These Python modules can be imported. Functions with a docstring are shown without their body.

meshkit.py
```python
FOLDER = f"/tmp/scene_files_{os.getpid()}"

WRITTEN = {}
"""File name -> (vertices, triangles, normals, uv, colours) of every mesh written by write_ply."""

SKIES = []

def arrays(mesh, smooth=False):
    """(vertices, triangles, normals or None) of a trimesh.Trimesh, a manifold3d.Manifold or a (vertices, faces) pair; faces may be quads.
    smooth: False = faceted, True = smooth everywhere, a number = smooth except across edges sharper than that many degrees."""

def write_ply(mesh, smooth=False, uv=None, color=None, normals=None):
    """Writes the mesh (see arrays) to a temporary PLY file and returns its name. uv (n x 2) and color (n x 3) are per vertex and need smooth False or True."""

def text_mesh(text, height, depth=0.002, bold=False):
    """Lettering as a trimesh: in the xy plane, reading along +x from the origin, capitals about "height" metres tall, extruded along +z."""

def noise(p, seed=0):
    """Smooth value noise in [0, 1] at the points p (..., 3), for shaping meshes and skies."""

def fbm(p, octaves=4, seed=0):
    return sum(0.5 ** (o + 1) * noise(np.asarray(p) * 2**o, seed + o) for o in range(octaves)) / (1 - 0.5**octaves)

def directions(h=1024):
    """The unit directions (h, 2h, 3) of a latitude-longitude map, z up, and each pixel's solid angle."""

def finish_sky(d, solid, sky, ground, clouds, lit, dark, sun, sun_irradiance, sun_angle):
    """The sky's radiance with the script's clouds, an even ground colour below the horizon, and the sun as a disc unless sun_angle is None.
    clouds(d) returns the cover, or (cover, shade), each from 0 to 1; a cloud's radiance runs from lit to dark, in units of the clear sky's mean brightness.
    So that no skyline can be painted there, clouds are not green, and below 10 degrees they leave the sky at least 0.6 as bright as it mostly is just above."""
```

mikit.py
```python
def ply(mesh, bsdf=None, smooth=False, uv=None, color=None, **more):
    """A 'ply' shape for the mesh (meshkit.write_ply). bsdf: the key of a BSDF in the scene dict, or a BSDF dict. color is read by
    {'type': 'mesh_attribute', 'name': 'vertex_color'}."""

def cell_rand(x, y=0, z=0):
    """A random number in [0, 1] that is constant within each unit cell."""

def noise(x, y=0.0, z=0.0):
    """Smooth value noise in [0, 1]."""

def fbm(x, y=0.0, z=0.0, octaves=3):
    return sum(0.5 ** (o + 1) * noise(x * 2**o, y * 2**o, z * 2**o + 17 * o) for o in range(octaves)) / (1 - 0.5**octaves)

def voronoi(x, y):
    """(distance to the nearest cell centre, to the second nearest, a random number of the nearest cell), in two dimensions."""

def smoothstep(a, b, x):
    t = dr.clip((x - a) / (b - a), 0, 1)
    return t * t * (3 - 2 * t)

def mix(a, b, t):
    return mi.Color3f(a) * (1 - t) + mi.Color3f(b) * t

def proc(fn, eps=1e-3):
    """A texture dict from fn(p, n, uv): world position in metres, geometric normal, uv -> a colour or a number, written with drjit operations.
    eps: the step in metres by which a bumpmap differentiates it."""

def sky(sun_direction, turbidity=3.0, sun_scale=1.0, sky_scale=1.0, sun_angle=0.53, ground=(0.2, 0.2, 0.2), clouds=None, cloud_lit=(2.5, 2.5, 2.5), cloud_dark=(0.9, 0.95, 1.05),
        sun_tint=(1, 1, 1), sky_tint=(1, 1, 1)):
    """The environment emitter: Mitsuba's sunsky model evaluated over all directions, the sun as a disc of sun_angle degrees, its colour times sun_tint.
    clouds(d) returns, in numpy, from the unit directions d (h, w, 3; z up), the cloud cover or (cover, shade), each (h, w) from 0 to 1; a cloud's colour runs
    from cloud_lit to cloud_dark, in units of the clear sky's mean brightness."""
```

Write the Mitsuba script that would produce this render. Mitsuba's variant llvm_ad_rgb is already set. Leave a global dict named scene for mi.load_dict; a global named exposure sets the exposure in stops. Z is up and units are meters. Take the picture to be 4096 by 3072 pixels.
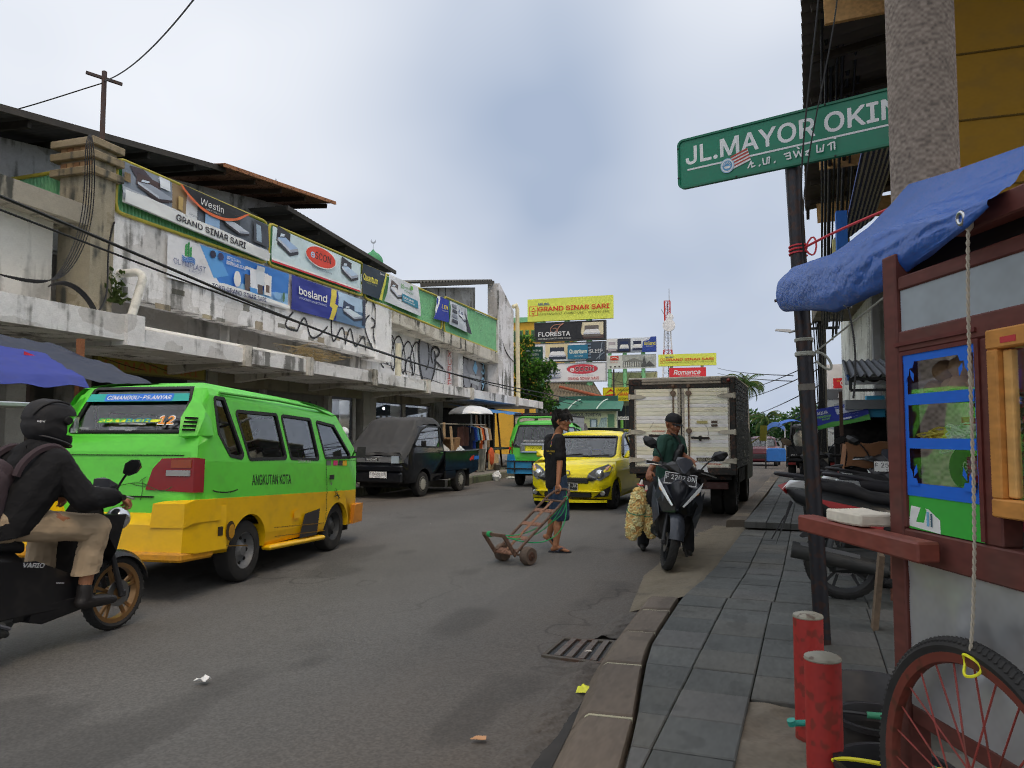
import math, random, contextlib
import numpy as np, trimesh, manifold3d, shapely
import shapely.geometry as sg
import drjit as dr, mitsuba as mi, mikit, meshkit
from mikit import noise, fbm, smoothstep, cell_rand, voronoi
pi = math.pi
T = mi.ScalarTransform4f
scene, labels = {}, {}
# ---------------------------------------------------------------- camera, sky, exposure
EYE, YAW, PITCH = np.array([0, 0, 1.42]), math.radians(17.8), math.radians(3.75)
FWD = np.array([-math.sin(YAW) * math.cos(PITCH), math.cos(YAW) * math.cos(PITCH), math.sin(PITCH)])
scene['camera'] = dict(type='perspective', fov=67.35, fov_axis='x', near_clip=0.05, far_clip=3000.0,
                       to_world=T().look_at(origin=EYE.tolist(), target=(EYE + FWD).tolist(), up=[0, 0, 1]))


def clouds(d):
    z = np.maximum(d[..., 2], 0.0)
    q = d / (z + 0.6)[..., None]
    a = meshkit.fbm(q * np.array([2.2, 2.2, 1]) + 4.3, 4, 5) - .5
    b = meshkit.fbm(q * np.array([6, 6, 1]) + 1.7, 3, 11) - .5
    spot = lambda v, w: np.exp(-((1 - d @ (np.array(v) / np.linalg.norm(v))) / w) * (1 + 1.2 * a))
    s = .20 + 1.0 * a + .3 * b + .55 * spot((-.25, .87, .40), .022) + .68 * spot((.10, .98, .10), .12) + .35 * spot((.9, .3, .1), .2) - .3 * spot((-.06, .88, .5), .012)
    return np.ones_like(z), np.clip(s, 0, 1)


SUN = [0.35, -0.42, 0.84]
scene['sky'] = mikit.sky(SUN, turbidity=4, sun_scale=0.2, sun_angle=24, clouds=clouds, cloud_lit=(2.8, 2.84, 2.92), cloud_dark=(1.12, 1.35, 1.76), sun_tint=(1.0, .94, .86), ground=(.1, .1, .1))
exposure = 1.85
# ---------------------------------------------------------------- materials


def decode(uv):
    k = dr.floor(uv.x + .5)
    r = dr.floor(k / 16384)
    g = dr.floor((k - r * 16384) / 128)
    b = k - r * 16384 - g * 128
    m = dr.floor(uv.y + .5)
    pat = dr.floor(m / 16384)
    m = m - pat * 16384
    met = dr.floor(m / 2048)
    m = m - met * 2048
    ro = dr.floor(m / 64)
    return mi.Color3f(r / 127, g / 127, b / 127), pat, met / 7, ro / 31, (m - ro * 64) / 63


def paint_fn(p, n, uv):
    c, pat, met, ro, d = decode(uv)
    c = c * c
    big = fbm(p.x * 1.3 + 3, p.y * 1.3, p.z * 1.3)
    mid = fbm(p.x * 9 + 7, p.y * 9, p.z * 9)
    st = fbm(p.x * 5.5, p.y * 5.5 + 5, p.z * .55, 4)
    fine = noise(p.x * 70, p.y * 70, p.z * 70)
    soft = smoothstep(.42, .8, .6 * big + .4 * mid) * .55 + .25 * smoothstep(.5, .75, mid)
    plaster = smoothstep(.52, .66, .62 * st + .26 * big + .12 * mid)
    rust = smoothstep(.52, .62, .4 * mid + .6 * fbm(p.x * 38, p.y * 38, p.z * 30, 2))
    scr = smoothstep(.61, .67, fbm(p.x * 5, p.y * 5, p.z * 22) * .75 + .25 * noise(p.x * 40, p.y * 40, p.z * 90))
    ply_ = smoothstep(.55, .57, noise(p.x * 1.7 + 9, p.y * 1.7, p.z * 2.1) * .8 + .2 * mid)
    is1, is2, is5, is6 = pat == 1, pat == 2, pat == 5, pat == 6
    mask = dr.select(is1, plaster, dr.select(is2, rust, dr.select(is6, scr, soft)))
    dirt = mi.Color3f(.075, .066, .055)
    dirt = dr.select(is1, mi.Color3f(.07, .072, .062), dirt)
    dirt = dr.select(is2, mi.Color3f(.075, .032, .017), dirt)
    dirt = dr.select(is6, mi.Color3f(.52, .50, .46), dirt)
    c = dr.select(is1, c * (1 - .3 * d * ply_) + mi.Color3f(.03, .02, .005) * ply_ * d, c)
    w = dr.clip(mask * d, 0, 1)
    grain = dr.select(is5, .55 + .9 * fine, dr.select(pat == 3, .72 + .56 * fbm(p.x * 50, p.y * 14, p.z * 50), 1 + (fine - .5) * .22 * d + (mid - .5) * .3 * d))
    return (c * (1 - w) + dirt * w) * grain


def rough_fn(p, n, uv):
    c, pat, met, ro, d = decode(uv)
    return dr.clip(ro + d * .25 * (fbm(p.x * 8, p.y * 8, p.z * 8, 2) - .35), .04, 1)


def metal_fn(p, n, uv):
    return decode(uv)[2]


PAINT = dict(type='principled', base_color=mikit.proc(paint_fn), roughness=mikit.proc(rough_fn), metallic=mikit.proc(metal_fn), specular=.45)
scene['paint'] = dict(type='twosided', bsdf=PAINT)
scene['plaster'] = dict(type='twosided', bsdf=dict(type='bumpmap', arbitrary=mikit.proc(lambda p, n, uv: fbm(p.x * 14, p.y * 14, p.z * 14, 4) + .35 * noise(p.x * 120, p.y * 120, p.z * 120), 2e-3), scale=.012, bsdf=PAINT))
scene['cloth'] = dict(type='twosided', bsdf=dict(type='bumpmap', arbitrary=mikit.proc(lambda p, n, uv: dr.abs(fbm(p.x * 9 + p.z * 4, p.y * 9 - p.z * 3, p.z * 12, 3) - .5) + .12 * noise(p.x * 90, p.y * 90, p.z * 90), 2e-3), scale=.02, bsdf=PAINT))
scene['leaf'] = dict(type='principledthin', base_color=mikit.proc(paint_fn), roughness=.5, diff_trans=.7)
scene['pane'] = dict(type='thindielectric', specular_transmittance={'type': 'rgb', 'value': [.93, .94, .94]})
scene['tint'] = dict(type='thindielectric', specular_transmittance={'type': 'rgb', 'value': [.30, .33, .33]})


def asphalt_fn(p, n, uv):
    big = fbm(p.x * .55, p.y * .28, 3)
    mid = fbm(p.x * 3.1, p.y * 2.2, 9)
    fine = noise(p.x * 95, p.y * 95)
    f2 = noise(p.x * 33, p.y * 33)
    edge = dr.maximum(smoothstep(-2.7, -.9, p.x - .05 * dr.maximum(p.y - 6, 0)), smoothstep(-6.0, -7.9, p.x)) * (.45 + .8 * mid)
    c = mi.Color3f(.094, .092, .088) * (.78 + .3 * big + .16 * mid)
    c = c * (1 - .62 * edge) + mi.Color3f(.105, .083, .064) * .62 * edge
    trk = smoothstep(.45, .75, noise(p.x * 1.1 + 3, p.y * .05, 4)) * .10
    pt_ = smoothstep(.58, .585, noise(dr.floor(p.x * .45) * 3.7 + 1, dr.floor((p.y + .4 * noise(p.x * 3, p.y * 3)) * .22) * 5.3, 2)) * .05
    c = c * (1 - trk - pt_ * (.6 + .8 * mid))
    wet = smoothstep(.60, .72, fbm(p.x * 1.4 + 30, p.y * .7, 2)) * .25
    sp = smoothstep(.80, .95, f2) * .10 + (fine - .5) * .34
    crack = smoothstep(.012, .0, dr.abs(fbm(p.x * .9 + 11, p.y * .9, 5, 4) - .5)) * smoothstep(.55, .7, noise(p.x * .3, p.y * .3, 7))
    return c * (1 - wet) * (1 + sp) * (1 - .3 * crack)


scene['asphalt'] = dict(type='bumpmap', arbitrary=mikit.proc(lambda p, n, uv: noise(p.x * 95, p.y * 95) + .8 * noise(p.x * 33, p.y * 33) + 2.5 * fbm(p.x * 3, p.y * 3, 4), 3e-3), scale=.006,
                        bsdf=dict(type='principled', base_color=mikit.proc(asphalt_fn), roughness=.78, specular=.4))


def stone_fn(p, n, uv):
    c, pat, met, ro, d = decode(uv)
    a = fbm(p.x * 2.3, p.y * 2.3, 1)
    b = fbm(p.x * 60, p.y * 18, p.z * 60, 2)
    s = smoothstep(.62, .75, fbm(p.x * 7 + 40, p.y * 5, 3))
    return c * c * (.72 + .4 * a + .34 * (b - .5)) * (1 - .2 * s) + mi.Color3f(.02, .016, .01) * smoothstep(.5, .8, fbm(p.x * 1.1, p.y * 1.6, 8))


scene['stone'] = dict(type='bumpmap', arbitrary=mikit.proc(lambda p, n, uv: fbm(p.x * 55, p.y * 20, p.z * 55, 2) + .5 * fbm(p.x * 6, p.y * 6, 2), 2e-3), scale=.005,
                      bsdf=dict(type='principled', base_color=mikit.proc(stone_fn), roughness=.72, specular=.4))
# ---------------------------------------------------------------- helpers


def lin(h):
    c = np.array([int(h[i:i + 2], 16) for i in (0, 2, 4)]) / 255
    return np.where(c < .04045, c / 12.92, ((c + .055) / 1.055) ** 2.4)


def mt(h, rough=.6, dirt=.3, pat=0, metal=0.0):
    q = np.round(np.sqrt(np.clip(lin(h) * 1.08, 0, .82)) * 127)
    return (q[0] * 16384 + q[1] * 128 + q[2], pat * 16384 + round(metal * 7) * 2048 + round(rough * 31) * 64 + round(min(dirt, 1) * 63))


XF = [np.eye(4)]


@contextlib.contextmanager
def at(x=0, y=0, z=0, rz=0, s=1, rx=0, ry=0):
    m = trimesh.transformations.euler_matrix(math.radians(rx), math.radians(ry), math.radians(rz), 'sxyz')
    m[:3, :3] *= s
    m[:3, 3] = (x, y, z)
    XF.append(XF[-1] @ m)
    yield
    XF.pop()


def new(name, parent=None, label=None, cat=None, group=None, kind=None):
    k = f'{parent}__{name}' if parent else name
    key, i = k, 0
    while key in USED:
        i += 1
        key = f'{k}_{i:03d}'
    USED.add(key)
    d = {a: b for a, b in (('label', label), ('category', cat), ('group', group), ('kind', kind)) if b}
    if d:
        labels[key] = d
    return key


USED = set()


def tri(m):
    if hasattr(m, 'to_mesh'):
        q = m.to_mesh()
        return trimesh.Trimesh(q.vert_properties[:, :3], q.tri_verts, process=False)
    if isinstance(m, tuple):
        v, f = np.asarray(m[0], float), np.asarray(m[1], int)
        if f.shape[1] == 4:
            f = np.vstack([f[:, [0, 1, 2]], f[:, [0, 2, 3]]])
        return trimesh.Trimesh(v, f, process=False)
    return m


def add(name, parts, m=None, parent=None, smooth=35, bsdf='paint', each=False, **lab):
    """One entry of the scene: parts is a mesh, a list of meshes (material m), or a list of (mesh, material)."""
    if each:
        return [add(name, q, m, parent, smooth, bsdf, **lab) for q in parts][0]
    key = new(name, parent, **lab)
    put(key, parts, m, smooth, bsdf)
    return key


def put(key, parts, m=None, smooth=35, bsdf='paint'):
    parts = parts if isinstance(parts, list) else [parts]
    V, Fs, N, U, k = [], [], [], [], 0
    M = XF[-1]
    R = np.linalg.inv(M[:3, :3]).T
    for p in parts:
        me, mm = p if isinstance(p, tuple) and isinstance(p[1], tuple) and len(p) == 2 and not isinstance(p[1], np.ndarray) and isinstance(p[1][0], (float, int, np.floating)) else (p, m)
        me = tri(me)
        if len(me.faces) == 0:
            continue
        if smooth is False:
            f0 = me.faces
            v = me.vertices[f0].reshape(-1, 3)
            f = np.arange(len(v)).reshape(-1, 3)
            n = np.repeat(np.cross(v[1::3] - v[::3], v[2::3] - v[::3]), 3, 0)
            n /= np.linalg.norm(n, axis=1, keepdims=True) + 1e-20
        else:
            v, f, n = meshkit.arrays(me, smooth)
        n = n @ R.T
        V.append(v @ M[:3, :3].T + M[:3, 3])
        N.append(n / (np.linalg.norm(n, axis=1, keepdims=True) + 1e-20))
        Fs.append(f + k)
        U.append(np.tile(mm, (len(v), 1)))
        k += len(v)
    path = meshkit.write_ply((np.vstack(V), np.vstack(Fs)), False, np.vstack(U), None, normals=np.vstack(N))
    scene[key] = dict(type='ply', filename=path, face_normals=False, bsdf={'type': 'ref', 'id': bsdf})


def adds(*a, **k):
    return add(*a, each=True, **k)


def bx(x0, x1, y0, y1, z0, z1, c=0.0):
    if c <= 0:
        m = trimesh.creation.box((x1 - x0, y1 - y0, z1 - z0))
        m.apply_translation(((x0 + x1) / 2, (y0 + y1) / 2, (z0 + z1) / 2))
        return m
    c = min(c, .45 * min(x1 - x0, y1 - y0, z1 - z0))
    return hull([(x, y, z) for X, Y, Z in ((c, c, 0), (c, 0, c), (0, c, c)) for x in (x0 + X, x1 - X) for y in (y0 + Y, y1 - Y) for z in (z0 + Z, z1 - Z)])


def hull(pts):
    return tri(manifold3d.Manifold.hull_points(np.asarray(pts, float)))


def frame(p0, p1):
    w = np.asarray(p1, float) - p0
    L = np.linalg.norm(w)
    w = w / L
    a = np.cross(w, [0, 0, 1.0] if abs(w[2]) < .95 else [0, 1.0, 0])
    a /= np.linalg.norm(a)
    return w, a, np.cross(w, a), L


def bar(p0, p1, a, b=None):
    """A rectangular bar from p0 to p1, a wide sideways, b high."""
    w, s, u, L = frame(np.array(p0, float), p1)
    b = b or a
    return hull([np.array(e) + s * i * a / 2 + u * j * b / 2 for e in (p0, p1) for i in (-1, 1) for j in (-1, 1)])


def smoothpath(pts, n):
    pts = np.asarray(pts, float)
    if len(pts) < 3:
        return np.array([pts[0] + (pts[-1] - pts[0]) * t for t in np.linspace(0, 1, n)])
    from scipy.interpolate import CubicSpline
    s = np.r_[0, np.cumsum(np.linalg.norm(np.diff(pts, axis=0), axis=1))]
    return CubicSpline(s, pts)(np.linspace(0, s[-1], n))


def tube(pts, r, sides=8, n=0, close=False):
    if n and np.ndim(r):
        r = np.interp(np.linspace(0, 1, n), np.linspace(0, 1, len(r)), r)
    p = smoothpath(pts, n) if n else np.asarray(pts, float)
    if close:
        p = np.vstack([p, p[:1]])
    r = np.broadcast_to(np.asarray(r, float), (len(p),))
    t = np.gradient(p, axis=0)
    if close:
        t[0] = t[-1] = p[1] - p[-2]
    t /= np.linalg.norm(t, axis=1, keepdims=True) + 1e-12
    a = np.cross(t[0], [0, 0, 1.0] if abs(t[0, 2]) < .9 else [1.0, 0, 0])
    A = []
    for q in t:
        a = a - q * (a @ q)
        a /= np.linalg.norm(a) + 1e-12
        A.append(a)
    A = np.array(A)
    B = np.cross(t, A)
    g = np.arange(sides) * 2 * pi / sides
    v = p[:, None] + r[:, None, None] * (np.cos(g)[None, :, None] * A[:, None] + np.sin(g)[None, :, None] * B[:, None])
    i, j = np.meshgrid(np.arange(len(p) - 1), np.arange(sides), indexing='ij')
    q = np.stack([i * sides + j, i * sides + (j + 1) % sides, (i + 1) * sides + (j + 1) % sides, (i + 1) * sides + j], -1).reshape(-1, 4)
    v = np.vstack([v.reshape(-1, 3), p[:1], p[-1:]])
    k = np.arange(sides)
    e = (len(p) - 1) * sides
    caps = [] if close else [np.stack([k * 0 + len(v) - 2, (k + 1) % sides, k], 1), np.stack([k * 0 + len(v) - 1, e + k, e + (k + 1) % sides], 1)]
    return trimesh.Trimesh(v, np.vstack([q[:, [0, 1, 2]], q[:, [0, 2, 3]]] + caps), process=False)


def cyl(p0, p1, r, r2=None, sides=20):
    return tube([p0, p1], [r, r if r2 is None else r2], sides)


def lathe(prof, sides=28, axis='z', o=(0, 0, 0)):
    """prof: (radius, height) pairs."""
    m = trimesh.creation.revolve(np.asarray(prof, float), sections=sides)
    if axis == 'x':
        m.apply_transform(trimesh.transformations.rotation_matrix(pi / 2, [0, 1, 0]))
    if axis == 'y':
        m.apply_transform(trimesh.transformations.rotation_matrix(-pi / 2, [1, 0, 0]))
    m.apply_translation(o)
    return m


def extr(poly, d, axis='z', o=0.0, c=0):
    """Extrudes a polygon; axis 'x': (y, z) outline from x=o to o+d; 'y': (x, z) outline; 'z': (x, y) outline."""
    poly = poly if hasattr(poly, 'area') else sg.Polygon(poly)
    m = trimesh.util.concatenate([trimesh.creation.extrude_polygon(g, d, engine='earcut') for g in getattr(poly.buffer(0), 'geoms', [poly.buffer(0)])])
    v = m.vertices
    v[:, 2] += o
    if axis == 'x':
        m.vertices = v[:, [2, 0, 1]]
    elif axis == 'y':
        m.vertices = v[:, [0, 2, 1]]
        m.invert()
    return m


def grid(fn, nu, nv, thick=0.0):
    """A sheet through fn(u, v) -> points, u and v from 0 to 1; thick gives it a back."""
    u, v = np.meshgrid(np.linspace(0, 1, nu), np.linspace(0, 1, nv), indexing='ij')
    p = np.asarray(fn(u, v), float)
    p = np.moveaxis(p, 0, -1) if p.shape[0] == 3 and p.shape[-1] != 3 else p
    i, j = np.meshgrid(np.arange(nu - 1), np.arange(nv - 1), indexing='ij')
    q = np.stack([i * nv + j, (i + 1) * nv + j, (i + 1) * nv + j + 1, i * nv + j + 1], -1).reshape(-1, 4)
    m = tri((p.reshape(-1, 3), q))
    if thick:
        m2 = trimesh.Trimesh(m.vertices - m.vertex_normals * thick, m.faces[:, ::-1], process=False)
        b = [(i, 0) for i in range(nu)] + [(nu - 1, j) for j in range(1, nv)] + [(i, nv - 1) for i in range(nu - 2, -1, -1)] + [(0, j) for j in range(nv - 2, 0, -1)]
        b = np.array([i * nv + j for i, j in b])
        c = np.roll(b, -1)
        w = len(m.vertices)
        m = trimesh.Trimesh(np.vstack([m.vertices, m2.vertices]), np.vstack([m.faces, m2.faces + w, np.stack([b, b + w, c + w], 1), np.stack([b, c + w, c], 1)]), process=False)
    return m


def loft(rings, caps=True):
    rings = [np.asarray(r, float) for r in rings]
    n = len(rings[0])
    v = np.vstack(rings)
    f = []
    for i in range(len(rings) - 1):
        for j in range(n):
            a, b = i * n + j, i * n + (j + 1) % n
            f += [(a, b, b + n), (a, b + n, a + n)]
    if caps:
        for k in (0, len(rings) - 1):
            c = len(v)
            v = np.vstack([v, rings[k].mean(0)])
            f += [(c, k * n + (j + 1) % n, k * n + j) if k == 0 else (c, k * n + j, k * n + (j + 1) % n) for j in range(n)]
    m = trimesh.Trimesh(v, f, process=False)
    if m.volume < 0:
        m.invert()
    return m


def cat(*ms):
    return trimesh.util.concatenate([tri(m) for m in ms])


def mov(m, d):
    m = m.copy()
    m.apply_translation(d)
    return m


def mirx(m):
    m = m.copy()
    m.vertices[:, 0] *= -1
    m.invert()
    return m


def skin(bones, res=.03, it=8):
    """One continuous surface over (p0, r0, p1, r1) bones."""
    s = trimesh.creation.icosphere(1, 1.0).vertices
    u = manifold3d.Manifold.batch_boolean([manifold3d.Manifold.hull_points(np.vstack([s * r0 + np.array(p0), s * r1 + np.array(p1)])) for p0, r0, p1, r1 in bones], manifold3d.OpType.Add)
    m = tri(u.refine_to_length(res))
    m.merge_vertices()
    trimesh.smoothing.filter_taubin(m, .5, .52, it)
    return m


def chain(*pr):
    """Bones through (x, y, z, r) joints."""
    return [(a[:3], a[3], b[:3], b[3]) for a, b in zip(pr, pr[1:])]


TXT = {}


def glyphs(s, bold=False):
    if (s, bold) not in TXT:
        m = meshkit.text_mesh(s, 1.0, .01, bold)
        f = m.faces[(m.face_normals[:, 2] > .5)]
        m = trimesh.Trimesh(m.vertices, f, process=False)
        m.remove_unreferenced_vertices()
        m.vertices[:, 2] = 0
        TXT[s, bold] = m
    return TXT[s, bold].copy()


class Art:
    """Flat print on a surface: S(x, y) -> points; items pile up eps apart along the surface's normal."""

    def __init__(self, S, eps=.003, sub=0):
        self.S, self.eps, self.k, self.sub, self.out = S, eps, 1, sub, []

    def _put(self, m, col, top=True):
        if self.sub:
            v, f = trimesh.remesh.subdivide_to_size(m.vertices, m.faces, self.sub)
            m = trimesh.Trimesh(v, f, process=False)
        x, y = m.vertices[:, 0], m.vertices[:, 1]
        e = 1e-3
        p = self.S(x, y)
        n = np.cross(self.S(x + e, y) - p, self.S(x, y + e) - p)
        n /= np.linalg.norm(n, axis=1, keepdims=True) + 1e-20
        self.out.append((trimesh.Trimesh(p + n * self.eps * self.k, m.faces, process=False), col if isinstance(col, tuple) else mt(col, .55, .12)))
        if top:
            self.k += 1

    def poly(self, pts, col):
        g = pts if hasattr(pts, 'area') else sg.Polygon(pts)
        g = g.buffer(0)
        for q in getattr(g, 'geoms', [g]):
            if q.area > 0:
                v, f = trimesh.creation.triangulate_polygon(q, engine='earcut')
                self._put(trimesh.Trimesh(np.c_[v, np.zeros(len(v))], f, process=False), col, False)
        self.k += 1

    def rect(self, x0, y0, x1, y1, col):
        self.poly([(x0, y0), (x1, y0), (x1, y1), (x0, y1)], col)

    def ell(self, x, y, rx, ry, col):
        self.poly(shapely.affinity.scale(sg.Point(x, y).buffer(1, 12), rx, ry), col)

    def line(self, pts, w, col):
        self.poly(sg.LineString(pts).buffer(w / 2, 3), col)

    def curve(self, pts, w, col, n=24):
        q = smoothpath(np.c_[np.asarray(pts, float), np.zeros(len(pts))], n)[:, :2]
        self.line(q, w, col)

    def text(self, s, x, y, h, col, w=None, bold=False, shear=0.0, rot=0.0, mid=False):
        m = glyphs(s, bold)
        W = m.bounds[1, 0] - m.bounds[0, 0]
        sx = (w / W) if w else h
        m.vertices[:, 0] -= m.bounds[0, 0]
        v = m.vertices
        X, Y = v[:, 0] * sx, v[:, 1] * h
        X = X + shear * Y - (W * sx / 2 if mid else 0)
        r = math.radians(rot)
        m.vertices = np.c_[x + X * math.cos(r) - Y * math.sin(r), y + X * math.sin(r) + Y * math.cos(r), 0 * X]
        self._put(m, col)


def plane(o, ex, ey):
    o, ex, ey = (np.asarray(a, float) for a in (o, ex, ey))
    return lambda x, y: o + np.multiply.outer(np.asarray(x, float), ex) + np.multiply.outer(np.asarray(y, float), ey)


def gz(y):
    return -.012 * np.clip(np.asarray(y, float) - 25, 0, 160)
# ---------------------------------------------------------------- ground, pavements
R = random.Random(7)
rng = np.random.default_rng(7)
ys = np.r_[-80, -20, np.linspace(-4, 25, 30), 40, 60, 90, 130, 185, 300, 900.]
xs = np.r_[-400, -60, np.linspace(-12, 6, 19), 60, 400.]
gx, gy = np.meshgrid(xs, ys, indexing='ij')
i, j = np.meshgrid(np.arange(len(xs) - 1), np.arange(len(ys) - 1), indexing='ij')
n_ = len(ys)
add('road', tri((np.c_[gx.ravel(), gy.ravel(), gz(gy).ravel()], np.stack([i * n_ + j, (i + 1) * n_ + j, (i + 1) * n_ + j + 1, i * n_ + j + 1], -1).reshape(-1, 4))), mt('555555'), bsdf='asphalt', smooth=True,
    label='grey worn asphalt street with brown grit along its edges', kind='structure')


def SW(c, s, z=0.0):
    return np.stack([-.425 + .9983 * c + .058 * s + 0 * z, 3.702 - .058 * c + .9983 * s + 0 * z, 0 * c + 0 * s + z], -1)


def swz(y):
    return float(np.interp(y, [6.35, 7.0, 8.3, 12.1, 12.15, 27, 60, 200], [.12, .10, .035, .02, .13, .10, -.25, -1.5]))


pv = new('pavement', label='pavement of dark slate slabs beside the food cart', kind='structure')
kin = lambda s: float(np.interp(s, [-4, -2.2, -.7, -.06, .37, .72, 1.13, 1.8, 2.65, 3, 9, 14, 40], [.03, .05, -.065, -.145, -.211, -.264, -.315, -.338, -.356, -.34, -.30, -.25, -.4]))
put(pv, [loft([[(*SW(kin(s) + .01, s)[:2], -.5), (*SW(6., s)[:2], -.5), (*SW(6., s)[:2], swz(3.7 + s) - .045), (*SW(kin(s) + .01, s)[:2], swz(3.7 + s) - .045)] for s in (-5, -2, 0, 1.1, 2.2, 2.65, 3.3, 4.6, 8.38, 8.43, 14, 23, 40, 80)])], mt('3a3630', .9, .6), False)
far = []
for ri in range(-11, 64):
    for ci in range(-1, 16):
        s0, s1, c0, c1 = ri * .395, ri * .395 + .389, ci * .337, ci * .337 + .331
        if ri < -6 or (ci > 6 and ri < 0):
            continue
        off = .02 * (ri > 6) + (.06 if ri > 20 else 0) * 0
        c0 += off
        c1 += off
        if ci == -1:
            c0 = kin(s0) + .012
        y0, y1 = 3.702 + s0, 3.702 + s1
        if 1 <= ci <= 2 and -2 <= ri <= 0 and c1 > .5:
            continue
        z0, z1, dz = swz(y0), swz(y1), R.uniform(-.004, .004)
        if abs(z0 - z1) > .06:
            z0 = z1
        ch = .006
        q = lambda e, k: [(*SW(a, b)[:2], zz + k + dz) for a, b, zz in ((c0 + e, s0 + e, z0), (c1 - e, s0 + e, z0), (c1 - e, s1 - e, z1), ((kin(s1) + .012 if ci == -1 else c0) + e, s1 - e, z1))]
        m = loft([q(0, -.09), q(0, -ch), q(ch, 0)])
        col = mt(R.choice(['545653', '4f514f', '595a57', '4c4e4c', '565551']), .7, .3)
        if ri <= 20 and ci <= 5:
            add('slab', m, col, pv, False, 'stone')
        else:
            far.append((m, col))
add('slabs_beyond', far, None, pv, False, 'stone', kind='stuff')
hx = [SW(a, b)[:2] for a, b in ((.345, -.9), (1.02, -.9), (1.02, .38), (.345, .38))]
bc = grid(lambda u, v: (hx[0][0] + (hx[1][0] - hx[0][0]) * u, hx[0][1] + (hx[3][1] - hx[0][1]) * v, .075 + .045 * meshkit.fbm(np.stack([u * 5, v * 9, u * 0], -1), 4)), 40, 70)
add('broken_concrete', bc, mt('6d665a', .9, .9), pv, 40, 'plaster')
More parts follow.
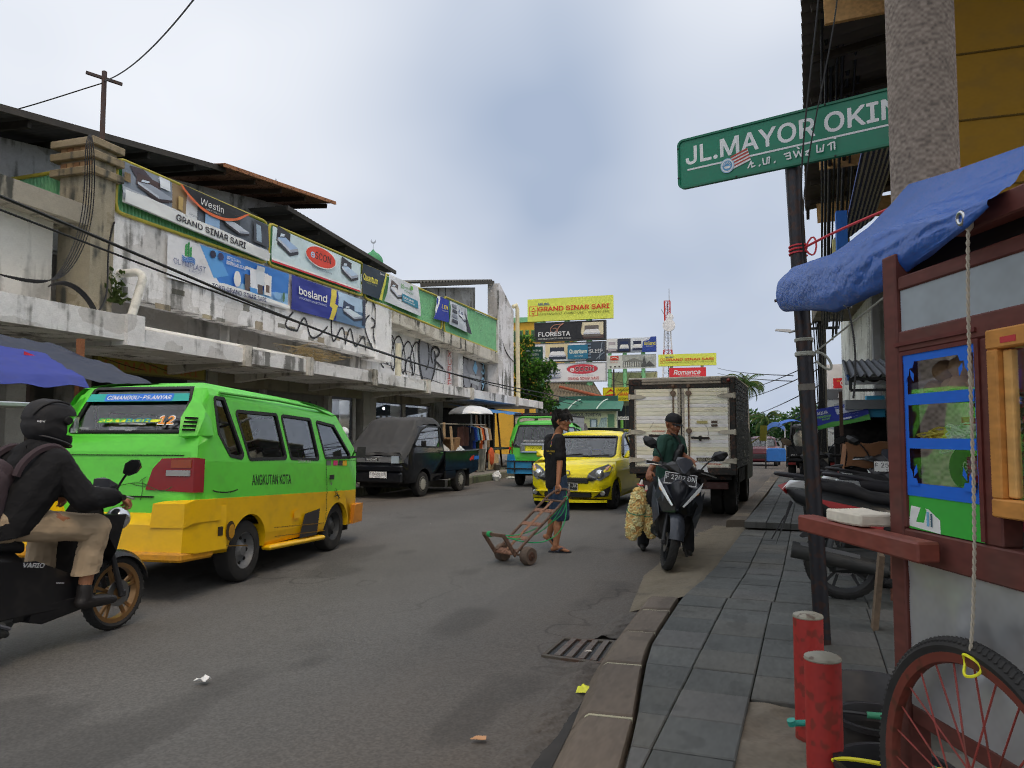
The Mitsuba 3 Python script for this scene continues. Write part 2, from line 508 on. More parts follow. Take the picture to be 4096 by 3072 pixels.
# kerb stones of the pavement
ko = lambda y: float(np.interp(y, [1.5, 3, 3.6, 4.45, 5.18, 5.86, 6.4], [-.70, -.785, -.815, -.888, -.895, -.883, -.875]))
ki = lambda y: float(np.interp(y, [1.5, 3, 3.64, 4.07, 4.42, 4.83, 5.5, 6.4], [-.50, -.535, -.573, -.616, -.649, -.677, -.66, -.63]))
kb = new('kerb', label='worn brown kerb stones along the slate pavement', kind='structure')
kys = [1.9, 2.7, 3.62, 4.45, 5.19, 5.86, 6.34]
for a, b in zip(kys, kys[1:]):
    a += .02
    put(new('mortar_joint', kb), loft([[(ko(y) - .03, y, -.1), (ko(y) + .01, y, .098), (ko(y) + .03, y, .112), (ki(y) - .01, y, .114), (ki(y) - .01, y, -.1)] for y in (a - .02, a)]), mt('a3a088', .9, .7), False, 'stone') if kb in scene else None
    dz = R.uniform(-.006, .006)
    ring = lambda y, e: [(ko(y) - .06, y, -.2), (ko(y) - .055, y, .03), (ko(y), y, .1 + dz - e), (ko(y) + .035, y, .12 + dz - e), (ki(y) - .014, y, .122 + dz - e), (ki(y) - .008, y, .11 + dz - e), (ki(y) - .008, y, -.2)]
    m = loft([ring(a, .02)] + [ring(y, 0) for y in np.linspace(a + .02, b - .02, 4)] + [ring(b, .02)])
    put(kb if kb not in scene else new('kerb_stone', kb), m, mt('5f564b', .8, .5), 30, 'stone')
for k, (a, b) in enumerate([(12.2 + .5 * k, 12.69 + .5 * k) for k in range(34)]):
    f = lambda y: float(np.interp(y, [12, 13.2, 16.7, 21.5, 26.5, 30], [-.52, -.41, -.21, .085, .33, .5]))
    g = lambda y: -.425 + .058 * (y - 3.7) - .30
    zt = swz((a + b) / 2) + .01
    ring = lambda y, e: [(f(y) - .05, y, -.6), (f(y), y, zt - .02 - e), (f(y) + .03, y, zt - e), (max(g(y) + .02, f(y) + .2), y, zt - e), (max(g(y) + .02, f(y) + .2), y, -.6)]
    add('kerb_stone', loft([ring(a, .01), ring(a + .02, 0), ring(b - .02, 0), ring(b, .01)]), mt(R.choice(['62584a', '5a5246', '6b6253']), .85, .6), kb, 30, 'stone')
# the concrete apron where the kerb is missing, gutter, drain
apr = lambda u, v: (np.interp(v, [0, .25, .7, 1], [-1.02, -1.12, -.98, -.72]) * (1 - u) + (-.425 + .058 * (6.2 + 6.2 * v - 3.7) - .27) * u, 6.25 + 6.2 * v + .2 * u * (1 - v),
                    (np.interp(6.25 + 6.2 * v, [6.3, 7.0, 8.3, 12.4], [.115, .095, .035, .022])) * (.08 + .92 * np.clip(u * 1.1, 0, 1)) + .004 - .022 * np.clip((u - .9) / .1, 0, 1) + .05 * (meshkit.fbm(np.stack([u * 3, v * 24, u * 0], -1), 4) - .5) * (.4 + u) * (1 - u) * 2)
add('concrete_apron', grid(apr, 24, 140), mt('6c6456', .9, .9), None, 40, 'plaster', label='sloping rough concrete apron filling the gap in the kerb', kind='structure')
gut = grid(lambda u, v: (np.interp(2 + 2.7 * v, [1.5, 3, 3.6, 4.7], [-.78, -.86, -.885, -.955]) - .11 * (1 - u), 2 + 2.72 * v, .006 + 0 * u), 6, 20)
add('gutter', gut, mt('2f2d2a', .5, .6), None, True, 'stone', label='dark wet gutter channel between asphalt and kerb', kind='structure')
lip = grid(lambda u, v: (np.interp(2 + 4 * v, [1.5, 3, 3.6, 4.6, 5.3, 6], [-1.0, -1.05, -1.03, -1.03, -1.03, -.98]) + .13 * (u - .5) * 1.6 + .05 * (meshkit.fbm(np.stack([v * 25, u, u], -1), 3) - .5), 2 + 4.1 * v,
                         .004 + .045 * np.sin(pi * u) * meshkit.fbm(np.stack([u * 6, v * 60, u * 0 + 3], -1), 4)), 14, 160)
lm = trimesh.Trimesh(lip.vertices, lip.faces[[not (4.75 < y < 5.34) for y in lip.triangles_center[:, 1]]], process=False)
add('asphalt_edge', lm, mt('4a443c', .9, .5), None, 50, 'asphalt', label='crumbling raised asphalt edge beside the gutter', kind='structure')
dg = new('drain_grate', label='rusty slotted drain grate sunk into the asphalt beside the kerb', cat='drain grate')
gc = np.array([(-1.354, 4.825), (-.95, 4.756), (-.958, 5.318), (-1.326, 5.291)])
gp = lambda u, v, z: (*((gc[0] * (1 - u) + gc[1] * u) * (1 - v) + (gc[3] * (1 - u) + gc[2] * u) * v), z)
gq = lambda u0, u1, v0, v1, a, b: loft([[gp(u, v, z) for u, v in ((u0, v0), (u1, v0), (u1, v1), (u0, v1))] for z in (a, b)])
add('sump', gq(.02, .98, .02, .98, .001, .004), mt('141512', .5, .5), dg, False)  # flat black plate on the road, its colour painting the darkness of a pit
add('rim', [gq(0, 1, 0, .07, .0, .016), gq(0, 1, .93, 1, 0, .016), gq(0, .06, .07, .93, 0, .016), gq(.95, 1, .07, .93, 0, .016)], mt('4d463f', .7, .7, 2), dg, False)
for k in range(4):
    add('grate_bar', gq(.19 + .2 * k, .29 + .2 * k, .072, .928, .005, .02), mt('5b544e', .65, .5, 2), dg, False)
for nm, lb, x, y, w, h, col in [('cardboard_scrap', 'small flat scrap of brown cardboard lying on the asphalt', -1.258, 3.425, .075, .045, 'b98a64'), ('yellow_wrapper', 'crumpled yellow plastic wrapper in the gutter', -.93, 4.2, .09, .07, 'e6e34a'),
                               ('white_paper', 'crumpled white paper scrap on the asphalt in the left foreground', -3.04, 3.72, .08, .06, 'd8d8d6'), ('cigarette_butt', 'cigarette butt lying across the drain grate', -1.08, 4.98, .05, .012, 'd9cfc0')]:
    sd = R.random() * 9
    add(nm, grid(lambda u, v: (x + w * (u - .5) * (1 - .4 * v), y + h * (v - .5) + .01 * u, .022 + (.004 if 'card' in nm else .035) * meshkit.noise(np.stack([u * 3 + sd, v * 3, u * 0], -1)) * (1 if 'cig' not in nm else .1)), 9, 7, .003), mt(col, .7, .3), None, 40, label=lb, cat='litter')
# far left pavement and kerb
lp = new('left_pavement', label='concrete pavement in front of the shops across the street', kind='structure')
put(lp, loft([[(x, y, z - .6), (x, y, z + .19), (-20, y, z + .23), (-20, y, z - .6)] for x, y, z in ((-8.95, 1, 0), (-8.95, 19.3, 0), (-8.1, 19.31, 0), (-8.1, 26, -.012), (-9.2, 26.01, -.012), (-9.2, 40, -.18), (-9.2, 90, -.78))]), mt('6d6a63', .9, .8), False, 'plaster')
lk = new('left_kerb', label='mossy kerb blocks edging the pavement across the street', kind='structure')
put(lk, loft([[(-9.2, y, z - .5), (-9.0, y, z - .5), (-9.0, y, z + .17), (-9.05, y, z + .2), (-9.2, y, z + .2)] for y, z in ((34, -.108), (60, -.42), (90, -.78))]), mt('55584a', .9, .8), False, 'plaster')
for k in range(54):
    y = 7 + k * .5
    z = float(gz(y))
    x = -8.95 if y < 19.2 else -8.1 if y < 26 else -9.2
    add('kerb_block', bx(x, x + .2 + R.uniform(-.01, .01), y, y + .47, z - .3, z + .2 + R.uniform(-.008, .008), .025), mt(R.choice(['5a5f4a', '646252', '50563f', '6b6a5c']), .9, .9, 1), lk, 30, 'plaster')
# ---------------------------------------------------------------- the long shop building on the left
B = new('shop_building', label='long stained white two-storey shop building behind the green minibus', cat='building')
WH, GREY = mt('dcdddd', .85, .8, 1), mt('b9bab8', .85, .8, 1)
OLD, DK = mt('9a9488', .9, 1, 1), mt('33322f', .9, .6)


def strip(x0, x1, pts):
    return loft([[(x0, y, a), (x1, y, a), (x1, y, b), (x0, y, b)] for y, a, b in pts])


zs = lambda y: 2.91 - .0095 * (y - 10.4)
slabs = [strip(-16, -10.0, [(2, 3.02, 3.43), (10.1, 2.98, 3.4)]), bx(-11.4, -9.93, 10.1, 10.47, 2.9, 3.42)]
put(B, [strip(-22, -15.5, [(2, 0, 6.8), (36, 0, 6.2)])], mt('8c8b86', .9, .7, 1), False, 'plaster')
add('canopy_slab', slabs, WH, B, False, 'plaster')
add('canopy_slab', [strip(-16, -10.0, [(10.47, zs(10.4), zs(10.4) + .30), (36.1, zs(36.1), zs(36.1) + .33)])], WH, B, False, 'plaster')
for y in (13.3, 15.6, 18.8, 22.4, 26.3, 31.8):
    add('canopy_bracket', [bx(-10.7, -9.94, y - .11, y + .11, zs(y) - .07, zs(y) + .36), hull([(-12, y - .1, zs(y) - .2), (-12, y + .1, zs(y) - .2), (-10.6, y - .1, zs(y) - .05), (-10.6, y + .1, zs(y) - .05), (-12, y - .1, zs(y)), (-12, y + .1, zs(y)), (-10.2, y - .1, zs(y) + .01), (-10.2, y + .1, zs(y) + .01)])], mt('c9c6bc', .9, 1, 1), B, False, 'plaster')
add('gutter_pipe', tube([(-10.16, 10.5, zs(10.5) + .34), (-10.16, 16.0, zs(16) + .34)], .05), mt('dcdad2', .5, .3), B)
# left end wall, beam and pillar
add('upper_wall', [strip(-11.9, -11.4, [(2, 3.4, 5.1), (9.9, 3.4, 5.05)])], mt('cfcdc6', .9, .45, 1), B, False, 'plaster')
add('beam', [strip(-11.9, -10.95, [(2, 5.2, 5.52), (10.25, 5.02, 5.36)])], OLD, B, False, 'plaster')
add('pilaster', bx(-11.4, -11.25, 7.9, 8.35, 3.4, 5.1), mt('c4c2bd', .9, .5, 1), B, False, 'plaster')
pil = add('pillar', bx(-11.63, -10.9, 10.2, 10.7, 3.3, 6.5), mt('98907e', .9, 1, 1), B, False, 'plaster')
for z0, z1 in ((5.92, 6.05), (6.2, 6.33), (6.43, 6.56)):
    add('cap_course', bx(-11.78, -10.8, 10.1, 10.8, z0, z1, .012), mt('8f816a', .9, 1, 1), pil, 30, 'plaster')
for k in range(10):
    zz = 6.075 if k < 5 else 6.345
    add('brick', bx(-11.62 + .146 * (k % 5), -11.49 + .146 * (k % 5), 10.18, 10.2, zz, zz + .09, .006), mt(R.choice(['9a6f4c', 'a5835e', '8e7a5e', 'b08a60']), .9, .8), pil, 30, 'plaster')
# long parapet with recess below
add('parapet', [strip(-11.45, -11.0, [(10.7, 3.95, 5.45), (20.75, 3.75, 5.45)]), strip(-11.45, -10.97, [(20.7, 3.68, 5.45), (21.75, 3.68, 5.45)])], WH, B, False, 'plaster')
add('recess_wall', [strip(-12.6, -12.1, [(10.47, 3.0, 4.2), (21.4, 2.95, 4.2)]), bx(-12.6, -11.0, 10.5, 20.8, 4.18, 4.2)], mt('b3b2ae', .9, .6, 1), B, False, 'plaster')
for y in (14.4, 20.2, 20.9):
    add('recess_pier', bx(-12.1, -11.55, y, y + .33, 3.0, 4.18), mt('b9b8b4', .9, .5, 1), B, False, 'plaster')
for k in range(22):
    y, l = 10.95 + .44 * k, R.uniform(.2, .42)
    zz = R.choice([3.84, 4.0, 4.2])
    if k % 3 != 1:
        add('plaster_patch', bx(-10.999, -10.995, y, y + l, zz, zz + R.uniform(.08, .2)), mt(R.choice(['8d8a80', 'a79d86', '84837d', '9f9786']), .95, .9, 1), B, False, 'plaster')
add('graffiti_wall', [strip(-12, -11.6, [(20.8, 3.1, 5.2), (28.6, 3.0, 5.2)])], mt('d6d6d6', .85, .35, 1), B, False, 'plaster')
add('dark_wall', [strip(-12, -11.62, [(28.6, 3.0, 5.1), (33.6, 2.95, 5.1)])], mt('38393d', .8, .35, 1), B, False, 'plaster')
add('beam', [strip(-11.9, -10.9, [(21.75, 4.95, 5.28), (32.6, 4.52, 5.0)])], mt('bdb9ae', .9, 1, 1), B, False, 'plaster')
for y0, y1 in ((28.35, 28.85), (32.2, 32.95)):
    add('pilaster', bx(-11.62, -11.35, y0, y1, 2.95, 4.95), mt('cfcfcc', .85, .5, 1), B, False, 'plaster')
add('end_wall', extr([(31.97, 2.9), (31.97, 8.12), (32.15, 8.15), (34.2, 7.2), (34.2, 2.9)], .5, 'x', -11.4), mt('d0d1d2', .85, .9, 1), B, False, 'plaster')
add('end_wall', extr([(22.2, 5.2), (22.2, 6.3), (24.4, 6.6), (31.97, 8.0), (31.97, 5.2)], .3, 'x', -12.3), mt('b5b6b6', .85, .95, 1), B, False, 'plaster')
add('upper_wall', [extr([(3, 5), (3, 6.2), (10.1, 6.8), (15.8, 7.6), (18.8, 8.05), (18.8, 5.0)], .3, 'x', -13.3)], mt('a9abad', .9, .85, 1), B, False, 'plaster')
# roofs


def corr(p00, p01, p10, p11, pitch=.18, amp=.02, th=.02):
    """Corrugated sheet: u from p00 to p10 crosses the waves."""
    a, b, c, d = map(np.array, (p00, p01, p10, p11))
    nrm = np.cross(c - a, b - a)
    nrm = nrm / np.linalg.norm(nrm)
    L = np.linalg.norm(c - a)
    n = int(L / pitch * 6) + 1
    return grid(lambda u, v: np.moveaxis(a + (c - a) * u[..., None] * (1 - v[..., None]) + (b - a) * v[..., None] + (d - b) * u[..., None] * v[..., None] + nrm * (amp * np.sin(u * L / pitch * 2 * pi))[..., None], -1, 0), n, 4, th)


rf = adds('roof', [corr((-11.75, 2, 5.75), (-17, 2, 6.0), (-11.75, 14.7, 7.63), (-17, 14.7, 7.9)), corr((-11.75, 17.2, 7.46), (-17, 17.2, 7.6), (-11.75, 23.6, 7.0), (-17, 23.6, 7.1))], mt('4b4c4e', .8, .7), B, 40)
for p, q in (((-11.77, 2, 5.72), (-11.77, 14.7, 7.6)), ((-11.77, 17.2, 7.4), (-11.77, 20.1, 7.2)), ((-11.77, 20.1, 7.2), (-11.77, 23.6, 6.96))):
    add('fascia', bar(p, q, .05, .12), mt('3d3c3a', .8, .7), rf, False)
for y in np.arange(3, 14.6, 1.35):
    z = 5.6 + (y - 2) * .148
    add('rafter', bar((-11.85, y, z), (-16, y, z + .2), .07, .13), mt('2c2927', .9, .5), rf, False)
rb = adds('roof', [corr((-11.6, 14.4, 7.62), (-15, 14.4, 7.9), (-11.6, 19.2, 8.12), (-15, 19.2, 8.35))], mt('7a5a48', .85, .9, 2), B, 40)
for y in np.arange(14.7, 19.2, 1.1):
    add('rafter', bar((-11.75, y, 7.5 + (y - 14.4) * .104), (-15, y, 7.75 + (y - 14.4) * .104), .06, .12), mt('3a2d26', .9, .5), rb, False)
add('fascia', bar((-11.55, 14.4, 7.58), (-11.55, 19.25, 8.1), .05, .09), mt('9a6a4a', .85, .8, 2), rb, False)
for y in (17.6, 18.9, 20.4, 22):
    add('rafter', bar((-11.85, y, 7.3 - (y - 17.2) * .07), (-16, y, 7.42 - (y - 17.2) * .07), .07, .13), mt('2c2927', .9, .5), rf, False)
rc = adds('roof', [corr((-11.2, 24.2, 6.72), (-15, 24.2, 6.9), (-11.2, 32.1, 8.3), (-15, 32.1, 8.5), .3, .045)], mt('5a5956', .85, .8), B, 40)
add('fascia', bar((-11.15, 24.3, 6.62), (-11.15, 32.1, 8.2), .04, .14), mt('45423e', .85, .7), rc, False)
# ground floor
for y0, y1, n in ((14.5, 14.84, 'column'), (16.68, 16.82, 'post'), (19.76, 19.98, 'post'), (21.24, 21.4, 'post'), (21.76, 22.6, 'column'), (24.73, 24.95, 'post'), (27.06, 27.2, 'post'), (27.32, 28.2, 'column'), (9.6, 10.0, 'column'), (11.0, 11.3, 'column')):
    add(n, bx(-12.5, -12.0 if n == 'post' else -11.93, y0, y1, .1, 2.9), mt('97948c' if n == 'column' else 'a3a19b', .85, .7, 1), B, False, 'plaster')
for y0, y1, z0, z1 in ((14.84, 18.6, 2.56, 2.9), (18.61, 20.6, 2.55, 2.88), (20.61, 21.76, 2.55, 2.86), (22.6, 27.32, 2.5, 2.8), (4, 9.5, 2.5, 2.98), (28.3, 34, 2.5, 2.75)):
    add('header_board', bx(-12.2, -11.98, y0, y1, z0, z1), mt('7f796a', .85, .7, 1), B, False)
for y0, y1 in ((14.84, 16.68), (16.82, 19.76), (4, 9.6)):
    add('roller_shutter', grid(lambda u, v: (-12.15 + .012 * np.abs(np.sin(v * 36 * pi)), y0 + (y1 - y0) * u, .2 + 2.4 * v), 3, 220), mt('6d6b66', .6, .7), B, 30)
for y0, y1 in ((19.98, 21.24), (22.6, 24.73), (24.95, 27.06)):
    w = add('shop_window', [bx(-12.1, -12.04, y0, y1, .2, .3), bx(-12.1, -12.04, y0, y1, 2.47, 2.55), bx(-12.1, -12.04, y0, y0 + .05, .3, 2.47), bx(-12.1, -12.04, y1 - .05, y1, .3, 2.47)], mt('55565a', .4, .3, 0, .6), B, False)
    add('window_pane', bx(-12.075, -12.072, y0 + .05, y1 - .05, .3, 2.47), mt('ffffff'), w, False, 'pane')
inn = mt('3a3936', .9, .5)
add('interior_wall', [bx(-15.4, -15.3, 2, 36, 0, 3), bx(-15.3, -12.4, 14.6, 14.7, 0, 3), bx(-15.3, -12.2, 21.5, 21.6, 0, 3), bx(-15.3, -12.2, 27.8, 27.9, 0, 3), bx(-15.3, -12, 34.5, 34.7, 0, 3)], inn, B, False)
for k, (y, z, x) in enumerate([(20.6, 2.38, -12.9), (21.0, 2.52, -12.9), (22.9, 2.42, -13), (23.5, 2.55, -13), (25.2, 2.36, -13), (26.0, 2.5, -13.), (12.4, 2.72, -13.0)]):
    key = add('lamp_bulb', trimesh.creation.icosphere(2, .035).apply_translation((x, y, z)), mt('ffffff'), None, True, label='lit white ceiling bulb inside the shop ' + ['behind the narrow glass door, lower one', 'behind the narrow glass door, upper one', 'behind the first wide window, lower one', 'behind the first wide window, upper one', 'behind the second wide window, lower one', 'behind the second wide window, upper one', 'under the yellow shop board'][k], cat='lamp', group='lit bulbs inside the shops')
    scene[key]['emitter'] = dict(type='area', radiance={'type': 'rgb', 'value': [38, 40, 42]})
    add('lamp_cord', cyl((x, y, z + .03), (x, y, 2.92), .006, sides=5), mt('222222'), key)
# drain pipes
add('drain_pipe', [tube([(-11.0, 10.95, 4.33), (-10.6, 10.95, 4.33), (-10.52, 10.97, 4.28), (-10.5, 10.98, 4.2), (-10.5, 10.72, 3.4)], .075, 12)], mt('d8d6cc', .5, .7), B)
add('drain_pipe', [cyl((-10.85, 22.0, zs(22) + .3), (-10.85, 22.0, 4.3), .1), ], mt('cdc9b2', .5, .6), B)
add('drain_pipe', tube([(-10.9, 34.1, 7.4), (-10.8, 34.25, 7.5), (-10.75, 34.3, 7.3), (-10.75, 34.45, 3.0)], .1, 10), mt('d6cda8', .5, .6), B)
# corrugated fence on the parapet
YT, GR = mt('b5a83e', .5, .5), mt('79b98a', .5, .35)
for k, (y0, y1, za, zb, z1) in enumerate([(10.78, 15.22, 5.43, 5.43, 6.42), (15.32, 19.85, 5.43, 5.45, 6.42), (19.98, 25.75, 5.42, 5.25, 6.4), (26.0, 32.1, 5.2, 5.06, 6.5)]):
    f = new('corrugated_fence', label='green corrugated fence panel in a yellow tube frame, ' + ['beside the square pillar', 'behind the Escon banner', 'behind the torn banners', 'bare, at the far end'][k], cat='fence', group='green fence panels on the parapet')
    n = int((y1 - y0) / .085)
    add('corrugated_sheet', grid(lambda u, v: (-11.02 + .022 * np.clip(1.6 * np.sin(u * n * 2 * pi), -1, 1), y0 + (y1 - y0) * u, (za + (zb - za) * u) + .03 + (z1 - .06 - za - (zb - za) * u) * v), n * 8 + 1, 2, .004), GR, f, False)
    add('frame_tube', tube([(-10.97, y0, za + .15), (-10.97, y0, z1 - .12), (-10.97, y0 + .04, z1 - .03), (-10.97, y0 + .14, z1), (-10.97, y1 - .14, z1), (-10.97, y1 - .04, z1 - .03), (-10.97, y1, z1 - .12), (-10.97, y1, zb + .12), (-10.97, y1 - .04, zb + .03), (-10.97, y1 - .14, zb), (-10.97, y0 + .14, za), (-10.97, y0 + .04, za + .03)], .035, 8, close=True), YT, f)
f = new('corrugated_fence', label='green corrugated fence piece behind the square pillar, at the left edge', cat='fence')
add('corrugated_sheet', grid(lambda u, v: (-15.5 + 3.9 * u, 10.35 + .022 * np.clip(1.6 * np.sin(u * 46 * 2 * pi), -1, 1), 5.2 + .82 * v + .05 * u), 46 * 8 + 1, 2, .004), GR, f, False)
add('frame_tube', cyl((-15.5, 10.32, 6.03), (-11.6, 10.32, 6.1), .035), YT, f)
# pole with cross arm on the pillar
p = new('antenna_pole', label='thin rusty steel pole with a cross arm on top of the square pillar', cat='pole')
add('mast', bx(-11.1, -11.04, 10.5, 10.56, 6.55, 7.93), mt('4a3d3b', .7, .7, 2), p, False)
add('cross_arm', bar((-11.3, 10.35, 7.86), (-10.85, 10.72, 7.74), .05, .05), mt('3f3838', .7, .7, 2), p, False)
# dome with crescents behind the roof
d = new('dome', label='small green mosque dome with a crescent finial behind the dark roof', cat='dome')
with at(-19.5, 36.4, 10.62, 0, .36):
    add('shell', lathe([(1.5, -2.5), (1.5, -.1), (1.48, .25), (1.3, .75), (.9, 1.2), (.35, 1.55), (.06, 1.95), (0, 2.0)], 32), mt('3f8a5c', .5, .4), d, True)
    cres = sg.Point(0, 0).buffer(.42).difference(sg.Point(.02, .2).buffer(.35))
    add('finial', [cyl((0, 0, 1.9), (0, 0, 2.8), .04), mov(extr(cres, .06, 'y'), (0, 0, 3.2))], mt('a9adb0', .4, .2, 0, .8), d)
add('crescent_finial', [cyl((-15, 21.1, 8.0), (-15, 21.1, 9.62), .02), mov(extr(shapely.affinity.scale(cres, .28, .28, origin=(0, 0)), .04, 'y'), (-15, 21.1, 9.72))], mt('a9adb0', .4, .2, 0, .8), label='bright metal crescent finial rising behind the rusty brown roof', cat='finial')
# ---------------------------------------------------------------- banners on the left building
def quadS(BL, BR, TR, TL, W, H, amp=0.0, seed=0, n=(1, 0, 0)):
    BL, BR, TR, TL, n = (np.array(a, float) for a in (BL, BR, TR, TL, n))

    def S(x, y):
        u, v = np.asarray(x) / W, np.asarray(y) / H
        p = np.multiply.outer((1 - u) * (1 - v), BL) + np.multiply.outer(u * (1 - v), BR) + np.multiply.outer(u * v, TR) + np.multiply.outer((1 - u) * v, TL)
        if amp:
            e = np.clip(np.minimum(v, 1 - v) * 5, .15, 1)
            w = (meshkit.fbm(np.stack([u * W * 1.1 + seed, v * H * .8 + u * 2, 0 * u + seed], -1), 3, seed) - .5) * 2 + .5 * np.sin((u * W * 2.3 + v * H * 3) + seed) * .3
            p = p + np.multiply.outer(amp * w * e, n)
        return p
    return S


def banner(name, label, q, W, H, base, draw, amp=.05, seed=1, sub=.12, n=(1, 0, 0), cat='banner', group=None):
    k = new(name, label=label, cat=cat, group=group)
    S = quadS(*q, W, H, amp, seed, n)
    add('cloth', grid(lambda u, v: np.moveaxis(S(u * W, v * H), -1, 0), max(3, int(W * 9)), max(3, int(H * 9))), mt(base, .6, .25), k, True)
    a = Art(S, .0025, sub)
    draw(a)
    put(new('print', k), a.out, None, False)
    return k


def bed(a, x, y, w, h, base='2b2b33', top='dfe3e8', head='3a3036'):
    a.poly([(x, y + .35 * h), (x + .05 * w, y + h), (x + .62 * w, y + h * .86), (x + .62 * w, y + .5 * h)], head)
    a.poly([(x + .04 * w, y + .5 * h), (x + .4 * w, y + .62 * h), (x + w, y + .38 * h), (x + .62 * w, y + .2 * h)], top)
    a.poly([(x + .04 * w, y + .5 * h), (x + .62 * w, y + .2 * h), (x + .62 * w, y + .06 * h), (x + .04 * w, y + .38 * h)], 'b9c0cb')
    a.poly([(x + .62 * w, y + .2 * h), (x + w, y + .38 * h), (x + w, y + .26 * h), (x + .62 * w, y + .06 * h)], '98a1b0')
    a.poly([(x + .04 * w, y + .38 * h), (x + .62 * w, y + .06 * h), (x + .62 * w, y - .08 * h), (x + .04 * w, y + .22 * h)], base)
    a.poly([(x + .62 * w, y + .06 * h), (x + w, y + .26 * h), (x + w, y + .13 * h), (x + .62 * w, y - .08 * h)], base)
    a.poly([(x + .12 * w, y + .56 * h), (x + .3 * w, y + .62 * h), (x + .36 * w, y + .74 * h), (x + .16 * w, y + .7 * h)], 'c5d4e6')


QX = lambda x, *yz: [(x, *p) for p in yz]


def d_westin(a):
    a.rect(0, .25, 1.3, 1.05, '7d8794')
    a.rect(1.3, .3, 1.75, 1.05, '8e7a5a')
    a.rect(2.1, .25, 4.6, 1.05, '59616c')
    a.poly([(0, .1), (1.6, .1), (1.2, .38), (0, .42)], 'a9b0ba')
    a.rect(0, .25, 4.6, .3, 'c6cbd2')
    a.poly([(.15, 1.0), (.5, 1.05), (.9, .75), (1.2, .45), (.75, .3), (.45, .62)], '4a4248')
    bed(a, .32, .42, .95, .5, '3b3236', '9aa3b2', '4a3c3c')
    a.rect(.9, .75, 1.2, 1.04, 'd3dbe4')
    a.rect(.02, .55, .17, .78, '7c6845')
    a.rect(1.45, .4, 1.6, .75, 'b79c5e')
    a.rect(2.3, .3, 2.75, .68, '87a9cc')
    bed(a, 2.9, .42, .9, .42, '24262c', 'b9c2cf', '2d3238')
    a.rect(3.95, .36, 4.55, 1.0, '3c4148')
    a.rect(4.05, .42, 4.25, .9, '8fa4b4')
    a.poly([(0, 0), (4.6, 0), (4.6, .22), (3.5, .3), (1.9, .32), (.6, .36), (0, .3)], 'dfe2e6')
    arc = lambda r, dy: [(1.45 + 2.35 * t, 1.07 - dy - r * math.sin(pi * min(1, t * 1.02)) ** .8) for t in np.linspace(0, 1, 24)]
    a.poly(arc(.5, 0), 'd86a3a')
    a.poly([(x * .94 + .16, y) for x, y in arc(.43, -.01)], '1c1c1f')
    a.text('Westin', 2.1, .78, .17, 'e9e9e6', .75)
    a.text('MATTRESS', 2.28, .68, .045, 'b6b6b4', .45)
    a.text('Regency', 1.75, .36, .06, '7b8894', .35, shear=.2)
    a.text('GRAND SINAR SARI', 1.35, .07, .16, '25262c', 2.3, True)
    a.text('Sheraton', 4.15, .22, .06, 'dfe3e8', .35, shear=.2)


banner('furniture_banner', 'long white banner with beds and a black arc reading Westin, nearest on the fence', QX(-10.9, (10.85, 5.62), (15.16, 5.46), (15.16, 6.33), (10.85, 6.38)), 4.6, 1.05, 'd9dce0', d_westin, .05, 3)


def d_escon(a):
    a.rect(0, 0, 4.5, .05, 'c8313a')
    a.rect(0, .05, 4.5, .1, 'e3e8ee')
    bed(a, .15, .35, 1.0, .62, '2a2c36', '9db9dd', '2c2d33')
    bed(a, 3.3, .28, 1.0, .6, '2c2c32', 'b4c9e0', '3d3d43')
    a.ell(2.2, .58, .75, .3, 'e8e8ea')
    a.ell(2.2, .58, .72, .27, 'd8432f')
    a.text('e', 1.68, .5, .19, 'a9c8ea', .2, True)
    a.text('SCON', 1.9, .5, .19, '2b2b30', .78, False)
    a.text('Exclusive and Convenience', 1.75, .2, .06, '3b4252', 1.0)


banner('furniture_banner', 'light blue banner with two beds and a red oval reading Escon', QX(-10.9, (15.36, 5.5), (19.6, 5.52), (19.6, 6.34), (15.36, 6.36)), 4.5, .9, 'c9dcee', d_escon, .035, 5)


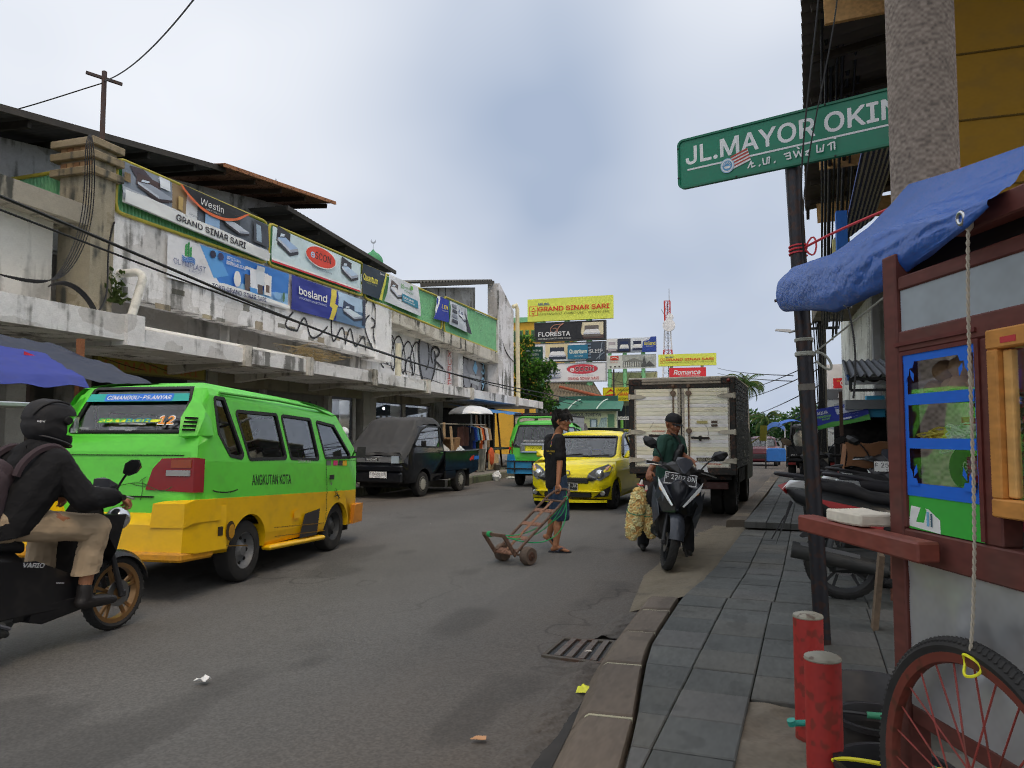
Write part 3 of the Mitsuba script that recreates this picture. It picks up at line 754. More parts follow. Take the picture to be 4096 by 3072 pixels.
def d_olym(a):
    a.poly([(.95, 1.0), (4.25, 1.0), (4.25, .12), (1.7, .12)], '3f7fce')
    a.poly([(.95, 1.0), (1.5, 1.0), (1.9, .45), (1.45, .3)], '5fa3e4')
    a.poly([(2.1, .12), (4.25, .12), (4.25, .45), (3.4, .35), (2.4, .36)], '8fbde8')
    for k, (c, h) in enumerate([('3d9a54', .3), ('2f8a49', .36), ('3d9a54', .26)]):
        a.poly([(.5 + .07 * k, .62), (.56 + .07 * k, .62), (.56 + .07 * k, .62 + h), (.5 + .07 * k, .58 + h)], c)
    for k in range(3):
        a.curve([(.42, .6 - .045 * k), (.55, .57 - .045 * k), (.68, .61 - .045 * k), (.8, .58 - .045 * k)], .03, '3b78c0')
    a.text('OLYMPLAST', .16, .36, .13, '4a5a8a', .98)
    a.text('FURNITURE', .62, .28, .05, '8a95ac', .4)
    a.ell(1.35, .86, .09, .09, '2b2f44')
    a.ell(1.6, .86, .09, .09, '3a3d66')
    a.text('#PILIHAN', 1.78, .84, .085, 'e6eef8', .5)
    a.text('BERKUALITAS', 1.78, .72, .085, 'f0f4fa', .72, True)
    a.rect(2.45, .2, 2.65, .62, '5b4f49')
    a.rect(2.65, .22, 2.95, .82, 'd9dde2')
    a.rect(2.95, .2, 3.15, .6, '554a48')
    a.rect(2.9, .45, 3.2, .95, 'cfd5dc')
    a.rect(3.2, .22, 3.5, .78, 'e2e5e9')
    a.rect(3.27, .3, 3.42, .5, '6b5a52')
    a.ell(2.15, .42, .13, .2, 'e6ebf0')
    a.rect(2.6, .14, 2.9, .3, '4c8fd0')
    a.ell(3.75, .3, .16, .1, '85b4e0')
    a.ell(4.0, .3, .05, .14, '4f7a5a')
    a.poly([(1.05, .1), (4.25, .02), (4.25, .1), (1.7, .22)], 'dfe8f2')
    a.text('TOKO GRAND SINAR SARI', 1.3, .02, .11, '27305e', 1.95, True)


banner('furniture_banner', 'blue and white banner reading Olymplast under the fence', QX(-10.95, (12.05, 4.48), (16.12, 4.47), (16.12, 5.36), (12.05, 5.34)), 4.25, 1.0, 'dcdfe4', d_olym, .045, 8)


def d_bos(a):
    a.rect(0, 0, 1.75, 1, '27348c')
    a.poly([(1.7, 1.0), (1.95, 1.0), (1.85, .55), (2.0, .5), (1.8, 0), (1.62, 0), (1.72, .38), (1.6, .42)], 'd8c54e')
    a.rect(2.0, .5, 3.4, 1.0, 'a9c4dc')
    a.poly([(1.9, .0), (3.4, 0), (3.4, .55), (1.95, .45)], '58779a')
    bed(a, 2.2, .2, 1.05, .55, '2a3040', 'c9d8e6', '31415c')
    a.rect(3.25, .1, 3.4, 1.0, '31384a')
    a.text('bosland', .25, .5, .22, 'f0f2f6', 1.2, True)
    a.text('modern mattress', .28, .36, .08, 'b9c0dc', 1.15)


banner('furniture_banner', 'dark blue banner reading bosland beside a bed picture', QX(-10.92, (16.2, 4.5), (19.9, 4.5), (19.9, 5.32), (16.2, 5.36)), 3.4, 1.0, '27348c', d_bos, .05, 12)


def d_quant(a):
    a.poly([(1.35, 0), (1.6, 0), (1.6, .96), (1.52, .96)], 'd2cf5a')
    a.text('Quantum', .08, .46, .2, 'ddd24a', .95, True)
    a.text('kesehatan tidur anda', .3, .38, .05, '8f9a70', .7)
    a.text('Serta', 1.1, .82, .07, 'dfe3e8', .3)


banner('furniture_banner', 'dark banner with yellow lettering reading Quantum', QX(-10.9, (19.75, 5.52), (20.95, 5.5), (21.25, 6.4), (19.75, 6.4)), 1.6, .96, '2a3844', d_quant, .04, 15)


def d_heal(a):
    bed(a, .12, .28, 1.0, .5, '3c3a3a', 'd9d9dc', '5b5048')
    a.text('25', .95, .68, .14, '5fa35a', .24, True)
    a.text('healthy', 1.2, .72, .08, '4f9a50', .5)
    a.text('innovation', 1.2, .6, .08, '3c8a64', .62)
    a.ell(1.72, .82, .09, .07, '6ab04a')
    a.poly([(1.0, .5), (2.1, .46), (2.1, .2), (1.0, .24)], '2f7f98')
    a.text('tidur sehat', 1.1, .35, .07, 'e8f0f2', .7, True)
    a.text('masa depan terjaga', 1.1, .27, .05, 'e8f0f2', .75)


banner('furniture_banner', 'white crumpled banner with a bed and a teal box, right of the dark one', QX(-10.86, (21.0, 5.5), (23.7, 5.42), (23.45, 6.37), (21.3, 6.4)), 2.3, .95, 'd3d8dc', d_heal, .09, 18)


def d_band(a):
    a.poly([(0, .9), (.25, .92), (.2, .5), (.05, .1), (0, .05)], 'dfe4ea')
    a.text('and', .5, .5, .2, 'e0c93a', .5, True)
    a.text('spring bed', .55, .4, .05, 'c9cde0', .4)


banner('furniture_banner', 'torn dark blue banner remnant ending in yellow letters and', QX(-10.86, (24.75, 5.5), (26.15, 5.55), (26.22, 6.38), (25.1, 6.38)), 1.1, .92, '26389a', d_band, .12, 21)


def d_bed2(a):
    bed(a, .65, .4, .7, .4, '20242c', 'd6dbe2', '3a4870')
    for k in range(4):
        a.rect(.12, .12 + .2 * k, .5, .25 + .2 * k, ['4a4e58', '7a808c', '33363e', '6a707c'][k])
    a.poly([(1.2, 0), (1.5, 0), (1.4, .5), (1.3, .9)], '30343e')


banner('furniture_banner', 'grey sagging banner of several beds at the far end of the fence', QX(-10.86, (26.2, 5.5), (28.5, 5.4), (28.0, 6.36), (26.25, 6.38)), 1.5, .95, 'b9c0c8', d_bed2, .1, 25)


def d_sinar(a):
    a.rect(.06, .04, 3.0, .38, '8f8430')
    a.text('SINAR SARI', .2, .09, .23, 'a8552c', 2.6)
    a.curve([(.15, .36), (.7, .22), (1.2, .14)], .025, '3f3a20')
    a.curve([(1.2, .36), (1.8, .2), (2.1, .14)], .03, '4a4424')


k = new('shop_sign', label='faded yellow shop board reading Sinar Sari under the canopy', cat='sign')
add('board', bx(-12.0, -11.9, 11.33, 14.4, 2.62, 3.04 - .13), mt('6a6330', .7, .8), k, False)
a = Art(plane((-11.898, 11.34, 2.6 + .02), (0, 1, 0), (0, 0, .74)), .002)
d_sinar(a)
put(new('print', k), a.out, None, False)
# graffiti on the walls
BK, SV = mt('1d1d20', .5, .2), mt('8a8d92', .45, .3)


def wallart(key, x, draw, eps=.003):
    a = Art(lambda y, z: np.stack([0 * y + x, y, z], -1), eps)
    draw(a)
    put(new('graffiti', key), a.out, None, False)


def g1(a):
    for pts in ([(16.4, 4.45), (16.1, 4.1), (16.6, 4.02)], [(16.6, 4.02), (17.0, 4.3), (17.2, 3.95), (17.6, 4.02), (18.0, 4.3)], [(18.2, 4.5), (18.4, 4.0), (18.7, 4.35), (18.95, 3.95)], [(18.95, 3.95), (19.3, 4.3), (19.5, 3.95), (19.9, 4.25), (20.1, 3.9)], [(20.3, 4.95), (20.05, 4.6), (20.3, 4.2), (20.6, 3.95)], [(20.1, 5.3), (20.35, 5.5), (20.7, 5.1), (20.6, 4.6), (20.8, 4.1)], [(20.45, 4.9), (20.7, 4.75), (20.45, 4.6)]):
        a.curve(pts, .055, BK)


wallart(B, -10.994, g1)


def loop(a, x, z, w, h, col=BK, lw=.06, fill=None):
    p = [(x, z), (x + .1 * w, z + .85 * h), (x + .5 * w, z + h), (x + .92 * w, z + .8 * h), (x + w, z)]
    if fill:
        a.poly(smoothpath(np.c_[np.array(p), np.zeros(5)], 24)[:, :2], fill)
    a.curve(p, lw, col)


def g2(a):
    loop(a, 22.45, 3.6, .65, 1.15)
    loop(a, 22.75, 3.75, .5, .95)
    loop(a, 23.15, 3.55, .75, 1.2)
    loop(a, 23.9, 3.5, .75, 1.15)
    loop(a, 24.15, 3.5, .4, .6)
    loop(a, 24.6, 3.7, .7, 1.0)
    a.poly(smoothpath(np.array([(25.3, 4.8, 0), (25.35, 3.7, 0), (25.8, 3.25, 0), (26.3, 3.6, 0), (26.4, 4.6, 0), (25.9, 4.75, 0)]), 30)[:, :2], SV)
    a.curve([(25.2, 4.85), (25.25, 3.75), (25.75, 3.2), (26.35, 3.55), (26.5, 4.5)], .11, BK, 40)
    a.curve([(25.2, 4.85), (25.8, 4.85), (26.0, 4.3), (25.75, 3.8)], .09, BK)
    a.curve([(26.3, 4.1), (26.6, 4.7), (26.95, 4.6), (26.7, 4.35)], .1, BK)
    a.curve([(26.5, 4.2), (27.3, 3.95)], .09, BK)
    a.curve([(26.8, 3.3), (26.9, 4.0), (27.3, 4.0), (27.4, 3.3)], .03, mt('55565a'))
    a.text('MERESTR', 24.95, 2.95, .38, BK, 2.6)
    for s, z in zip('XUPIED', (4.45, 4.15, 3.85, 3.58, 3.3, 3.0)):
        a.text(s, 27.75, z, .24, mt('b8564e'), .38)
    a.curve([(21.9, 4.1), (22.2, 3.9), (22.4, 4.15), (22.2, 4.4)], .05, BK)
    a.line([(21.9, 3.75), (27.3, 3.35)], .025, mt('3a3a3c'))


wallart(B, -11.594, g2)


def g3(a):
    for x, w in ((28.95, .75), (29.6, .8), (30.5, .7), (31.1, .6)):
        h = 1.15
        a.poly(smoothpath(np.array([(x, 4.6, 0), (x + .02, 3.5, 0), (x + w * .5, 3.12, 0), (x + w, 3.45, 0), (x + w, 4.5, 0)]), 24)[:, :2], SV)
        a.curve([(x, 4.6), (x + .02, 3.5), (x + w * .5, 3.1), (x + w, 3.45), (x + w, 4.5)], .07, mt('131315'), 30)
    a.curve([(28.9, 4.7), (29.4, 4.75), (29.45, 4.3), (29.0, 4.2)], .1, mt('131315'))
    a.poly([(29.9, 4.2), (30.2, 4.75), (30.5, 4.35), (30.35, 3.9)], SV)
    a.poly([(30.6, 4.2), (30.9, 4.6), (31.2, 4.3), (31.0, 4.0)], mt('7fb2d6'))
    a.poly([(30.2, 3.95), (31.5, 3.95), (31.3, 3.5), (30.3, 3.6)], mt('a7aaae'))
    a.line([(28.7, 3.42), (33, 3.22)], .03, mt('131315'))
    for s, z in (('362', 4.08), ('900', 3.4)):
        a.text(s, 31.65, z, .52, mt('9cc8e2'), 1.45, True)


wallart(B, -11.614, g3)
for seed, (x, y0, y1, z0, z1) in enumerate([(-11.394, 3, 9.6, 3.5, 5.0)]):
    wallart(B, -11.392, lambda a: (a.curve([(7.2, 4.75), (8.35, 4.85), (8.75, 4.75), (8.55, 4.35), (8.2, 4.45)], .05, BK), a.curve([(7.9, 4.2), (8.4, 4.25), (8.55, 3.95), (8.2, 3.75), (7.9, 3.8)], .05, BK)))
wallart(B, -12.13, lambda a: [a.curve([(17.2 + .35 * k, 1.9), (17.3 + .35 * k, 2.3), (17.5 + .35 * k, 2.0), (17.55 + .35 * k, 2.35)], .04, BK) for k in range(6)])
# climbing weeds on the pillar foot
lv = []
for k in range(130):
    c = np.array([-10.88 + R.uniform(0, .12), 10.72 + R.gauss(0, .09), 3.75 + abs(R.gauss(0, .25))])
    q = rng.normal(size=(2, 3)) * .03
    lv.append(tri(([c - q[0], c - q[1], c + q[0], c + q[1]], [(0, 1, 2, 3)])))
add('climbing_weed', cat(*lv), mt('46582e'), None, False, 'leaf', label='green weed growing out of the foot of the square pillar', cat='plant')
dry = [tube([(-10.25, 16.0 + R.gauss(0, .35), zs(16) + .33), (-10.2 + R.gauss(0, .1), 16 + R.gauss(0, .5), zs(16) + .45 + R.uniform(0, .12)), (-10.1 + R.gauss(0, .15), 16 + R.gauss(0, .8), zs(16) + .36 + R.uniform(0, .25))], .004, 4, 7) for k in range(70)]
add('dry_grass', cat(*dry), mt('9a8658'), None, label='tuft of dry straw grass growing on the canopy slab', cat='plant', smooth=False)


def wire(name, label, pts, r=.02, n=24, sag=0.0, sides=6, col='18181a', **kw):
    p = np.asarray(pts, float)
    if len(p) == 2:
        t = np.linspace(0, 1, n)[:, None]
        p = p[0] + (p[1] - p[0]) * t - np.array([0, 0, 1]) * sag * 4 * t * (1 - t)
    else:
        p = smoothpath(p, n)
    return add(name, tube(p, r, sides), mt(col, .5, .1), kw.pop('parent', None), label=label, cat=kw.pop('cat', 'cable'), **kw)
# ---------------------------------------------------------------- vehicle kit
RUB, STEEL, BLKP, CHR = mt('232323', .85, .5), mt('7d7f80', .45, .5, 0, .5), mt('1d1e20', .45, .3), mt('c9ccce', .15, .1, 0, 1)
GLS = mt('ffffff')


def mani(m):
    m = tri(m).copy()
    m.merge_vertices()
    return manifold3d.Manifold(manifold3d.Mesh(vert_properties=np.asarray(m.vertices, np.float32), tri_verts=np.asarray(m.faces, np.uint32)))


def rpoly(pts, r=0.0):
    p = sg.Polygon(pts)
    return p.buffer(-r).buffer(2 * r).buffer(-r) if r else p


def EX(p, a=-2, b=2, ax='x'):
    return mani(extr(p, b - a, ax, a))


def shell(side, front, plan, d=0.0):
    return EX(side.buffer(d)) ^ EX(front.buffer(d), -3, 8, 'y') ^ EX(plan.buffer(d), -1, 4, 'z')


def wheel(parent, x, y, r, w, side=1, style='steel', col=None, z=None):
    """A road wheel: tyre, rim; side = which way it faces."""
    z = r if z is None else z
    ty = [(r * .6, -w / 2), (r * .86, -w * .52), (r * .96, -w * .45), (r, -w * .34), (r, w * .34), (r * .96, w * .45), (r * .86, w * .52), (r * .6, w / 2), (r * .6, -w / 2)]
    k = add('wheel', lathe(ty, 36, 'x', (x, y, z)), RUB, parent)
    s = side
    out = lambda pr: lathe([(a * r, s * b * w) for a, b in pr], 36, 'x', (x, y, z))
    c = col or (mt('6b6d6f', .5, .7, 0, .4) if style == 'steel' else mt('9ea0a2', .35, .3, 0, .7))
    ms = [(out([(.62, -.45), (.62, .44), (.57, .46), (.52, .30), (.42, .12), (.25, .22), (.16, .38), (.0, .40)]), c)]
    dk = mt('121212', .8, .3)
    for i in range(8 if style == 'steel' else 0):
        a = i * pi / 4
        ms.append((cyl((x + s * w * .14, y + .40 * r * math.cos(a), z + .40 * r * math.sin(a)), (x + s * w * .20, y + .40 * r * math.cos(a), z + .40 * r * math.sin(a)), .06 * r, sides=8), dk))
    if style == 'cap':
        ms = [(out([(.62, -.45), (.63, .46), (.57, .5), (.5, .48), (.35, .55), (0, .57)]), mt('a9a79c', .4, .4, 0, .3))]
        for i in range(20):
            a = i * pi / 10
            ms.append((bar((x + s * w * .5, y + .46 * r * math.cos(a), z + .46 * r * math.sin(a)), (x + s * w * .49, y + .56 * r * math.cos(a), z + .56 * r * math.sin(a)), .015, .03), dk))
    if style == 'alloy':
        ms = [(out([(.62, -.45), (.62, .44), (.58, .46), (.56, .1), (.5, .0), (0, .0)]), mt('161617', .5, .3)), (out([(.17, .0), (.17, .34), (.12, .38), (0, .38)]), c)]
        for i in range(5):
            for o in (-.13, .13):
                a = i * 2 * pi / 5 + .3
                ms.append((bar((x + s * w * .3, y + .12 * r * math.cos(a + o * 2), z + .12 * r * math.sin(a + o * 2)), (x + s * w * .34, y + .58 * r * math.cos(a + o), z + .58 * r * math.sin(a + o)), .07 * r, .2 * w), c))
    add('rim', ms, None, k)
    return k


def plate(parent, S, s1, s2, bg, fg, w=.40, h=.14):
    a = Art(S, .0015)
    a.rect(0, 0, w, h, fg)
    a.rect(.006, .006, w - .006, h - .006, bg)
    a.text(s1, .05 * w, .40 * h, .42 * h, fg, .9 * w, False)
    a.text(s2, .36 * w, .1 * h, .2 * h, fg, .28 * w)
    return put(new('number_plate', parent), a.out, None, False)


class Van:
    """A shell with real window openings, panes, seals and an inside."""

    def __init__(s, key, side, front, plan, col, low=None, zsplit=0, wins=(), ends=(), arches=(), inner=.05, floor=.5, seal=.02, tint='tint', lower_mat=None):
        body = shell(side, front, plan)
        cut = shell(side, front, plan, -inner) ^ EX(sg.box(-9, floor, 9, 9))
        ops = [EX(p) for p in wins] + [EX(p, a, b, 'y') for p, a, b in ends]
        for y, z, r in arches:
            for q in (-1, 1):
                cut = cut + mani(cyl((q * .42, y, z), (q * 1.2, y, z), r, sides=40))
        b2 = body - cut
        rub = shell(side, front, plan, .006) - shell(side, front, plan, -.03)
        gl = shell(side, front, plan, -.012) - shell(side, front, plan, -.017)
        for o in ops:
            b2 = b2 - o
        if low:
            up, dn = b2.split_by_plane((0, 0, 1), zsplit)
            tail = EX(sg.box(-2, .58, -.86, 3))
            up, dn = up + (dn ^ tail), dn - tail
            add('body', up, col, key, 30)
            add('lower_body', dn, low, key, 30)
        else:
            add('body', b2, col, key, 30)
        bl = mt('17181a', .6, .3)
        for p in list(wins) + list(ends):
            e = p if hasattr(p, 'area') else p[0]
            for r in ((0, 2), (-2, 0)) if hasattr(p, 'area') else (p[1:],):
                ex = lambda q: EX(q, *r, 'x' if hasattr(p, 'area') else 'y')
                w = add('window', (ex(e.buffer(seal)) - ex(e.buffer(-.012))) ^ rub, bl, key, 30)
                add('pane', gl ^ ex(e), GLS, w, False, tint)


def mirx2(ms):
    return [a for m in ms for a in (m, mirx(m))]


# ---------------------------------------------------------------- the green and yellow minibus
GRN, YEL = mt('5ecb40', .34, .2), mt('f4b408', .38, .22)
k = new('minibus', label='green and yellow city minibus with route lettering on its rear window', cat='minibus', group=None)
with at(-5.5, 6.28, .03, 6.6, rx=-2.6):
    side = rpoly([(-.92, .30), (-.94, .8), (-.92, 1.2), (-.86, 1.34), (-.62, 1.79), (-.42, 1.86), (.3, 1.885), (1.2, 1.87), (1.85, 1.8), (2.08, 1.72), (2.62, 1.27), (2.88, 1.16), (2.96, .98), (3.0, .6), (2.98, .42), (2.6, .36), (.3, .28)], .035)
    front = rpoly([(-.73, .2), (-.78, .42), (-.8, .78), (-.79, 1.12), (-.7, 1.72), (-.62, 1.83), (-.4, 1.875), (0, 1.89), (.4, 1.875), (.62, 1.83), (.7, 1.72), (.79, 1.12), (.8, .78), (.78, .42), (.73, .2)], .03)
    plan = rpoly([(-.8, -.8), (-.77, -.9), (-.66, -.94), (.66, -.94), (.77, -.9), (.8, -.8), (.8, 2.2), (.74, 2.7), (.6, 2.96), (.3, 3.01), (-.3, 3.01), (-.6, 2.96), (-.74, 2.7), (-.8, 2.2)], .03)
    wins = [rpoly([(-.58, 1.70), (-.43, 1.70), (-.18, 1.19), (-.22, 1.16), (-.40, 1.18), (-.56, 1.38)], .02), rpoly([(-.24, 1.6), (.55, 1.62), (.68, 1.17), (-.06, 1.15)], .03), rpoly([(.66, 1.62), (1.34, 1.62), (1.47, 1.17), (.79, 1.17)], .03), rpoly([(1.5, 1.61), (1.98, 1.58), (2.42, 1.21), (1.65, 1.19)], .025)]
    Van(k, side, front, plan, GRN, YEL, .79, wins, [(rpoly([(-.57, 1.38), (.57, 1.38), (.5, 1.79), (-.5, 1.79)], .03), -1.2, -.3), (rpoly([(-.66, 1.3), (.66, 1.3), (.58, 1.7), (-.58, 1.7)], .05), 1.8, 3.2)], [(0, .28, .34), (2.04, .31, .34)])
    for x, y in ((.66, 0), (-.66, 0)):
        wheel(k, x, y, .295, .17, 1 if x > 0 else -1, 'steel', z=.27)
        wheel(k, x, 2.04, .295, .17, 1 if x > 0 else -1, 'steel', mt('3a3b3d', .5, .6, 0, .4), z=.36)
    add('underside', bx(-.6, .6, -.6, 2.8, .26, .5), mt('151514', .9, .6), k, False)
    st = mt('3d3f45', .8, .5)
    for y, s in ((1.55, 1), (.75, 1), (-.1, 1)):
        add('seat', [bx(-.62, .62, y - .25, y + .2, .55, .82, .05), bx(-.62, .62, y - .32, y - .2, .8, 1.28, .05)], st, k)
    add('curtain', grid(lambda u, v: (.55 - .15 * u, .15 + .36 * v + .1 * u, 1.18 + .3 * v * (1 - .4 * u) + .02 * np.sin(v * 30)), 10, 24, .004), mt('b0787e', .9, .6), k)
    add('steering_wheel', tube([(.38 + .17 * math.cos(t), 2.22 - .06 * math.sin(t), 1.18 + .15 * math.sin(t)) for t in np.linspace(0, 2 * pi, 20)[:-1]], .013, 6, close=True), BLKP, k)
    # rear: bumper, lights, pillar bulge, hatch lines
    XF.append(XF[-1] @ trimesh.transformations.translation_matrix((0, -.15, 0)))
    add('bumper', [hull([(x * q, y, z) for q in (-1, 1) for x, y, z in ((.835, -.8, .34), (.835, -.33, .34), (.83, -.70, .72), (.8, -.30, .72), (.4, -.95, .34), (.80, -.95, .36), (.4, -.94, .56), (.80, -.94, .58))]),
                   *mirx2([hull([(.50, -.96, .56), (.52, -.96, .76), (.81, -.95, .76), (.81, -.95, .56), (.845, -.85, .6), (.845, -.85, .79), (.84, -.45, .6), (.84, -.45, .79), (.5, -.7, .78), (.45, -.7, .6)])])], YEL, k)
    add('bumper_step', bx(-.82, .82, -.985, -.5, .28, .36, .02), mt('c98c14', .5, .8), k)
    tl = hull([(.32, -.80, .87), (.78, -.80, .85), (.83, -.72, .85), (.38, -.8, 1.05), (.46, -.79, 1.14), (.77, -.79, 1.15), (.828, -.72, 1.14), (.3, -.7, .87), (.45, -.7, 1.14)])
    for q in (1, -1):
        t = add('tail_light', tl if q > 0 else mirx(tl), mt('7a0a0e', .3, .1), k)
        add('clear_lens', [m if q > 0 else mirx(m) for m in (hull([(.52, -.812, .99), (.745, -.808, .99), (.745, -.808, 1.04), (.52, -.812, 1.04), (.52, -.78, .99), (.745, -.78, .99), (.745, -.78, 1.04), (.52, -.78, 1.04)]),)], mt('8d8f90', .2, .5), t, False)
        add('amber_lens', [m if q > 0 else mirx(m) for m in (hull([(.56, -.806, 1.06), (.75, -.80, 1.06), (.75, -.80, 1.13), (.56, -.806, 1.125), (.56, -.77, 1.06), (.75, -.77, 1.06), (.75, -.77, 1.13), (.56, -.77, 1.125)]),)], mt('8c3a12', .2, .4), t, False)
        pl = hull([(.57, -.55, 1.70), (.655, -.46, 1.69), (.60, -.42, 1.75), (.62, -.81, 1.33), (.75, -.74, 1.34), (.79, -.55, 1.35), (.62, -.79, 1.5), (.76, -.66, 1.5), (.62, -.6, 1.3), (.74, -.6, 1.3)])
        pk = add('pillar_cover', pl if q > 0 else mirx(pl), GRN, k)
        adds('vent', [(m if q > 0 else mirx(m)) for m in [bar((.645, -.805 + .012 * i, 1.39 + .035 * i), (.735, -.745 + .012 * i, 1.39 + .035 * i), .02, .014) for i in range(4)]], mt('101010', .9, .1), pk, False)
    adds('hatch_seam', [bx(-.66, .66, -.782, -.775, 1.165, 1.172), bx(-.66, .40, -.802, -.77, .802, .815)], mt('0f2a0c', .9, .2), k, False)
    rear = lambda o, tilt=0.0: plane((-.57, -.785 + 0, o), (1, 0, 0), (0, tilt, 1))
    a = Art(plane((-.57, -.715, 1.36), (1, 0, 0), (0, .52, 1)), .002)
    a.poly([(.06, .375), (1.08, .375), (1.1, .30), (.04, .30)], '2fa79c')
    a.poly(sg.box(.24, .315, .92, .36).buffer(.012), '2b6fd0')
    a.text('CIMANGGU-PS.ANYAR', .25, .318, .036, 'eef4f8', .66, True, .15)
    a.poly([(.30, .125), (.92, .125), (.88, .1), (.26, .1)], 'd6df2a')
    a.text('SEXY', .27, .095, .04, '2fae4a', .26, True, .1)
    a.text('BGR', .55, .098, .034, '1f8f96', .26, True, .1)
    a.text('Cab. Cimanggu', .5, .075, .016, 'dfe3e6', .27)
    a.text('12', .885, .073, .082, 'f0e8dc', .165, True)
    a.text('12', .895, .08, .068, 'e0923a', .145, True)
    a.text('Cimanggu', .42, .022, .032, '9aa0a4', .28, True, .15)
    a.text('family', .12, .03, .02, 'a8acb0', .1)
    put(new('window_sticker', k), a.out, None, False)
    XF.pop()
    a = Art(lambda y, z: np.stack([.8035 - .016 * np.clip((np.asarray(z) - .78) / .34, 0, 1) + 0 * np.asarray(y), np.asarray(y) + 0., np.asarray(z) + 0.], -1), .0015)
    a.text('ANGKUTAN KOTA', -.02, .90, .095, '16301a', .8, True)
    a.poly([(1.12, .56), (1.5, .60), (1.44, .31), (1.0, .30)], '2e2c2b')
    a.poly([(.86, .60), (1.0, .62), (1.01, .53), (.86, .52)], 'e0b020')
    for y0, c in ((1.66, '6a6f6c'), (1.85, 'cf3a78'), (2.0, '3a3a40'), (2.12, 'e0b62a')):
        a.rect(y0, 1.1, y0 + .13, 1.165, c)
    a.text('SIWALAN', .92, 1.125, .03, 'b9bcbc', .3)
    for pts in ([(-.7, .86), (-.5, .84), (-.3, .86)], [(1.9, .82), (1.95, .75), (2.0, .68)], [(1.86, .73), (2.0, .74)], [(1.86, .79), (2.02, .7)]):
        a.curve(pts, .012, '14200f')
    a.line([(1.625, 1.16), (1.64, .8), (1.63, .46)], .012, '152a10')
    a.line([(1.625, 1.16), (2.5, 1.17)], .008, '2c7a20')
    a.line([(-.1, .33), (-.6, .37), (-.74, .36)], .01, '6a4a0c')
    a.line([(.4, .46), (1.58, .43)], .008, '7a560c')
    a.line([(.42, .37), (1.6, .34)], .008, '7a560c')
    a.rect(1.7, .93, 1.83, .985, '1b1e1c')
    a.ell(1.735, .88, .018, .018, '555a58')
    a.ell(-.42, .49, .075, .09, '3c2c0a')
    a.ell(-.40, .485, .05, .065, 'a8791a')
    a.rect(-.63, .46, -.55, .54, '33280c')
    put(new('side_marking', k), a.out, None, False)
    a = Art(plane((-.72, -.943, .8), (1, 0, 0), (0, 0, 1)), .002)
    for pts in ([(.9, .12), (1.0, .1), (1.1, .115)], [(1.0, .16), (1.01, .05), (.995, -.02)], [(.98, .14), (1.04, .18)], [(.6, .1), (.8, .105), (1.02, .12), (1.1, .09), (1.3, .1)]):
        a.curve(pts, .006, '22501a')
    put(new('paint_crack', k), a.out, None, False)
    adds('sill_step', [bx(.7, .82, .36, 1.66, .235, .285, .02), bx(-.82, -.7, .36, 1.66, .235, .285, .02)], YEL, k)
    adds('rain_gutter', mirx2([tube([(.70, -.5, 1.755), (.705, .6, 1.775), (.705, 1.5, 1.765), (.69, 2.02, 1.7)], .014, 6)]), mt('4ba534', .5, .6), k)
    add('front_bumper', hull([(x * q, y, z) for q in (-1, 1) for x, y, z in ((.8, 2.5, .36), (.82, 2.5, .6), (.7, 3.04, .36), (.7, 3.06, .6))]), mt('c97f1c', .5, .6), k)
    adds('door_mirror', [hull([(.86, 2.4, 1.2), (.98, 2.4, 1.2), (.98, 2.42, 1.34), (.86, 2.42, 1.34), (.9, 2.46, 1.22), (.96, 2.46, 1.32)]), bar((.77, 2.38, 1.2), (.88, 2.42, 1.22), .03)], BLKP, k)
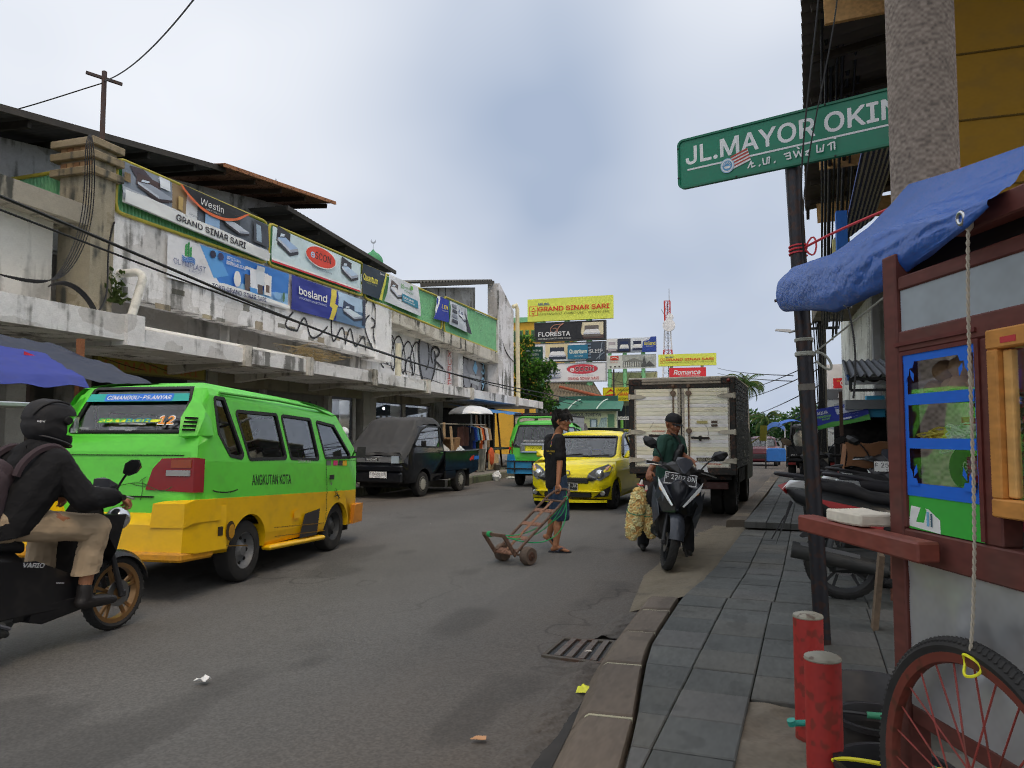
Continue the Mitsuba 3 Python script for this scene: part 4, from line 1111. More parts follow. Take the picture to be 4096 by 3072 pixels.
# ---------------------------------------------------------------- the second minibus, green and blue
BLU = mt('2a86b8', .45, .4)
k = new('minibus', label='green minibus with light blue bumpers and a yellow plate, seen from behind', cat='minibus')
with at(-5.80, 20.75, 0, 0):
    side = rpoly([(-.74, .42), (-.78, .8), (-.72, 1.15), (-.45, 1.72), (-.3, 1.79), (.6, 1.82), (1.6, 1.78), (2.05, 1.66), (2.6, 1.2), (2.95, 1.05), (3.0, .5), (2.6, .36), (.3, .36)], .04)
    front = rpoly([(-.70, .3), (-.745, .55), (-.75, .95), (-.66, 1.6), (-.56, 1.76), (0, 1.83), (.56, 1.76), (.66, 1.6), (.75, .95), (.745, .55), (.70, .3)], .05)
    plan = rpoly([(-.75, -.6), (-.66, -.77), (0, -.81), (.66, -.77), (.75, -.6), (.75, 2.4), (.6, 3.0), (-.6, 3.0), (-.75, 2.4)], .06)
    wins = [rpoly([(-.28, 1.6), (.4, 1.62), (.5, 1.14), (-.1, 1.12)], .03), rpoly([(.5, 1.62), (1.3, 1.62), (1.4, 1.15), (.6, 1.15)], .03), rpoly([(1.4, 1.6), (1.85, 1.55), (2.3, 1.2), (1.5, 1.16)], .03)]
    Van(k, side, front, plan, mt('58c043', .35, .35), None, 0, wins, [(rpoly([(-.60, 1.08), (.60, 1.08), (.5, 1.66), (-.5, 1.66)], .05), -1.2, -.2), (rpoly([(-.6, 1.2), (.6, 1.2), (.5, 1.62), (-.5, 1.62)], .05), 1.8, 3.2)], [(0, .3, .33), (2.05, .3, .33)])
    for y in (0, 2.05):
        for x in (.62, -.62):
            wheel(k, x, y, .29, .17, 1 if x > 0 else -1)
    add('underside', bx(-.6, .6, -.6, 2.8, .3, .5), mt('151514', .9, .6), k, False)
    for y in (1.5, .6):
        add('seat', [bx(-.6, .6, y - .3, y - .18, .8, 1.3, .05)], mt('5a5c55', .8, .5), k)
    add('bumper', [loft([[(x, y, z) for x, y in ((-.77, -.5), (-.77, -.74), (-.6, -.88), (.6, -.88), (.77, -.74), (.77, -.5))] for z in (.36, .40, .66, .70)]), *mirx2([hull([(.5, -.84, .68), (.78, -.72, .68), (.78, -.5, .68), (.5, -.6, .68), (.55, -.82, .88), (.77, -.7, .88), (.77, -.5, .88), (.6, -.6, .88)])])], BLU, k)
    add('bumper_bar', [bar((-.76, -.9, z), (.76, -.9, z), .03) for z in (.5, .70)] + [bar((x, -.9, .4), (x, -.9, .72), .03) for x in (-.5, 0, .5)], BLKP, k, False)
    for q in (-1, 1):
        t = add('tail_light', hull([(q * x, y, z) for x, y, z in ((.60, -.79, .9), (.74, -.68, .9), (.76, -.55, .92), (.62, -.72, 1.25), (.70, -.6, 1.3), (.72, -.5, 1.25), (.58, -.7, .9))]), mt('6e1a14', .2, .2), k)
        add('lit_lens', hull([(q * x, y, z) for x, y, z in ((.64, -.79, 1.0), (.73, -.71, 1.0), (.64, -.775, 1.08), (.72, -.69, 1.08), (.66, -.7, 1.0), (.66, -.7, 1.08))]), mt('e0301c', .3, 0), t)
    add('roof_spoiler', tube([(-.55, -.42, 1.74), (-.5, -.5, 1.84), (0, -.56, 1.88), (.5, -.5, 1.84), (.55, -.42, 1.74)], .03, 8, 24), mt('58c043', .35, .3), k)
    add('plate_frame', [bx(-.36, .36, -.86, -.78, .92, .97, .012), bx(-.36, .36, -.85, -.76, 1.12, 1.17, .012), bx(-.36, -.3, -.855, -.76, .97, 1.12, .01), bx(.3, .36, -.855, -.76, .97, 1.12, .01), bx(-.3, .3, -.80, -.7, .97, 1.12)], CHR, k)
    plate(k, plane((-.24, -.815, .97), (1, 0, 0), (0, 0, 1)), 'F 7900 CM', '03-24', 'e0dc2c', '2e2e18', .48, .15)
    a = Art(plane((-.6, -.735, 1.1), (1, 0, 0), (0, .45, 1)), .002)
    a.text('Sukses Selalu Kawan Lama', .28, .13, .035, 'e8eaea', .62, False)
    a.poly([(.93, .04), (1.12, .04), (1.1, .11), (.95, .11)], 'e4e4e0')
    a.text('01', .96, .05, .05, 'b83a2a', .1, True)
    a.text('DAILY TRAVEL', .4, .0, .02, 'b0b4b4', .35)
    put(new('window_sticker', k), a.out, None, False)
# ---------------------------------------------------------------- black pickups
PB = mt('16181d', .16, .18)


def pickup(label, covered):
    k = new('pickup_truck', label=label, cat='pickup truck')
    side = rpoly([(.98, .5), (.98, 1.4), (1.05, 1.68), (1.2, 1.76), (1.7, 1.77), (2.02, 1.70), (2.62, 1.16), (2.86, 1.03), (2.94, .85), (2.96, .4), (2.6, .33), (1.2, .33)], .04)
    front = rpoly([(-.70, .25), (-.745, .5), (-.75, 1.0), (-.67, 1.6), (-.56, 1.74), (0, 1.78), (.56, 1.74), (.67, 1.6), (.75, 1.0), (.745, .5), (.70, .25)], .05)
    plan = rpoly([(-.75, .9), (.75, .9), (.75, 2.4), (.68, 2.86), (.4, 2.96), (-.4, 2.96), (-.68, 2.86), (-.75, 2.4)], .05)
    Van(k, side, front, plan, PB, None, 0, [rpoly([(1.12, 1.6), (1.7, 1.6), (1.98, 1.52), (2.4, 1.16), (1.15, 1.12)], .04)], [(rpoly([(-.55, 1.18), (.55, 1.18), (.5, 1.6), (-.5, 1.6)], .05), .8, 1.3), (rpoly([(-.62, 1.18), (.62, 1.18), (.55, 1.62), (-.55, 1.62)], .06), 1.8, 3.2)], [(1.95, .3, .34)], tint='pane')
    for y in (0, 1.95):
        for x in (.63, -.63):
            wheel(k, x, y, .285, .17, 1 if x > 0 else -1, 'cap')
    b = add('cargo_bed', [bx(-.77, -.72, -.92, .95, .55, 1.0), bx(.72, .77, -.92, .95, .55, 1.0), bx(-.72, .72, .9, .95, .55, 1.0), bx(-.72, .72, -.92, .9, .55, .6), *[bx(x0, x1, -.94, .97, .985, 1.02, .01) for x0, x1 in ((-.79, -.71), (.71, .79))]], PB, k, False)
    add('tailgate', [bx(-.72, .72, -.95, -.9, .56, 1.02, .012), bx(-.6, .6, -.957, -.94, .92, .96)], PB, b, False)
    adds('bed_skirt', mirx2([bx(.70, .765, .38, .95, .34, .548, .02), hull([(.70, -.4, .4), (.765, -.4, .4), (.70, -.9, .5), (.765, -.9, .5), (.70, -.9, .548), (.765, -.9, .548), (.70, -.36, .548), (.765, -.36, .548)])]), PB, k, False)
    add('chassis', [bx(-.4, .4, -.9, 2.6, .3, .5), bx(-.5, .5, 1.6, 2.7, .24, .4)], mt('101010', .9, .5), k, False)
    adds('mud_flap', [bx(q * .64 - .1, q * .64 + .1, -.42, -.40, .1, .52) for q in (-1, 1)], mt('141414', .8, .5), k, False)
    add('seat', bx(-.6, .6, 1.15, 1.3, .8, 1.35, .05), mt('2c2c2e', .8, .4), k)
    adds('door_handle', mirx2([bx(.755, .785, 1.1, 1.22, .98, 1.0)]), CHR, k, False)
    adds('door_mirror', mirx2([hull([(.80, 2.2, 1.14), (.93, 2.2, 1.14), (.93, 2.2, 1.28), (.80, 2.2, 1.28), (.84, 2.26, 1.17), (.9, 2.26, 1.26)])]), BLKP, k)
    add('grille', [bx(-.48, .48, 2.93, 2.975, .80, .94, .01)], mt('9c9ea0', .35, .3, 0, .5), k)
    for q in (-1, 1):
        add('headlight', hull([(q * x, y, z) for x, y, z in ((.49, 2.975, .79), (.49, 2.965, .95), (.66, 2.93, .95), (.72, 2.85, .94), (.73, 2.83, .8), (.66, 2.94, .79), (.5, 2.8, .8), (.5, 2.8, .94))]), mt('8f989c', .12, .2, 0, .4), k)
        add('tail_light', bx(min(q * .5, q * .72), max(q * .5, q * .72), -.9, -.86, .44, .52), mt('7a1a18', .3, .3), k, False)
    adds('front_bumper', [bx(-.74, .74, 2.86, 3.0, .6, .74, .03), bx(-.72, .72, 2.84, 2.99, .36, .585, .03)], PB, k)
    a = Art(plane((.17, 2.977, .835), (-1, 0, 0), (0, 0, 1)), .002)
    a.rect(0, 0, .34, .07, '2c2e30')
    a.text('SUZUKI', .03, .015, .04, 'e0e2e4', .28, True)
    put(new('badge', k), a.out, None, False)
    return k


with at(-7.90, 18.24, 0, 175.1):
    k = pickup('black pickup truck parked across the street with a dark sheet over its cab', True)
    plate(k, plane((.05, 3.004, .46), (-1, 0, 0), (0, 0, 1)), 'F 8480 UW', '03 25', 'e4e4e0', '1c1c1c', .46, .15)
    a = Art(plane((-.772, .85, .58), (0, -1, 0), (0, 0, 1)), .002)
    a.poly([(1.2, .2), (1.35, .29), (1.42, .29), (1.3, .16)], 'c8342c')
    a.poly([(1.34, .24), (1.42, .31), (1.5, .29), (1.42, .17)], 'c8342c')
    a.poly([(1.5, .28), (1.78, .28), (1.78, .19), (1.47, .19)], '2f6fc0')
    put(new('side_stripe', k), a.out, None, False)
    # the sheet tied over the cab
    prof = np.array([(.98, 1.36), (1.0, 1.7), (1.2, 1.80), (1.7, 1.81), (2.05, 1.73), (2.64, 1.2), (2.78, 1.1), (2.93, 1.02), (2.965, .94)])

    def sheet(u, v):
        q = np.stack([np.interp(v, np.linspace(0, 1, 9), prof[:, 0]), np.interp(v, np.linspace(0, 1, 9), prof[:, 1])], -1)
        x = (u - .5) * 2
        hw = np.interp(q[..., 1], [1.0, 1.2, 1.6, 1.8], [.77, .76, .70, .62])
        w = meshkit.fbm(np.stack([u * 9, v * 7, u * 0], -1), 4) - .5
        w2 = np.abs(meshkit.fbm(np.stack([u * 5 + v * 6, v * 3, u * 0 + 5], -1), 3) - .5)
        e = np.clip((np.abs(x) - .86) / .14, 0, 1)
        z = q[..., 1] + .012 + .05 * w2 - .16 * e ** 1.5 * (1 + .8 * w) * np.clip(1.9 - 2 * np.abs(v - .45), .15, 1)
        return np.stack([x * (hw + .02) * (1 + .0 * w), q[..., 0] + .02 + .035 * w + .03 * np.sin(x * 9) * (v > .9), z], 0)
    key = new('cover_sheet', label='creased dark sheet draped over the cab of the parked black pickup', cat='sheet')
    put(key, grid(sheet, 70, 60, .004), mt('3b3b3c', .6, .35), 50, 'cloth')
    bag = lambda x, y, z, sx, sy, sz, s: trimesh.Trimesh((lambda v: v * np.array([sx, sy, sz]) * (1 + .25 * (meshkit.fbm(v * 2.2 + s, 3)[:, None] - .5)) + [x, y, z])(trimesh.creation.icosphere(4).vertices), trimesh.creation.icosphere(4).faces, process=False)
    add('plastic_bundle', bag(-.1, -.25, .86, .6, .55, .36, 3), mt('b9bcbd', .25, .3), label='large bundle wrapped in clear plastic on the black pickup bed', cat='bundle', bsdf='cloth')
    add('plastic_bundle', bag(-.35, .55, .85, .32, .3, .34, 8), mt('b0b0aa', .3, .4), label='smaller wrapped bundle behind the cab of the black pickup', cat='bundle', bsdf='cloth')
    add('wooden_stake', bar((-.68, .35, .62), (-.62, .40, 1.62), .05, .04), mt('b49a78', .8, .4, 3), label='bare wooden stake standing in the black pickup bed', cat='stake')
    add('wooden_crate', [hull([(-.55, .15, 1.0), (-.2, .15, 1.0), (-.55, -.2, 1.02), (-.2, -.2, 1.02), (-.58, .18, 1.32), (-.17, .18, 1.32), (-.58, -.23, 1.34), (-.17, -.23, 1.34)]), bx(-.62, -.15, .1, .6, 1.3, 1.34)], mt('8a6a48', .85, .5, 3), label='brown wooden box tipped up on the black pickup load', cat='crate', smooth=False)
with at(1.62, 26.6, .03, -3.3):
    k = pickup('black pickup truck seen from behind beyond the sign pole, carrying goods', False)
    a = Art(plane((-.68, -.952, .60), (1, 0, 0), (0, 0, 1)), .004)
    a.text('SUZUKI', .05, .06, .1, 'c9cbcd', .5, True)
    put(new('tailgate_lettering', k), a.out, None, False)
    add('bed_frame', [bar((x, y, 1.0), (x * .9, 1.0, 1.78), .04) for x in (-.7, .7) for y in (.3, .9)] + [bar((-.63, 1.0, 1.8), (.63, 1.0, 1.8), .04)], BLKP, k, False)
    add('sack', bag(-.35, .1, 1.2, .22, .25, .3, 5), mt('b3b1a8', .6, .4), label='grey white sack standing in the bed of the farther black pickup', cat='sack', bsdf='cloth')
# ---------------------------------------------------------------- the yellow hatchback
k = new('hatchback_car', label='bright yellow hatchback car facing the camera behind the man with the handcart', cat='car')
LEM = mt('e2d413', .18, .12)
with at(-3.30, 17.2, 0, 177.2):
    side = rpoly([(-.56, .34), (-.6, .8), (-.48, 1.1), (-.2, 1.42), (.1, 1.49), (.9, 1.51), (1.35, 1.45), (2.12, .98), (2.75, .84), (3.0, .68), (3.06, .5), (3.04, .26), (2.8, .2), (-.3, .22)], .05)
    front = rpoly([(-.76, .14), (-.82, .34), (-.83, .72), (-.8, .92), (-.62, 1.40), (-.5, 1.475), (0, 1.52), (.5, 1.475), (.62, 1.40), (.8, .92), (.83, .72), (.82, .34), (.76, .14)], .05)
    plan = rpoly([(-.83, -.4), (-.66, -.6), (.66, -.6), (.83, -.4), (.83, 2.55), (.77, 2.82), (.58, 3.0), (.3, 3.07), (-.3, 3.07), (-.58, 3.0), (-.77, 2.82), (-.83, 2.55)], .08)
    Van(k, side, front, plan, LEM, None, 0, [rpoly([(.75, 1.38), (1.2, 1.35), (1.85, .98), (.72, .93)], .03), rpoly([(-.25, 1.3), (.1, 1.38), (.66, 1.38), (.63, .93), (-.2, .98)], .03)], [(rpoly([(-.60, 1.38), (.60, 1.38), (.69, .99), (-.69, .99)], .05), 1.0, 2.6), (rpoly([(-.5, 1.38), (.5, 1.38), (.6, 1.05), (-.6, 1.05)], .05), -1, .1)], [(0, .28, .33), (2.455, .28, .33)], inner=.06, floor=.45)
    for y in (0, 2.455):
        for x in (.72, -.72):
            wheel(k, x, y, .285, .175, 1 if x > 0 else -1, 'alloy', mt('2b2b2d', .4, .3, 0, .4))
    add('dashboard', bx(-.66, .66, 1.7, 2.1, .75, .95, .06), mt('37393c', .8, .3), k)
    for q in (-1, 1):
        add('seat', [bx(q * .35 - .24, q * .35 + .24, .75, .9, .6, 1.15, .06), bx(q * .35 - .13, q * .35 + .13, .75, .84, 1.16, 1.32, .04)], mt('3a3c40', .8, .3), k)
        hl = add('headlight', hull([(q * x, y, z) for x, y, z in ((.42, 3.075, .70), (.38, 3.07, .62), (.62, 3.0, .56), (.76, 2.88, .66), (.80, 2.72, .82), (.72, 2.76, .86), (.52, 2.98, .78), (.6, 2.7, .7))]), mt('8f9598', .1, .1, 0, .5), k)
        add('lamp', [mov(trimesh.creation.icosphere(3, .085), (q * .60, 2.955, .68))], mt('d4d8da', .08, .1, 0, .9), hl, True)
        add('indicator', hull([(q * x, y, z) for x, y, z in ((.70, 2.91, .74), (.79, 2.78, .78), (.77, 2.79, .85), (.69, 2.86, .80))]), mt('d8a88c', .15, .1), hl)
        fl = add('fog_lamp_recess', hull([(q * x, y, z) for x, y, z in ((.50, 3.045, .25), (.74, 2.90, .27), (.785, 2.83, .46), (.72, 2.93, .42), (.5, 2.9, .3), (.7, 2.7, .3))]), mt('222326', .6, .2), k)
        add('fog_lamp', lathe([(.05, 0), (.045, .02), (.0, .025)], 16, 'y', (q * .66, 2.985, .33)), CHR, fl)
        add('door_mirror', hull([(q * x, y, z) for x, y, z in ((.86, 1.78, .95), (1.04, 1.76, .95), (1.05, 1.76, 1.08), (.88, 1.78, 1.1), (.88, 1.88, .97), (1.02, 1.86, .99), (1.0, 1.85, 1.07), (.8, 1.82, .96))]), LEM, k)
        add('rain_visor', tube([(q * .80, 1.86, 1.02), (q * .70, 1.42, 1.30), (q * .645, 1.1, 1.40), (q * .64, .3, 1.42), (q * .68, -.2, 1.30)], .028, 6, 20), mt('1b1c1e', .3, .2), k)
    add('grille', [bx(-.40, .40, 3.02, 3.075, .50, .60, .015), hull([(-.48, 3.06, .55), (.48, 3.06, .55), (-.4, 3.07, .60), (.4, 3.07, .60), (-.62, 3.0, .62), (.62, 3.0, .62), (-.4, 2.9, .55), (.4, 2.9, .55)])], mt('1a1b1d', .4, .2), k)
    adds('grille_bar', [bx(-.40, .40, 3.07, 3.082, z, z + .012) for z in (.52, .55, .58)], mt('4a4c50', .3, .2, 0, .6), k, False)
    add('lower_grille', [bx(-.46, .46, 3.02, 3.068, .235, .34, .02), *[bx(-.44, .44, 3.06, 3.075, z, z + .012) for z in (.26, .285, .31)]], mt('1a1b1d', .5, .2), k)
    adds('bumper_lip', [bx(-.62, .62, 2.95, 3.085, .345, .37, .012), hull([(q * x, y, z) for q in (-1, 1) for x, y, z in ((.72, 2.9, .15), (.72, 2.9, .2), (.4, 3.09, .15), (.4, 3.09, .2), (.4, 2.8, .15))])], LEM, k)
    add('emblem', lathe([(.055, 0), (.05, .012), (.03, .012), (.028, .004)], 24, 'y', (0, 3.03, .695)), CHR, k)
    plate(k, plane((.21, 3.095, .38), (-1, 0, 0), (0, 0, 1)), 'F 1263 JX', '08-25', '17181a', 'd8dadb', .42, .135)
    adds('wiper', [bar((.55, 2.14, .985), (-.02, 2.02, 1.03), .02, .015), bar((-.05, 2.16, .985), (-.56, 2.04, 1.02), .02, .015)], BLKP, k, False)
# ---------------------------------------------------------------- the large box truck
k = new('box_truck', label='large dirty box truck with cream ribbed rear doors and a scratched black side', cat='truck')
CREAM, BLK = mt('e6e0cc', .5, .35), mt('1c1c1c', .55, .45, 6)
with at(-1.2, 14.44, 0, -3.3):
    bdy = add('cargo_box', [bx(-.865, .865, -1.06, 1.9, .86, 2.34), bx(.86, .885, -1.03, 1.9, .84, 2.36), bx(-.885, -.86, -1.03, 1.9, .84, 2.36)], BLK, k, False)
    add('box_roof', bx(-.9, .9, -1.09, 1.92, 2.36, 2.40, .01), mt('a9a69c', .6, .8), bdy, False)
    for i in range(17):
        add('side_rib', bx(.883, .893, -1.0, 1.88, .9 + .086 * i, .915 + .086 * i), mt('232323', .55, .5, 6), bdy, False)
    fr = mt('1d1d1c', .6, .7, 2)
    add('rear_frame', [bx(-.9, -.8, -1.09, -1.03, .76, 2.37, .012), bx(.8, .9, -1.09, -1.03, .76, 2.37, .012), bx(-.8, .8, -1.088, -1.03, 2.21, 2.27), bx(-.9, .9, -1.095, -.9, .74, .86, .012)], fr, bdy, False)
    add('rear_header', [bx(-.67, .67, -1.095, -1.03, 2.275, 2.315, .008), bx(-.67, .67, -1.1, -1.03, 2.32, 2.36, .008)], mt('8e887a', .5, .8), bdy, False)
    for q in (-1, 1):
        h = add('corner_plate', bx(min(q * .67, q * .9), max(q * .67, q * .9), -1.1, -1.03, 2.272, 2.375, .01), fr, bdy, False)
        add('marker_lamp', lathe([(.05, 0), (.045, .015), (0, .02)], 16, 'y', (q * .79, -1.105, 2.325)) if q < 0 else mov(trimesh.creation.icosphere(2, .03), (q * .79, -1.1, 2.325)), mt('7a2a22', .3, .5), h)
        d = add('rear_door', bx(min(q * .012, q * .8), max(q * .012, q * .8), -1.07, -1.045, .86, 2.205), CREAM, bdy, False)
        for i in range(20):
            z = .868 + i * .067
            add('door_plank', hull([(x, y, zz) for x in (q * .016, q * .795) for y, zz in ((-1.07, z), (-1.07, z + .063), (-1.082, z + .006), (-1.082, z + .057))]), mt(R.choice(['f2ecda', 'ebe5d0', 'f6f1e2', 'e6dfc8']), .42, .35), d, False)
        add('door_edge', [bx(min(q * .014, q * .06), max(q * .014, q * .06), -1.088, -1.07, .862, 2.2), bx(min(q * .77, q * .8), max(q * .77, q * .8), -1.088, -1.07, .862, 2.2), bx(min(q * .06, q * .77), max(q * .06, q * .77), -1.088, -1.07, .862, .885)], mt('a9a496', .4, .8), d, False)
        add('rivets', [mov(trimesh.creation.icosphere(1, .007), (q * x, -1.09, .9 + .064 * i)) for i in range(20) for x in (.037, .785)], mt('4a4640', .5, .6), d, True, kind='stuff')
        add('locking_bar', [cyl((q * .13, -1.1, .84), (q * .13, -1.1, 2.24), .013, sides=10), *[hull([(q * .13 + a, -1.115 + b, z + c) for a, c in ((-.055, 0), (.055, 0), (-.03, .04), (.03, .04), (-.03, -.04), (.03, -.04)) for b in (0, .03)]) for z in (.9, 1.48, 2.12)], cyl((q * .13, -1.1, 2.22), (q * .13, -1.1, 2.27), .03, sides=10)], mt('6a5a4c', .5, .9, 2), d)
        for z in (.98, 1.46, 2.07):
            add('hinge', [hull([(q * x, y, z + c) for x, c in ((.88, .04), (.88, -.04), (.68, .035), (.68, -.035), (.6, .005), (.6, -.005)) for y in (-1.10, -1.085)]), cyl((q * .885, -1.1, z - .05), (q * .885, -1.1, z + .05), .02, sides=8)], mt('b5b09f', .4, .8), d)
    adds('lock_handle', [bar((.16, -1.12, 1.365), (.47, -1.12, 1.355), .015, .04), bx(.30, .34, -1.15, -1.1, 1.31, 1.40, .01), bar((-.55, -1.11, 1.40), (-.2, -1.11, 1.385), .012, .045)], mt('1f1d1c', .6, .5, 2), bdy)
    a = Art(plane((-.8, -1.085, .86), (1, 0, 0), (0, 0, 1)), .003)
    a.text('JANJIR SEDERHANA', .3, .605, .022, 'b83c30', .22, True)
    a.text('- PT ANGKUTAN -', .34, .69, .02, 'a88a5a', .1)
    a.rect(1.06, .74, 1.24, .79, 'a8a16a')
    a.rect(1.3, .75, 1.4, .79, '4a3e32')
    a.rect(1.3, .69, 1.4, .73, '4a3e32')
    a.rect(1.05, .11, 1.35, .17, '26241f')
    a.text('8205 RZEN', 1.07, .12, .035, 'b9b39c', .26, True)
    a.line([(1.2, .07), (1.45, .062)], .012, 'b8442c')
    a.curve([(1.19, .72), (1.24, .66), (1.25, .58), (1.245, .5)], .006, '3a3630')
    a.line([(1.2, .97), (1.36, .97)], .006, '4a463c')
    a.line([(.27, .66), (.34, .77)], .006, '6a6456')
    put(new('door_marking', bdy), a.out, None, False)
    add('chassis', [bx(-.4, -.3, -1.0, 3.2, .5, .72), bx(.3, .4, -1.0, 3.2, .5, .72), bx(-.8, .8, -1.0, -.9, .66, .74), bx(-.75, .75, -.3, .3, .45, .6)], mt('171716', .8, .7, 2), k, False)
    adds('tail_lamp_bar', [bx(q * .55 - .2, q * .55 + .2, -1.0, -.94, .5, .62, .01) for q in (-1, 1)], mt('3a1614', .5, .7), k)
    add('spare_wheel', lathe([(.2, -.09), (.34, -.1), (.36, -.05), (.36, .05), (.34, .1), (.2, .09), (.2, -.09)], 32, 'z', (-.18, -.65, .45)), RUB, k)
    add('underrun_bar', [bar((-.1, -1.05, .48), (.12, -1.05, .48), .05), bx(.05, .13, -1.04, -.98, .36, .72)], mt('3b3934', .6, .8, 2), k, False)
    for y, xs_ in ((0, (.70, .48)), (2.9, (.68,))):
        for x in xs_:
            for q in (-1, 1):
                wheel(k, q * x, y, .38, .2, q)
    adds('side_guard', [bx(.76, .8, .6, 2.2, .52, .78), bx(-.8, -.76, .6, 2.2, .52, .78), bx(.7, .8, .5, .62, .3, .84)], mt('1b1b1a', .7, .7), k, False)
    add('cab', [hull([(q * x, y, z) for q in (-1, 1) for x, y, z in ((.84, 1.98, .5), (.86, 1.98, 1.2), (.74, 2.0, 2.0), (.84, 3.55, .5), (.86, 3.5, 1.15), (.72, 3.1, 2.0))])], mt('34352f', .5, .5), k)
    add('side_mirror', [hull([(1.03, 2.94, 1.28), (1.18, 2.94, 1.28), (1.2, 2.94, 1.6), (1.06, 2.94, 1.62), (1.08, 3.0, 1.35), (1.16, 3.0, 1.55)]), tube([(.8, 3.1, 1.2), (.95, 3.1, 1.3), (1.1, 3.0, 1.42)], .012, 6)], mt('8d8a2c', .35, .3), k)
# ---------------------------------------------------------------- small box truck, far cars
k = new('box_truck', label='smaller grey box truck parked beyond the green and blue minibus', cat='truck')
with at(-7.75, 28.2, -.02, -2):
    b = add('cargo_box', bx(-.86, .86, -1.0, 2.6, .75, 2.14), mt('9a9a96', .5, .6), k, False)
    for i in range(7):
        add('side_panel', bx(.862, .874, -.98 + .0, 2.58, .78 + .19 * i, .955 + .19 * i), mt('94989a', .5, .5), b, False)
    for q in (-1, 1):
        add('rear_door', bx(min(q * .02, q * .82), max(q * .02, q * .82), -1.03, -1.0, .8, 2.05, .008), mt('c9c4b2', .5, .6), b, False)
        add('marker_lamp', mov(trimesh.creation.icosphere(2, .04), (q * .55, -1.0, 2.2)), mt('8a1c1c', .3, .2), b, True)
    add('box_frame', [bx(-.9, .9, -1.04, 2.65, 2.12, 2.17, .01), bx(-.06, .06, -1.05, -1.03, .8, 2.12), bx(-.88, -.83, -1.05, -.99, .75, 2.13), bx(.83, .88, -1.05, -.99, .75, 2.13)], mt('20201f', .6, .5), b, False)
    add('roof_rack', [bar((-.85, -1.0, 2.2), (.85, -1.0, 2.2), .05), bar((.85, -1, 2.2), (.85, 1.2, 2.2), .04)], mt('2a2a2a', .6, .6), k, False)
    add('chassis', bx(-.5, .5, -.9, 4, .45, .74), mt('171716', .9, .6), k, False)
    add('cab', hull([(q * x, y, z) for q in (-1, 1) for x, y, z in ((.8, 2.7, .5), (.8, 2.7, 1.2), (.7, 2.7, 1.9), (.8, 4.2, .5), (.8, 4.1, 1.15), (.68, 3.7, 1.9))]), mt('4a4038', .5, .4), k)
    for y in (.2, 3.2):
        for q in (-1, 1):
            wheel(k, q * .72, y, .34, .2, q)


def farcar(label, x, y, rz, col, lo=True):
    k = new('parked_car', label=label, cat='car')
    with at(x, y, float(gz(y)), rz):
        side = rpoly([(-.6, .35), (-.66, .8), (-.5, 1.0), (-.2, 1.45), (.2, 1.55), (1.1, 1.55), (1.5, 1.45), (2.1, 1.05), (2.85, .92), (3.05, .7), (3.05, .3), (2.6, .22), (-.3, .24)], .05)
        front = rpoly([(-.76, .15), (-.84, .5), (-.82, .95), (-.62, 1.45), (-.4, 1.56), (.4, 1.56), (.62, 1.45), (.82, .95), (.84, .5), (.76, .15)], .05)
        plan = rpoly([(-.84, -.4), (-.6, -.66), (.6, -.66), (.84, -.4), (.84, 2.6), (.5, 3.05), (-.5, 3.05), (-.84, 2.6)], .08)
        Van(k, side, front, plan, mt(col, .25, .15), None, 0, [rpoly([(-.3, 1.35), (.2, 1.43), (1.3, 1.4), (1.85, 1.05), (-.3, 1.0)], .03)], [(rpoly([(-.58, 1.42), (.58, 1.42), (.7, 1.05), (-.7, 1.05)], .05), 1.2, 2.6), (rpoly([(-.5, 1.4), (.5, 1.4), (.6, 1.02), (-.6, 1.02)], .05), -1, .1)], [(0, .3, .34), (2.5, .3, .34)], inner=.06, floor=.5)
        for yy in (0, 2.5):
            for q in (-1, 1):
                wheel(k, q * .72, yy, .3, .18, q, 'alloy')
        for q in (-1, 1):
            add('headlight', hull([(q * xx, yy, z) for xx, yy, z in ((.5, 3.06, .62), (.8, 2.75, .7), (.78, 2.8, .86), (.55, 3.04, .76), (.6, 2.7, .7))]), mt('c9ced2', .1, .1, 0, .5), k)
        add('front_grille', bx(-.45, .45, 3.0, 3.06, .4, .66, .02), mt('2a2a2c', .5, .2), k)


farcar('dark red car parked behind the blue pedal cart', .25, 44.5, 176, '4e1620')
farcar('white car driving far down the street', -2.35, 74, 178, 'd4d6d8')
farcar('silver car far down the street behind the white one', -4.3, 88, 180, 'a9acb0')
# ---------------------------------------------------------------- scooters
def tyre(k, y, r, w, rimcol, spokes=5, z=None):
    z = z or r
    a = np.linspace(-1.15, 1.15, 9)
    pr = [(r * .80, -w * .36)] + [(r - w * .62 + w * .62 * math.cos(t), w * .52 * math.sin(t) / math.sin(1.15)) for t in a] + [(r * .80, w * .36), (r * .80, -w * .36)]
    t = add('wheel', [lathe(pr, 44, 'x', (0, y, z))] + [bar((q * w * .1, y + (r - .001) * math.cos(g + q * .05), z + (r - .001) * math.sin(g + q * .05)), (q * w * .42, y + (r - .012) * math.cos(g - q * .08), z + (r - .012) * math.sin(g - q * .08)), .008, .006) for g in np.arange(0, 2 * pi, .19) for q in (-1, 1)], mt('252525', .85, .5), k)
    m = [lathe([(r * .70, -w * .32), (r * .81, -w * .38), (r * .81, w * .38), (r * .70, w * .32), (r * .70, -w * .32)], 44, 'x', (0, y, z)), cyl((-w * .5, y, z), (w * .5, y, z), r * .17)]
    for i in range(spokes):
        for o in (-.16, .16):
            g = i * 2 * pi / spokes + .4
            m.append(bar((0, y + r * .14 * math.cos(g), z + r * .14 * math.sin(g)), (0, y + r * .72 * math.cos(g + o), z + r * .72 * math.sin(g + o)), .022, .02))
    add('rim', m, rimcol, t)
    add('brake_disc', lathe([(r * .18, -.003), (r * .36, -.003), (r * .36, .003), (r * .18, .003), (r * .18, -.003)], 28, 'x', (w * .55, y, z)), mt('7d7d7d', .3, .3, 0, .9), t)


